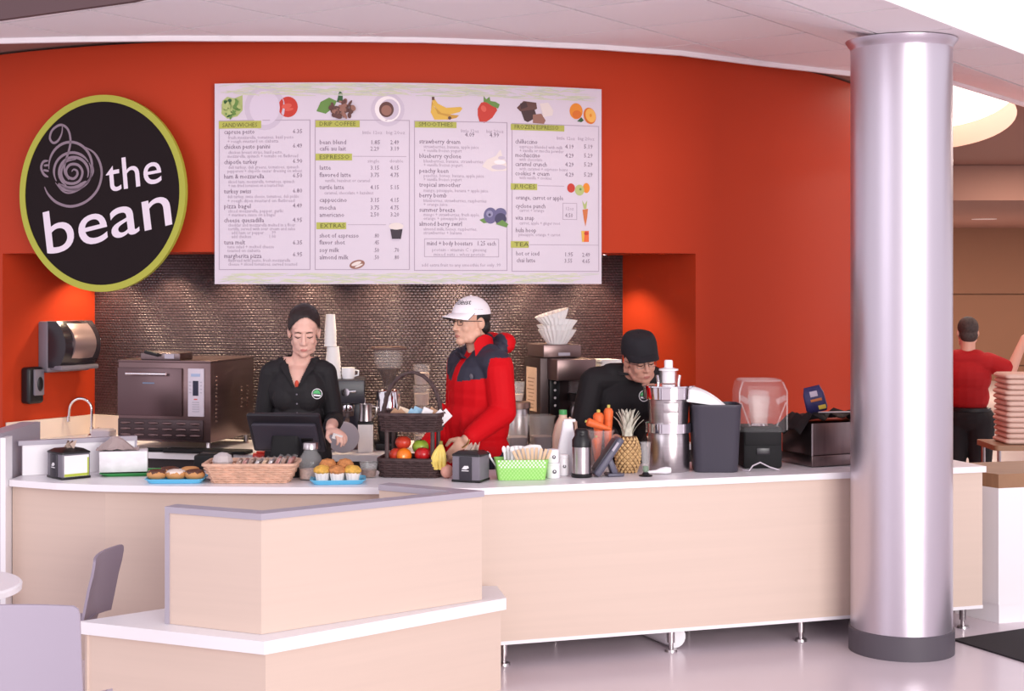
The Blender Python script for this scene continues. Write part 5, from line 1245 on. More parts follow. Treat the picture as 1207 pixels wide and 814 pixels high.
# espresso machine with cups
e = at(384, 9.0)
t = thing('espresso_machine', 'dark espresso machine behind the woman in the black shirt', 'coffee machine', e, R(5))
mb = MB(); mb.box((0, 0.04, 0.33), (0.46, 0.36, 0.14), bev=0.01); mb.build('head', mat('machine_slate', (48, 46, 56), 0.35), t)
mb = MB(); mb.box((0, 0.14, 0.16), (0.46, 0.14, 0.26), bev=0.006); mb.build('back_case', mat('machine_dark_blue', (56, 56, 74), 0.35), t)
mb = MB(); mb.box((0, -0.02, 0.025), (0.46, 0.34, 0.05), bev=0.006); mb.build('drip_tray', M_dsteel, t)
for x in (-0.22, 0.222):
    mb = MB(); mb.box((x, -0.10, 0.16), (0.022, 0.05, 0.26), bev=0.004); mb.build('upright', M_lgrey, t)
mb = MB(); mb.lathe([(0.035, 0.0), (0.04, 0.03), (0.03, 0.05)], (0.13, -0.08, 0.215), seg=20); mb.build('group_head', M_chrome, t)
mb = MB(); mb.lathe([(0.034, 0.0), (0.036, 0.03)], (0.13, -0.08, 0.185), seg=20); mb.tube([(0.13, -0.1, 0.2), (0.13, -0.2, 0.17)], [0.011, 0.014], 10); mb.build('portafilter', M_dsteel, t)
mb = MB(); mb.tube([(0.12, -0.14, 0.33), (0.12, -0.175, 0.33)], 0.022, 14); mb.tube([(0.12, -0.165, 0.33), (0.18, -0.17, 0.335)], 0.008, 8); mb.build('steam_knob', M_chrome, t)
mb = MB(); mb.tube([(0.13, -0.12, 0.2), (0.135, -0.13, 0.12), (0.13, -0.135, 0.09)], 0.006, 8); mb.build('steam_wand', M_chrome, t)
# inverted paper cup towers on the machine
def cup_tower(loc, r, n_, label):
    t = thing('paper_cup_tower', label, 'paper cups', loc)
    for i in range(n_):
        z_ = i * 0.022
        mb = MB(); k0 = 1 - 0.012 * i
        mb.lathe([(r * 1.04 * k0, z_), (r * 1.04 * k0, z_ + 0.006), (r * k0, z_ + 0.006), (r * 0.78 * k0, z_ + 0.1), (0.001, z_ + 0.1)], seg=26)
        mb.build('cup', M_paper, t)
cup_tower(e + Vector((0.045, -0.02, 0.401)), 0.047, 5, 'wide lower tower of inverted white paper cups')
mb = None
cup_tower(e + Vector((0.03, -0.02, 0.401 + 0.19)), 0.036, 5, 'narrow tower of white paper cups on top of the wide one')
t = thing('milk_pitcher', 'small white pitcher on top of the espresso machine', 'pitcher', e + Vector((0.135, -0.02, 0.401)))
mb = MB(); mb.lathe([(0.034, 0), (0.04, 0.03), (0.038, 0.06), (0.041, 0.064), (0.036, 0.062), (0.032, 0.006)], seg=22); mb.build('bowl', M_wplast, t)
mb = MB(); mb.tube([(0.036, 0, 0.05), (0.06, 0, 0.045), (0.058, 0, 0.02), (0.036, 0, 0.015)], 0.005, 8); mb.build('handle', M_wplast, t)
# grey disc, black rack and white block beside the machine
mb = MB(); mb.lathe([(0.001, 0), (0.085, 0.002), (0.09, 0.012), (0.08, 0.018), (0.001, 0.014)], seg=32, M=Matrix.Translation((0, 0, 0.09)) @ Matrix.Rotation(R(72), 4, 'X')); mb.build('round_tray', mat('pale_grey_disc', (176, 168, 176), 0.35), label='round pale grey disc leaning behind the woman\'s hand', cat='tray', loc=at(405, 8.62))
t = thing('paper_block', 'white upright paper block beside the grinder', 'paper', at(431, 8.72), R(4))
mb = MB(); mb.box((0, 0, 0.08), (0.085, 0.09, 0.16), bev=0.004); mb.build('block', M_paper, t)
mb = MB(); mb.box((0, 0.0, 0.165), (0.09, 0.095, 0.012), bev=0.004); mb.build('cap', M_black, t)
t = thing('steel_pitcher', 'small steel pitcher standing on the paper block', 'pitcher', at(431, 8.72) + Vector((0, 0, 0.172)))
mb = MB(); mb.lathe([(0.034, 0.0), (0.04, 0.004), (0.034, 0.07), (0.036, 0.1), (0.033, 0.1), (0.03, 0.01)], seg=22); mb.build('body', M_steel, t)
mb = MB(); mb.tube([(0.033, 0, 0.09), (0.062, 0, 0.08), (0.056, 0, 0.03), (0.036, 0, 0.02)], 0.005, 8); mb.build('handle', M_steel, t)
# grinder
t = thing('coffee_grinder', 'coffee grinder with clear hopper of beans behind the basket', 'grinder', at(458, 8.9), R(10))
mb = MB(); mb.box((0, 0.0, 0.02), (0.17, 0.22, 0.04), bev=0.008); mb.box((0, 0.04, 0.12), (0.11, 0.12, 0.2), bev=0.012); mb.build('base', M_black, t)
mb = MB(); mb.lathe([(0.055, 0.2), (0.072, 0.215), (0.072, 0.33), (0.06, 0.345), (0.035, 0.355)], seg=28); mb.build('burr_housing', M_chrome, t)
mb = MB(); mb.box((0, -0.07, 0.2), (0.07, 0.06, 0.08), bev=0.008); mb.build('doser', M_dsteel, t)
mb = MB(); mb.lathe([(0.032, 0.352), (0.04, 0.40), (0.084, 0.50), (0.086, 0.575), (0.08, 0.575), (0.078, 0.505), (0.034, 0.40)], seg=28); mb.build('hopper', M_clear, t)
mb = MB(); mb.lathe([(0.03, 0.36), (0.036, 0.40), (0.066, 0.465), (0.001, 0.47)], seg=22); mb.build('beans', mat('coffee_bean_brown', (70, 42, 32), 0.5, vary=0.4, vscale=(90, 90, 90), bump=0.6, bscale=120), t)
mb = MB(); mb.box((0, 0, 0.583), (0.19, 0.17, 0.016), bev=0.005); mb.build('lid', mat('hopper_lid', (96, 66, 60), 0.4), t)
# stacked clear canisters
for i in range(4):
    t = thing('clear_canister', ('bottom', 'second from bottom', 'third from bottom', 'topmost')[i] + ' clear canister in the stack behind the basket', 'canister', at(497, 8.95) + Vector((0, 0, i * 0.122)), 0, 'stacked clear canisters')
    mb = MB(); mb.lathe([(0.042, 0), (0.05, 0.112), (0.054, 0.112), (0.054, 0.12), (0.048, 0.12), (0.04, 0.004)], seg=24); mb.build('canister', M_frost, t)
    mb = MB(); mb.lathe([(0.04, 0.005), (0.045, 0.07), (0.001, 0.074)], seg=20); mb.build('contents', mat('beige_powder', (206, 184, 172), 0.8), t)
# steel canister with clear cup, clear bins
t = thing('steel_canister', 'steel canister beside the coffee brewer', 'canister', at(610, 8.95))
mb = MB(); mb.lathe([(0.07, 0), (0.072, 0.005), (0.072, 0.225), (0.068, 0.23)], seg=26); mb.build('body', M_steel, t)
mb = MB(); mb.lathe([(0.076, 0.23), (0.076, 0.262), (0.07, 0.268), (0.001, 0.27)], seg=26); mb.build('lid', mat('canister_lid_brown', (148, 120, 112), 0.35, metal=0.5), t)
t = thing('clear_cup', 'clear cup standing on the steel canister', 'cup', at(610, 8.95) + Vector((0, 0, 0.271)))
mb = MB(); mb.lathe([(0.03, 0), (0.045, 0.11), (0.049, 0.112), (0.044, 0.108), (0.028, 0.004)], seg=22); mb.build('cup', M_frost, t)
mb = MB(); mb.lathe([(0.028, 0.004), (0.034, 0.04), (0.001, 0.042)], seg=18); mb.build('contents', MATS['beige_powder'], t)
for px, D_, lab, w_ in ((608, 8.68, 'clear square bin behind the green basket', 0.13), (638, 8.72, 'clear square bin in front of the coffee brewer', 0.13)):
    t = thing('clear_bin', lab, 'bin', at(px, D_), R(14))
    mb = MB(); rr_loft(mb, [(w_ - 0.03, 0.13, 0), (w_, 0.15, 0.2), (w_ + 0.012, 0.162, 0.2), (w_ + 0.012, 0.162, 0.208), (w_ - 0.004, 0.146, 0.208), (w_ - 0.034, 0.126, 0.004)], 0.02); mb.build('bin', M_frost, t)
    mb = MB(); rr_loft(mb, [(w_ - 0.036, 0.12, 0.006), (w_ - 0.02, 0.13, 0.09)], 0.02); mb.build('contents', mat('grey_lids', (150, 136, 140), 0.5), t)
# coffee brewer
br_ = at(659, 9.12)
t = thing('coffee_brewer', 'brown steel coffee brewer with glass funnel and posted notice', 'coffee brewer', br_, R(21))
M_brw = mat('brewer_steel', (132, 110, 108), 0.34, metal=0.75)
mb = MB(); mb.box((-0.02, 0.06, 0.26), (0.26, 0.26, 0.52), bev=0.006); mb.build('tower', mat('brewer_dark', (74, 60, 60), 0.4, metal=0.5), t)
mb = MB(); mb.box((0.02, -0.07, 0.455), (0.25, 0.30, 0.125), bev=0.008); mb.build('head', M_brw, t)
mb = MB(); mb.box((-0.02, 0.03, 0.56), (0.24, 0.26, 0.075), bev=0.006); mb.build('top_box', M_brw, t)
mb = MB(); mb.box((-0.01, -0.102, 0.542), (0.075, 0.004, 0.018)); mb.build('badge', M_lgrey, t)
mb = MB(); mb.box((-0.068, -0.085, 0.29), (0.065, 0.03, 0.22), bev=0.006); cp = mb.build('control_strip', M_black, t)
for i in range(4):
    mb = MB(); mb.ell((-0.068, -0.102, 0.375 - i * 0.045), (0.008, 0.004, 0.008), seg=10, rings=6); mb.build('button', M_emblem, cp)
mb = MB(); mb.lathe([(0.03, 0.235), (0.035, 0.28), (0.05, 0.31), (0.054, 0.39), (0.05, 0.395)], (0.065, -0.12, 0), seg=24); mb.build('funnel', M_frost, t)
mb = MB(); mb.lathe([(0.056, 0.265), (0.058, 0.31), (0.052, 0.312)], (0.065, -0.12, 0), seg=24); mb.tube([(0.065, -0.17, 0.29), (0.11, -0.21, 0.3)], 0.009, 8); mb.build('funnel_band', M_black, t)
mb = MB(); mb.lathe([(0.05, 0.05), (0.05, 0.21), (0.04, 0.235)], (0.065, -0.12, 0), seg=24); mb.build('server', M_steel, t)
mb = MB(); mb.box((0.02, -0.07, 0.02), (0.27, 0.32, 0.04), bev=0.006); mb.build('base', M_brw, t)
mb = MB(); mb.box((-0.153, 0.06, 0.33), (0.004, 0.16, 0.26)); nt_ = mb.build('notice', mat('tan_notice', (208, 178, 156), 0.8), t, smooth=False)
mb = MB()
for i in range(9): mb.box((-0.1556, 0.06 + 0.01 * (i % 2), 0.395 - i * 0.022), (0.001, 0.11 - 0.02 * (i % 3), 0.006))
mb.build('notice_print', mat('notice_ink', (158, 128, 112), 0.8), nt_, smooth=False, kind='stuff')
mb = MB(); mb.ell((0.115, -0.223, 0.46), (0.009, 0.004, 0.009), seg=12, rings=6); mb.build('indicator', mat('indicator_red', (196, 60, 50), 0.4), t)
# nested coffee filters
tops = ['lowest', 'second', 'third', 'tilted topmost']
cf = br_ + Vector((-0.012, -0.02, 0.599))
n_ = 48; rings = []
for r_, z_ in ((0.058, 0.0), (0.088, 0.045), (0.112, 0.085), (0.106, 0.086), (0.082, 0.047), (0.054, 0.006)):
    q_ = 0.0035 if r_ > 0.07 else 0.0
    rings.append([((r_ + q_ * (-1) ** j) * math.cos(2 * PI * j / n_), (r_ + q_ * (-1) ** j) * math.sin(2 * PI * j / n_), z_) for j in range(n_)])
for i in range(4):
    mb = MB(); mb.loft(rings)
    o = mb.build('coffee_filter', M_paper, label=tops[i] + ' white pleated coffee filter of the pile on the brewer', cat='coffee filter', group='coffee filters on the brewer', loc=cf + Vector(((0, -0.004, 0.004, -0.012)[i], 0, (0, 0.034, 0.068, 0.112)[i])), smooth=False)
    o.rotation_euler = (R((0, 2, -3, 4)[i]), R((0, -3, 5, -16)[i]), 0); k_ = (1, 1, 0.96, 0.92)[i]; o.scale = (k_, k_, k_)
# dark cabinet with papers behind the man in the black cap
t = thing('tea_urn_cabinet', 'dark box shelf with cream top behind the man in black', 'shelf', at(720, 9.25), R(24))
mb = MB(); mb.box((0, 0, 0.225), (0.20, 0.22, 0.45), bev=0.006); mb.build('case', MATS['brewer_dark'], t)
mb = MB(); mb.box((0, 0, 0.458), (0.23, 0.24, 0.014), bev=0.003); mb.build('top', M_cream, t)
mb = MB()
for i in range(5): mb.box((-0.03, 0, 0.004 + i * 0.007), (0.14, 0.16, 0.006), rot=(0, 0, 0.06 * (i % 3)))
mb.build('paper_stack', M_paper, smooth=False, label='small stack of white papers on the cream shelf top', cat='paper', loc=at(718, 9.25) + Vector((0, 0, 0.466)), rz=R(24))

# ================================================================ SEATING AND THE HALL BEHIND
M_chair = mat('lilac_grey_shell', (172, 163, 178), 0.4); M_chaird = mat('grey_shell', (150, 138, 154), 0.45)
def shell_chair(loc, rz, label, seat_h, back_h, w, m):
    t = thing('shell_chair', label, 'chair', loc, rz)
    # local: sitter faces +Y; back stands at -Y
    def slab(pts, wfun, th):
        rings = []
        for i, (y, z) in enumerate(pts):
            y0, z0 = pts[max(i - 1, 0)]; y1, z1 = pts[min(i + 1, len(pts) - 1)]; L_ = math.hypot(y1 - y0, z1 - z0); ny, nz = -(z1 - z0) / L_, (y1 - y0) / L_
            w_ = wfun(i / (len(pts) - 1)); rr_ = []
            for j in range(9): x = -w_ + 2 * w_ * j / 8; cv = 0.03 * (x / w) ** 2 * 4; rr_.append((x, y + ny * cv, z + nz * cv))
            for j in range(9): x = w_ - 2 * w_ * j / 8; cv = 0.03 * (x / w) ** 2 * 4; rr_.append((x, y + ny * (cv - th), z + nz * (cv - th)))
            rings.append(rr_)
        return rings
    hw = w / 2
    bk = [(-0.2, seat_h + 0.05), (-0.215, seat_h + 0.12), (-0.235, seat_h + 0.22), (-0.25, seat_h + (back_h - seat_h) * 0.8), (-0.258, back_h - 0.025), (-0.26, back_h - 0.008), (-0.2605, back_h)]
    mb = MB(); mb.loft(slab(bk, lambda s: hw * (1 if s < 0.66 else 1 - 0.02 * (s - 0.66) * 3 if s < 0.8 else (0.975 if s < 0.95 else 0.91)), 0.012)); mb.build('backrest', m, t)
    st = [(-0.2, seat_h + 0.06), (-0.185, seat_h + 0.015), (-0.15, seat_h), (0.0, seat_h - 0.01), (0.14, seat_h), (0.2, seat_h - 0.012), (0.215, seat_h - 0.04)]
    mb = MB(); mb.loft(slab(st, lambda s: hw, 0.012)); mb.build('seat', m, t)
    for sx in (-1, 1):
        for y0, y1 in ((-0.14, -0.2), (0.13, 0.19)):
            mb = MB(); mb.tube([(sx * hw * 0.6, y0, seat_h - 0.02), (sx * hw * 0.85, y1, 0.0)], 0.011, 8); mb.build('leg', M_chrome, t)
    mb = MB(); mb.tube([(-hw * 0.65, -0.14, seat_h - 0.03), (hw * 0.65, -0.14, seat_h - 0.03), (hw * 0.65, 0.13, seat_h - 0.03), (-hw * 0.65, 0.13, seat_h - 0.03)], 0.009, 8, closed=True); mb.build('under_frame', M_chrome, t)
shell_chair((-1.625, 4.9 + 0.25, 0), R(3), 'lilac grey shell chair seen from behind, nearest the camera', 0.39, 0.80, 0.46, M_chair)
shell_chair((-2.06, 6.75, 0), R(87), 'grey shell chair turned sideways behind the white ledge', 0.30, 0.645, 0.40, M_chaird)
t = thing('cafe_table', 'round white cafe table at the left edge', 'table', (-2.09, 5.5, 0))
mb = MB(); mb.lathe([(0.29, 0.71), (0.31, 0.715), (0.312, 0.735), (0.305, 0.742), (0.001, 0.742)], seg=56); mb.build('top', M_white, t)
mb = MB(); mb.lathe([(0.035, 0.02), (0.035, 0.71)], seg=20); mb.build('pedestal', M_steel, t)
mb = MB(); mb.lathe([(0.22, 0.0), (0.22, 0.012), (0.05, 0.03)], seg=36); mb.build('foot', M_steel, t)
# floor mat
ca, sn = math.cos(R(28)), math.sin(R(28)); q = [(0, 0), (1.4, 0), (1.4, -0.9), (0, -0.9)]
mb = MB(); mb.prism([(2.25 + x * ca - y * sn * 0.75, 7.80 + x * sn + y * ca * 0.85) for x, y in q], 0.0, 0.009); mb.build('floor_mat', mat('black_mat', (40, 34, 38), 0.85, bump=0.3, bscale=200), smooth=False, label='black floor mat at the right behind the column', cat='mat')
# white unit beyond the counter end
t = thing('white_cabinet', 'white cabinet with brown top beside the counter end', 'cabinet', (0, 0, 0))
wa = Vector((2.53, 8.16)); d_ = Vector((0.96, 0.28)); wn_ = Vector((-0.28, 0.96))
q = [wa + wn_ * 0.3 - d_ * 0.0, wa + d_ * 0.08, wa + d_ * 0.98, wa + d_ * 0.98 + wn_ * 0.5, wa + wn_ * 0.5]
mb = MB(); mb.prism([tuple(p) for p in q], 0.1, 0.725); mb.build('body', M_white, t, smooth=False)
qc = sum(q, Vector((0, 0))) / 5
mb = MB(); mb.prism([tuple(qc + (p - qc) * 0.985) for p in q], 0.0, 0.1); mb.build('plinth', M_white, t, smooth=False)
mb = MB(); mb.prism([tuple(qc + (p - qc) * 1.0) for p in q], 0.725, 0.80); mb.build('top', mat('brown_wood_top', (150, 112, 84), 0.5, vary=0.12, vscale=(4, 30, 4)), t, smooth=False)
# roll of white sheeting under the counter
mb = MB(); x, y = along(1.05, 0.30); mb.tube([(0.05, -0.19, 0.062), (0.02, -0.1, 0.06), (-0.10, 0.16, 0.058)], [0.055, 0.058, 0.055], 18); mb.build('paper_roll', M_wplast, label='white roll lying on the floor under the counter', cat='roll', loc=(x, y, 0))
# cart with folded cloths
M_cloth = mat('cream_cloth', (222, 190, 176), 0.9, bump=0.2)
t = thing('serving_cart', 'brown shelf cart holding the folded cloths', 'cart', at(1215, 10.4, 0.0))
mb = MB(); rr_loft(mb, [(0.62, 0.42, 0.70), (0.62, 0.42, 0.735)], 0.03); mb.build('shelf', MATS['brown_wood_top'], t)
mb = MB(); rr_loft(mb, [(0.62, 0.42, 0.40), (0.62, 0.42, 0.43)], 0.03); mb.build('lower_shelf', M_black, t)
for sx in (-1, 1):
    for sy in (-1, 1):
        mb = MB(); mb.tube([(sx * 0.27, sy * 0.17, 0), (sx * 0.27, sy * 0.17, 0.705)], 0.014, 8); mb.build('post', M_steel, t)
rnd = random.Random(14)
for i in range(13):
    mb = MB(); rr_loft(mb, [(0.40, 0.28, 0.002), (0.425, 0.30, 0.010), (0.43, 0.305, 0.019), (0.42, 0.30, 0.028), (0.40, 0.28, 0.035)], 0.03)
    lab = 'folded cream cloth, ' + ('bottom' if i == 0 else 'topmost' if i == 12 else '%s from bottom' % ['', 'second', 'third', 'fourth', 'fifth', 'sixth', 'seventh', 'eighth', 'ninth', 'tenth', 'eleventh', 'twelfth'][i]) + ' of the tall stack'
    mb.build('folded_cloth', M_cloth, label=lab, cat='cloth', group='folded cloths on the cart', loc=at(1215, 10.4, 0.735) + Vector((0.012 * (rnd.random() - 0.5), 0.01 * (rnd.random() - 0.5), i * 0.0365)), rz=0.05 * (rnd.random() - 0.5))
# ================================================================ PEOPLE
M_skin1 = mat('skin_fair', (226, 180, 164), 0.5, sss=0.08); M_skin2 = mat('skin_light', (220, 172, 148), 0.5, sss=0.08); M_skin3 = mat('skin_rosy', (214, 160, 140), 0.5, sss=0.08)
M_lip = mat('lip', (200, 128, 120), 0.45); M_lip2 = mat('lip_muted', (186, 118, 108), 0.5)
M_hair = mat('dark_brown_hair', (38, 26, 26), 0.5, vary=0.3, vscale=(40, 40, 6)); M_hair2 = mat('grey_brown_hair', (62, 50, 48), 0.7, vary=0.3, vscale=(60, 60, 60)); M_hairblack = mat('black_hair', (30, 24, 24), 0.6)
M_shirt = mat('black_shirt', (25, 22, 26), 0.75, bump=0.25, bscale=22); M_jack = mat('red_jacket', (205, 10, 22), 0.7, spec=0.2, bump=0.35, bscale=11); M_navy = mat('charcoal_navy_yoke', (46, 46, 62), 0.6, bump=0.3, bscale=14); M_polo = mat('dark_red_polo', (166, 14, 20), 0.8, bump=0.3, bscale=10); M_trous = mat('black_trousers', (26, 23, 27), 0.8)
M_eye = mat('eye_dark', (40, 30, 30), 0.3); M_brow = mat('brow_brown', (74, 52, 46), 0.8); M_shoe = mat('black_shoe', (24, 22, 24), 0.5)

def T_of(c, pitch, yaw, roll=0.0): return Matrix.Translation(Vector(c)) @ Euler((R(pitch), R(roll), R(yaw)), 'XYZ').to_matrix().to_4x4()
def head_prims(T, s, male=False):   # face looks along local -Y
    out = []
    def E(c, r, rot=None): out.append(('e', tuple(x * s for x in c), tuple(x * s for x in r), rot, T))
    def C(a_, ra, b_, rb): out.append(('c', tuple(T @ (Vector(a_) * s)), ra * s, tuple(T @ (Vector(b_) * s)), rb * s))
    j = 1.0 if male else 0.88
    E((0, .012, .036), (.074, .092, .084)); E((0, -.022, -.025), (.060 * (1.04 if male else 1), .066, .086))
    C((-.032 * j, -.03, -.082), .030, (.032 * j, -.03, -.082), .030); E((0, -.066, -.098), (.026 * j, .024, .022))
    C((-.05 * j, .0, -.06), .022, (-.025 * j, -.05, -.09), .02); C((.05 * j, .0, -.06), .022, (.025 * j, -.05, -.09), .02)
    ck = 1.0 if male else .86
    E((-.033, -.055, -.032), (.026 * ck, .026 * ck, .03 * ck)); E((.033, -.055, -.032), (.026 * ck, .026 * ck, .03 * ck)); E((0, -.033, -.056), (.057 * (1 if male else .97), .055, .056))
    E((0, -.07, .026), (.052, .018, .016))
    C((0, -.084, .008), .008, (0, -.103, -.034), .0115); E((-.012, -.093, -.038), (.009, .010, .007)); E((.012, -.093, -.038), (.009, .010, .007))
    E((-.030, -.074, .002), (.017, .012, .011)); E((.030, -.074, .002), (.017, .012, .011))
    E((0, -.085, -.067), (.019, .009, .005)); E((0, -.084, -.076), (.016, .009, .006)); E((0, -.076, -.070), (.03, .011, .016))
    E((-.074, .012, -.012), (.010, .020, .031), (0, 0, .3)); E((.074, .012, -.012), (.010, .020, .031), (0, 0, -.3))
    return out
def hand_prims(wrist, d, n, side, curl=35, s=1.0):
    d = Vector(d).normalized(); n = Vector(n); n = (n - d * n.dot(d)).normalized(); b = d.cross(n) * side; w = Vector(wrist); out = []
    B = Matrix((b, d, n)).transposed().to_4x4(); B.translation = w + d * .05 * s
    out.append(('e', (0, 0, 0), (.040 * s, .05 * s, .0175 * s), None, B))
    for i in range(4):
        p = w + d * (.083 - .004 * abs(i - 1.3)) * s + b * (-.031 + .0205 * i) * s; L_ = (.066, .076, .071, .056)[i] * s; a_ = R(curl * .45); r_ = (.0092, .0095, .0092, .0082)[i] * s
        p_prev = w + d * .055 * s + b * (-.026 + .0175 * i) * s; out.append(('c', tuple(p_prev), r_ * 1.05, tuple(p), r_))
        for k in range(3):
            q = p + (d * math.cos(a_) + n * math.sin(a_)) * L_ * (.45, .32, .23)[k]; out.append(('c', tuple(p), r_, tuple(q), r_ * .9)); p = q; r_ *= .92; a_ += R(curl)
    p = w + d * .025 * s - b * .03 * s + n * .006 * s; q = p + (d * .62 - b * .55 + n * .4).normalized() * .042 * s; r2 = q + (d * .9 + n * .45 + b * .1).normalized() * .034 * s
    out += [('c', tuple(p), .0135 * s, tuple(q), .0105 * s), ('c', tuple(q), .0105 * s, tuple(r2), .0082 * s)]
    return out
def limb(pts): return [('c', pts[i][0], pts[i][1], pts[i + 1][0], pts[i + 1][1]) for i in range(len(pts) - 1)]
def legs(hipz, kneez, w, k=1.0, y=0.0):
    out = []
    for sx in (-1, 1):
        out += limb([((sx * w, y, hipz), .092 * k), ((sx * (w + .004), y - .01, kneez), .058 * k), ((sx * (w + .004), y + .01, kneez - .12), .054 * k), ((sx * (w + .002), y + .02, .09), .037 * k)])
        out += [('c', (sx * (w + .002), y + .035, .045), .036 * k, (sx * (w + .02), y - .13, .034), .032 * k)]
    return out
def fat(prims, d): 
    o = []
    for p in prims:
        if p[0] == 'c': o.append(('c', p[1], p[2] + d, p[3], p[4] + d))
        else: o.append(('e', p[1], tuple(x + d for x in p[2])) + tuple(p[3:]))
    return o
def front_y(o, x, z, tol=0.012):
    c = [v.co.y for v in o.data.vertices if abs(v.co.x - x) < tol and abs(v.co.z - z) < tol]
    return min(c) if c else 0.0
def shoes(t, w, y=0.0, k=1.0):
    for sx in (-1, 1):
        mb = MB(); mb.loft([[(sx * (w + .002 + .01 * s_) + x * (0.04 + 0.012 * math.sin(PI * s_)), y + .08 - .26 * s_, max(0.0, z * (0.095 - 0.05 * s_))) for x, z in ((-1, 0), (1, 0), (1, .6), (.5, 1), (-.5, 1), (-1, .6))] for s_ in (0, .2, .45, .7, .9, 1.0)]); mb.build('shoe', M_shoe, t)
def face_bits(t, T, s, brow, eye_open, lash=True, par=None):
    par = par or t
    for sx in (-1, 1):
        mb = MB(); mb.tube([T @ (Vector((sx * x, y, z)) * s) for x, y, z in ((.012, -.0885, .019), (.028, -.0865, .0218), (.046, -.076, .0165))], [.0022 * s, .003 * s, .0016 * s], 6); mb.build('eyebrow', brow, par)
        if eye_open:
            mb = MB(); mb.ell(T @ (Vector((sx * .030, -.0815, .001)) * s), .0062 * s, seg=12, rings=8); mb.build('eye', M_eye, par)
        else:
            mb = MB(); mb.tube([T @ (Vector((sx * x, y, z)) * s) for x, y, z in ((.015, -.0835, -.003), (.029, -.0885, -.0075), (.045, -.079, -.003))], [.0014 * s, .0026 * s, .0016 * s], 6); mb.build('eyelashes', M_eye, par)
def glasses(t, T, s, m):
    mb = MB()
    for sx in (-1, 1):
        mb.tube([T @ (Vector((sx * .032 + x * .95, -.097 + .006 * abs(x) / .02, -.002 + y)) * s) for x, y in rrect(.042, .028, .009)], .0016 * s, 6, closed=True)
        mb.tube([T @ (Vector(p) * s) for p in ((sx * .052, -.092, .006), (sx * .078, -.05, .004), (sx * .082, .02, .0), (sx * .08, .035, -.012))], .0018 * s, 6)
    mb.tube([T @ (Vector(p) * s) for p in ((-.011, -.097, .003), (0, -.1, .006), (.011, -.097, .003))], .0016 * s, 6)
    mb.build('glasses', m, t, kind='stuff')
def lip_fn(T, s, base_fn=None):
    Ti = T.inverted()
    def f(c, n):
        q = (Ti @ c) / s
        if q.y < -.078 and ((q.x / .0185) ** 2 + ((q.z + .0715) / .0075) ** 2) < 1: return 1
        return base_fn(c, n) if base_fn else 0
    return f
def emblem(t, o, x, z, r, yaw=0):
    y = min(front_y(o, x, z), front_y(o, x - r * .6, z), front_y(o, x + r * .6, z)) - .003
    n = 24; e_ = thing_part = MB()
    e_.add([(x + r * math.cos(2 * PI * i / n), y, z + r * math.sin(2 * PI * i / n)) for i in range(n)], [tuple(range(n))], 0)
    e_.add([(x + .88 * r * math.cos(2 * PI * i / n), y - .0008, z + .88 * r * math.sin(2 * PI * i / n)) for i in range(n)], [tuple(range(n))], 1)
    e_.add([(x - .8 * r, y - .0016, z + .05 * r), (x - .55 * r, y - .0016, z + .55 * r), (x, y - .0016, z + .8 * r), (x + .45 * r, y - .0016, z + .55 * r), (x + .75 * r, y - .0016, z - .1 * r), (x + .2 * r, y - .0016, z + .02 * r)], [(0, 1, 2, 3, 4, 5)], 2)
    e_.add([(x - .7 * r, y - .0016, z - .1 * r), (x + .7 * r, y - .0016, z - .22 * r), (x + .65 * r, y - .0016, z - .5 * r), (x - .62 * r, y - .0016, z - .4 * r)], [(0, 1, 2, 3)], 0)
    e_.build('shirt_emblem', [M_wplast, mat('emblem_black', (30, 28, 32), 0.6), mat('emblem_green', (96, 190, 120), 0.6)], t, smooth=False, kind='stuff')

# ---------------------------------------------------------------- woman at the register
ox, oy = -1.148, 8.2
t = thing('person', 'woman in black v-neck shirt looking down at her hands', 'person', (ox, oy, 0))
hs = 1.06; TH = T_of((.036, -.035, 1.568), 17, 7)
torso = [('e', (0, .01, .95), (.165, .115, .13)), ('e', (0, .005, 1.09), (.128, .098, .15)), ('e', (0, 0, 1.25), (.15, .105, .14)), ('e', (-.055, -.058, 1.215), (.062, .045, .07)), ('e', (.055, -.058, 1.215), (.062, .045, .07)), ('e', (0, -.05, 1.21), (.08, .045, .08)),
         ('c', (-.128, .012, 1.352), .050, (.128, .012, 1.352), .050), ('c', (-.07, .02, 1.385), .045, (.07, .02, 1.385), .045)]
armR = limb([((-.148, .01, 1.342), .048), ((-.196, .035, 1.08), .039)]); foreR = limb([((-.196, .035, 1.08), .04), ((-.09, -.27, 1.06), .027)])
wr = Vector((.205, -.27, 1.07))
armL = limb([((.148, .01, 1.342), .048), ((.192, .03, 1.09), .039)]); foreL = limb([((.192, .03, 1.09), .04), (tuple(wr), .026)])
neck = limb([((0, .022, 1.36), .05), ((.02, .005, 1.47), .046), (tuple(TH @ Vector((0, .02, -.05))), .046)])
prims = torso + armR + foreR + armL + foreL + neck + head_prims(TH, hs) + legs(.9, .5, .085, .95)
prims += hand_prims(wr, (.62, -.62, -.28), (-.2, .15, -1), 1, 42) + hand_prims((-.09, -.27, 1.06), (.5, -.85, -.1), (0, 0, -1), -1, 25)
bd = blob(prims,   .0045, 6, 'body', [M_skin1, M_lip], t, lip_fn(TH, hs))
face_bits(t, TH, hs, M_brow, False)
vz = 1.275
def vneck(c, n): return (c.y < .01 and c.z > vz and abs(c.x - .006) < .008 + (c.z - vz) * .40) or (c.z > 1.395 and abs(c.x) < .075) or (c.z > 1.425)
sh = blob(fat(torso + armR + armL, .011) + fat(limb([((-.196, .035, 1.08), .041), ((-.155, -.10, 1.07), .038)]) + limb([((.192, .03, 1.09), .041), ((.197, -.10, 1.08), .038)]), .010), .004, 5, 'shirt', M_shirt, t, delfn=lambda c, n: vneck(c, n) or c.z < .84)
mb = MB()
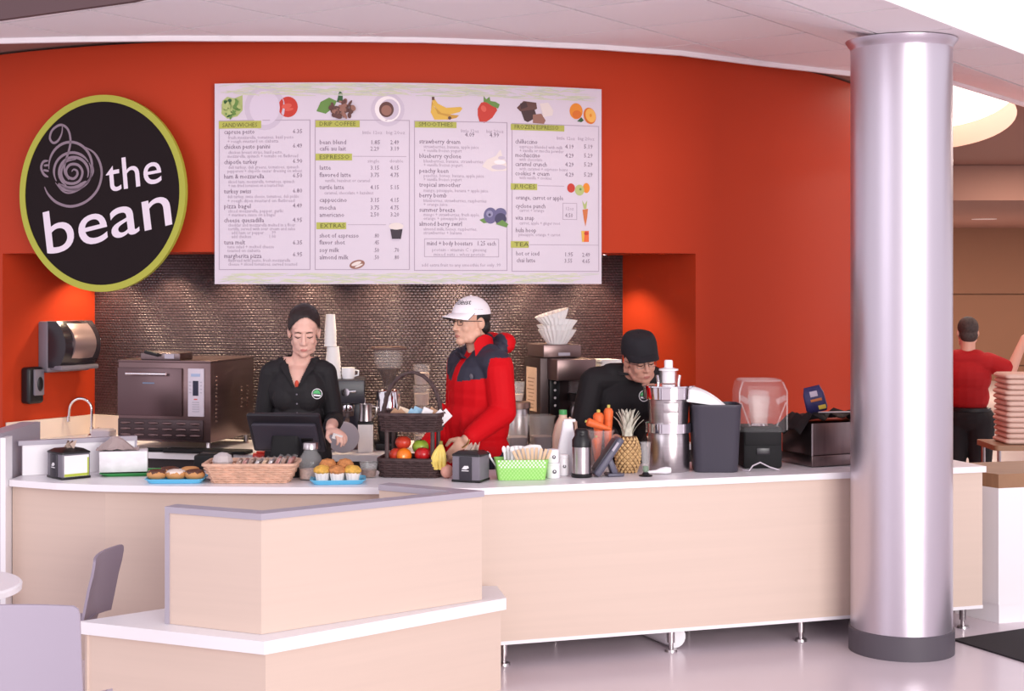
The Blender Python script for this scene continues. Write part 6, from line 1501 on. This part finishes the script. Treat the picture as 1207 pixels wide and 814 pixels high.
for sx in (-1, 1):      # turned-down collar and open placket edges
    P = []
    for x, z in ((.010, vz - .005), (.030, vz + .05), (.052, vz + .105)): P.append((sx * x + .006, front_y(sh, sx * x * 1.25 + .006, z, .014) - .004, z))
    P += [(sx * .068 + .003, -.035, 1.41), (sx * .062, .03, 1.435), (sx * .02, .075, 1.44)]
    Q = [(p[0] + sx * w_, p[1] - (.006 if i < 3 else 0), p[2] - .012 * (i > 1)) for i, (p, w_) in enumerate(zip(P, (.006, .02, .036, .022, .018, .0)))]
    n_ = len(P); mb.add(P + Q + [(p[0], p[1] + .006, p[2]) for p in P] + [(p[0], p[1] + .006, p[2]) for p in Q], [(i, i + 1, n_ + i + 1, n_ + i) for i in range(n_ - 1)] + [(2 * n_ + i, 3 * n_ + i, 3 * n_ + i + 1, 2 * n_ + i + 1) for i in range(n_ - 1)] + [(i, 2 * n_ + i, 2 * n_ + i + 1, i + 1) for i in range(n_ - 1)])
mb.build('collar', M_shirt, t)
mb = MB(); yb = front_y(bd, .006, 1.29); mb.ell((.006, yb + .004, 1.287), (.012, .008, .022)); mb.build('undershirt', mat('orange_undershirt', (206, 74, 52), 0.7), t)
for z_ in (1.235, 1.185, 1.135):
    mb = MB(); mb.ell((.008, front_y(sh, .008, z_) - .001, z_), (.005, .003, .005), seg=10, rings=6); mb.build('button', M_grey, t)
emblem(t, sh, .115, 1.238, .028)
blob(fat([('e', (0, .01, .93), (.165, .115, .11))] + legs(.9, .5, .085, .95), .012), .01, 2, 'trousers', M_trous, t, delfn=lambda c, n: c.z < .07 or c.z > .95)
shoes(t, .085)
hp = [('e', (0, .0225 * hs, .052 * hs), (.0815 * hs, .1 * hs, .083 * hs), None, TH), ('e', (0, .05 * hs, -.005), (.078 * hs, .07 * hs, .06 * hs), None, TH), ('e', (.0, .125 * hs, .03 * hs), (.04, .035, .04), None, TH),
      ('e', (-.06 * hs, .004, .034 * hs), (.024, .05, .05), None, TH), ('e', (.06 * hs, .004, .034 * hs), (.024, .05, .05), None, TH)]
def hairline(c, n):
    q = TH.inverted() @ c
    q = Vector(q) / hs
    return q.y < -.012 and q.z < .092 - (abs(q.x - .006) / .07) ** 2 * .062
blob(hp, .004, 3, 'hair', M_hair, t, delfn=hairline)
# pen-like strip in her fingers
mb = MB(); mb.box((0, 0, 0), (.05, .004, .03), rot=(.4, .3, .2)); mb.build('receipt', M_paper, label='small white slip in the hand of the woman in black', cat='paper', loc=Vector((ox, oy, 0)) + wr + Vector((.045, -.085, -.035)), smooth=False)

# ---------------------------------------------------------------- man in the red jacket
ox, oy, rz = -0.182, 8.16, R(-56)
t = thing('person', 'man in red jacket with dark yoke and white cap', 'person', (ox, oy, 0), rz)
hs = 1.05; TH = T_of((-.005, -.045, 1.622), 2, 6)
wl = Vector((.285, -.25, 1.03)); wr = Vector((-.10, -.27, .95))
torso = [('e', (0, .01, .95), (.175, .135, .14)), ('e', (0, 0, 1.1), (.165, .135, .16)), ('e', (0, 0, 1.27), (.175, .125, .16)), ('c', (-.165, .01, 1.395), .06, (.165, .01, 1.395), .06), ('c', (-.08, .02, 1.43), .05, (.08, .02, 1.43), .05)]
aL = limb([((.185, .01, 1.385), .056), ((.225, .01, 1.15), .047)]); fL = limb([((.225, .01, 1.15), .046), (tuple(wl), .031)])
aR = limb([((-.185, .01, 1.385), .056), ((-.2, .0, 1.13), .047)]); fR = limb([((-.2, .0, 1.13), .046), (tuple(wr), .031)])
neck = limb([((0, .02, 1.40), .06), (tuple(TH @ Vector((0, .02, -.05))), .056)])
prims = torso + aL + fL + aR + fR + neck + head_prims(TH, hs, True) + legs(.9, .5, .095, 1.05)
prims += hand_prims(wl, (-.25, -.55, -.75), (-.8, .3, -.1), 1, 28, 1.08) + hand_prims(wr, (.15, -.7, -.6), (.6, -.1, -.5), -1, 25, 1.08)
bd = blob(prims, .005, 5, 'body', [M_skin2, M_lip2], t, lip_fn(TH, hs))
face_bits(t, TH, hs, M_brow, True)
glasses(t, TH, hs, M_black)
jk = fat(torso[2:], .026) + [('e', (0, -.005, 1.08), (.198, .165, .2)), ('e', (0, -.005, .92), (.203, .170, .16)), ('e', (0, 0, 1.22), (.195, .152, .17))]
slL = fat(aL, .024) + [('c', (.225, .01, 1.15), .072, tuple(wl + Vector((-.003, .03, .012))), .052), ('c', (.20, 0, 1.36), .078, (.222, .005, 1.2), .074)]
slR = fat(aR, .024) + [('c', (-.2, .0, 1.13), .072, tuple(wr + Vector((-.003, .03, .012))), .056)]
folds = []
rnd = random.Random(31)
for k in range(4): x_ = -.14 + .075 * k; folds.append(('c', (x_, -.14, 1.16 - .02 * k), .022, (x_ + .035, -.15, .84), .026))
def yoke(c, n):
    arm = abs(c.x) > .19 + (1.40 - c.z) * -.02
    front = c.y < -.02
    if front and abs(c.x + .012) < .028: return 0
    if c.z > 1.435: return 1
    if abs(c.x) > .215: return 0
    lim = 1.30 + .03 * (abs(c.x) / .2) if front else 1.33
    if c.z > lim and abs(c.x) < .205: return 1
    return 0
jo = blob(jk + slL + slR + folds, .007, 4, 'jacket', [M_jack, M_navy], t, yoke, delfn=lambda c, n: (c.z > 1.47 and abs(c.x) < .06 and abs(c.y) < .06) or c.z < .785)
# stand collar, open at the throat, and the folded hood
for nm, m_, a0, a1, r0, r1, z1 in (('collar', M_jack, -40, 135, .095, .088, 1.555), ('collar_flap', M_navy, 205, 285, .098, .118, 1.50)):
    rings = []
    for i in range(15):
        a_ = R(a0 + (a1 - a0) * i / 14); c_, s_ = math.cos(a_), math.sin(a_); zt_ = z1 - (.02 if i in (0, 14) else 0) - .028 * max(0, s_) - .045 * max(0, -s_)
        rings.append([(r0 * 1.05 * c_, r0 * s_ * 1.02 + .0, 1.425), (r1 * c_, r1 * s_ - .012, zt_), ((r1 - .012) * c_, (r1 - .012) * s_ - .012, zt_), ((r0 - .014) * c_, (r0 - .014) * s_, 1.425)])
    mb = MB(); mb.loft(rings); mb.build(nm, m_, t)
hd = [('e', (0.0, .125, 1.485), (.14, .065, .05)), ('e', (.06, .13, 1.51), (.075, .055, .05)), ('e', (-.06, .13, 1.51), (.075, .055, .05)), ('c', (-.10, .08, 1.47), .04, (.10, .08, 1.47), .04)]
blob(hd, .007, 3, 'hood', [M_jack, M_navy], t, lambda c, n: 1 if c.y < .105 else 0)
mb = MB(); yb = front_y(jo, .115, 1.335); mb.ell((.115, yb - .001, 1.335), (.018, .003, .014), seg=14, rings=6, rot=(0, .4, 0)); mb.build('chest_patch', M_grey, t)
blob(fat([('e', (0, .01, .93), (.175, .13, .11))] + legs(.9, .5, .095, 1.05), .014), .01, 2, 'trousers', mat('dark_jeans', (48, 48, 62), 0.8), t, delfn=lambda c, n: c.z < .07 or c.z > .95)
shoes(t, .095)
blob([('e', (0, .028 * hs, .03 * hs), (.079 * hs, .09 * hs, .08 * hs), None, TH), ('e', (0, .058 * hs, -.03 * hs), (.068 * hs, .05 * hs, .05 * hs), None, TH)], .006, 2, 'hair', M_hairblack, t, delfn=lambda c, n: (TH.inverted() @ c).z > .075 * hs)
mb = MB(); mb.tube([(wl.x + .034 * math.cos(2 * PI * i / 16), wl.y - .012 + .02 * math.sin(2 * PI * i / 16), wl.z - .012 + .028 * math.sin(2 * PI * i / 16)) for i in range(16)], .004, 6, closed=True); mb.build('bracelet', mat('brass', (196, 160, 96), 0.3, metal=0.8), t)
# cap
def cap(t, T, s, m, m_under, crown=(.0885, .106, .088), cz=.052, brim=.07, flat=0.0, name='cap'):
    e_ = bpy.data.objects.new(name, None); COL.objects.link(e_); e_.parent = t; e_.matrix_local = T @ Matrix.Scale(s, 4)
    rx, ry, rzz = crown; rings = []; n_ = 36
    for k in range(10):
        a_ = (PI / 2) * k / 9 * .985; cf_ = math.cos(a_) ** (1 - flat * .9); z_ = rzz * math.sin(a_)
        rings.append([(rx * cf_ * math.cos(2 * PI * j / n_), .008 + ry * cf_ * math.sin(2 * PI * j / n_), cz - .018 + z_ * 1.06) for j in range(n_)])
    mb = MB(); mb.loft(rings, caps=True); mb.build('crown', m, e_)
    mb = MB(); mb.ell((0, .008, cz - .012 + rzz), (.006, .006, .004), seg=10, rings=6); mb.build('top_button', m, e_)
    P = []; nn_ = 17
    for j in range(nn_):
        ph = R(-68 + 136 * j / (nn_ - 1)); x0, y0 = rx * math.sin(ph), .008 - ry * math.cos(ph)
        row = []
        for i in range(5):
            q = i / 4; x = x0 * (1 - .08 * q); y = y0 - brim * q * max(0.0, math.cos(ph)) ** .6; z = cz - .006 - .014 * q - .026 * (x / rx) ** 2 * q
            row.append((x, y, z))
        P.append(row)
    vv = [p for r_ in P for p in r_]; lo_ = [(x, y, z - .004) for x, y, z in vv]
    q_ = [(j * 5 + i, (j + 1) * 5 + i, (j + 1) * 5 + i + 1, j * 5 + i + 1) for j in range(nn_ - 1) for i in range(4)]
    mb = MB(); mb.add(vv, q_, 0); mb.add(lo_, [tuple(reversed(f)) for f in q_], 1)
    nV = len(vv); mb.add(vv + lo_, [(j * 5 + 4, (j + 1) * 5 + 4, nV + (j + 1) * 5 + 4, nV + j * 5 + 4) for j in range(nn_ - 1)], 0)
    mb.build('visor', [m, m_under], e_)
    return e_
M_wcap = mat('white_cap_cloth', (240, 234, 238), 0.8); M_bcap = mat('black_cap_cloth', (32, 30, 36), 0.85)
ce = cap(t, TH, hs, M_wcap, mat('cap_underside', (52, 38, 44), 0.8))
def cap_text(e_, body, size, az, el, crown, cz, m, name, shear=0.2, tiltz=0.0):
    vv, ff = text_polys(body, size, 'CENTER', 3, shear=shear); rx, ry, rzz = crown; pts = []
    for x, y, z in vv:
        x, y = x * math.cos(tiltz) - y * math.sin(tiltz), x * math.sin(tiltz) + y * math.cos(tiltz)
        a_ = az + x / rx; b_ = el + y / rzz
        pts.append((1.02 * rx * math.cos(b_) * math.sin(a_), .008 - 1.02 * ry * math.cos(b_) * math.cos(a_), cz - .012 + 1.02 * rzz * math.sin(b_)))
    mb = MB(); mb.add(pts, ff); mb.build(name, m, e_, smooth=False, kind='stuff')
cap_text(ce, 'Titleist', .044, R(16), R(32), (.0885, .106, .088), .052, mat('cap_script', (44, 40, 48), 0.6), 'front_script')
cap_text(ce, '--- -- ---', .014, R(78), R(12), (.0885, .106, .088), .052, mat('cap_print', (120, 112, 122), 0.6), 'side_print', 0.3, R(-8))

# ---------------------------------------------------------------- man in the black cap
ox, oy, rz = 0.615, 8.56, R(17)
t = thing('person', 'man in black cap and black polo bending over the juicer', 'person', (ox, oy, 0), rz)
hs = 1.06; TH = T_of((.045, -.165, 1.405), 15, -2, -8)
torso = [('e', (0, .14, .90), (.18, .14, .13)), ('e', (0, .08, 1.03), (.175, .145, .15)), ('e', (0, .0, 1.16), (.185, .14, .15)), ('c', (-.165, -.035, 1.285), .062, (.165, -.035, 1.285), .062), ('c', (-.08, -.04, 1.315), .05, (.08, -.04, 1.315), .05)]
aL = limb([((.19, -.04, 1.275), .056), ((.26, -.12, 1.05), .046)]); fL = limb([((.26, -.12, 1.05), .042), ((.16, -.34, .99), .03)])
aR = limb([((-.19, -.04, 1.275), .056), ((-.27, -.10, 1.04), .046)]); fR = limb([((-.27, -.10, 1.04), .042), ((-.15, -.33, .98), .03)])
neck = limb([((0, -.03, 1.30), .06), (tuple(TH @ Vector((0, .02, -.05))), .056)])
prims = torso + aL + fL + aR + fR + neck + head_prims(TH, hs, True) + legs(.86, .48, .095, 1.05, .12)
prims += hand_prims((.16, -.34, .99), (-.3, -.8, -.4), (-.6, 0, -.6), 1, 30) + hand_prims((-.15, -.33, .98), (.3, -.8, -.4), (.6, 0, -.6), -1, 30)
bd = blob(prims, .005, 5, 'body', [M_skin3, M_lip2], t, lip_fn(TH, hs))
face_bits(t, TH, hs, M_brow, False); glasses(t, TH, hs, mat('thin_metal_frame', (120, 104, 100), 0.3, metal=0.7))
po_ = blob(fat(torso[1:] + [('e', (0, .12, .93), (.182, .142, .13))] + [('c', (.19, -.04, 1.275), .058, (.26, -.12, 1.05), .052), ('c', (-.19, -.04, 1.275), .058, (-.27, -.10, 1.04), .052), ('c', (.26, -.12, 1.05), .048, (.19, -.28, 1.005), .04), ('c', (-.27, -.10, 1.04), .048, (-.18, -.27, 1.0), .04)], .016), .007, 3, 'polo_shirt', M_shirt, t, delfn=lambda c, n: c.z < .80)
mb = MB(); rings = []
for i in range(25):
    a_ = 2 * PI * i / 24; c_, s_ = math.cos(a_), math.sin(a_); rings.append([(.09 * c_, -.05 + .09 * s_, 1.315), (.078 * c_, -.058 + .082 * s_, 1.348 + .02 * s_), (.07 * c_, -.058 + .074 * s_, 1.348 + .02 * s_), (.08 * c_, -.05 + .08 * s_, 1.315)])
mb.loft(rings, closed=False); mb.build('collar', M_shirt, t)
emblem(t, po_, .075, 1.20, .031)
blob(fat([('e', (0, .13, .9), (.18, .14, .1))] + legs(.86, .48, .095, 1.05, .12), .013), .01, 2, 'trousers', M_trous, t, delfn=lambda c, n: c.z < .07 or c.z > .92)
shoes(t, .095, .12)
blob([('e', (0, .028 * hs, .02 * hs), (.079 * hs, .088 * hs, .075 * hs), None, TH)], .006, 2, 'hair', M_hair2, t, delfn=lambda c, n: (TH.inverted() @ c).z > .05 * hs)
cap(t, TH, hs, M_bcap, M_bcap, crown=(.094, .108, .098), cz=.056, brim=.05, flat=.78)

# ---------------------------------------------------------------- man in the hall behind, back turned
ox, oy, rz = 3.46, 11.6, R(162)
t = thing('person', 'man in dark red polo seen from behind reaching up to the right', 'person', (ox, oy, 0), rz)
def w2l(x, y, z): dx, dy = x - ox, y - oy; return (math.cos(rz) * dx + math.sin(rz) * dy, -math.sin(rz) * dx + math.cos(rz) * dy, z)
hs = .98; TH = T_of((.0, -.02, 1.445), 4, 12)
torso = [('e', (0, 0, .82), (.15, .115, .12)), ('e', (0, 0, .96), (.145, .12, .14)), ('e', (0, 0, 1.10), (.16, .12, .14)), ('c', (-.14, .01, 1.215), .054, (.14, .01, 1.215), .054), ('c', (-.07, .02, 1.25), .05, (.07, .02, 1.25), .05)]
sR = Vector(w2l(3.60, 11.56, 1.225)); eR = Vector(w2l(3.755, 11.5, 1.155)); hR = Vector(w2l(3.88, 11.56, 1.40))
aR = limb([(tuple(sR), .056), (tuple(eR), .045)]); fR = limb([(tuple(eR), .044), (tuple(hR), .029)])
aL = limb([((.185, .01, 1.2), .055), ((.23, 0, .96), .044)]); fL = limb([((.23, 0, .96), .042), ((.2, -.2, .86), .029)])
prims = torso + aR + fR + aL + fL + limb([((0, .01, 1.24), .056), (tuple(TH @ Vector((0, .02, -.05))), .054)]) + head_prims(TH, hs, True) + legs(.78, .42, .09, 1.0)
d_ = Vector(w2l(ox + .75, oy, .35)); prims += hand_prims(hR, (d_.x, d_.y, .2), (0, 0, -1), 1, 30) + hand_prims((.2, -.2, .86), (0, -.8, -.5), (-1, 0, 0), 1, 30)
blob(prims, .007, 3, 'body', M_skin3, t)
pl = blob(fat(torso[1:], .018) + fat(limb([(tuple(sR), .058), (tuple(sR + (eR - sR) * .72), .06)]), .014) + fat(limb([((.185, .01, 1.2), .056), ((.215, .0, 1.05), .055)]), .014), .008, 3, 'polo_shirt', M_polo, t, delfn=lambda c, n: c.z < .865)
mb = MB(); mb.lathe([(.15, .845), (.172, .85), (.172, .875), (.15, .88)], seg=36, sy=.78); mb.build('belt', M_black, t)
blob(fat([('e', (0, 0, .80), (.172, .128, .09))] + legs(.78, .42, .09, 1.05), .02), .01, 2, 'trousers', M_trous, t, delfn=lambda c, n: c.z < .07 or c.z > .86)
shoes(t, .09)
blob([('e', (0, .022 * hs, .036 * hs), (.081 * hs, .094 * hs, .086 * hs), None, TH), ('e', (0, .05 * hs, -.03 * hs), (.07 * hs, .055 * hs, .055 * hs), None, TH)], .007, 2, 'hair', M_hair2, t)
mb = MB(); rr_loft(mb, [(.05, .04, 0), (.07, .06, .05), (.10, .09, .10)], .015); mb.build('held_cloth', M_cloth, label='pale cloth held up by the man in dark red', cat='cloth', loc=Vector((3.975, 11.56, 1.27)))
# small round fruit on the worktop beside the right-hand napkin dispenser
t = thing('peach', 'pale pink round fruit between the bananas and the napkin dispenser', 'fruit', base(527, 563.5) + Vector((0, 0, .034)))
mb = MB(); mb.ell((0, 0, 0), (.033, .033, .034), seg=18, rings=12); mb.build('flesh', mat('peach_skin', (222, 164, 146), 0.55, vary=0.1, vscale=(20, 20, 20)), t)
mb = MB(); mb.tube([(0, 0, .03), (.002, 0, .042)], .002, 6); mb.build('stem', M_stem, t)
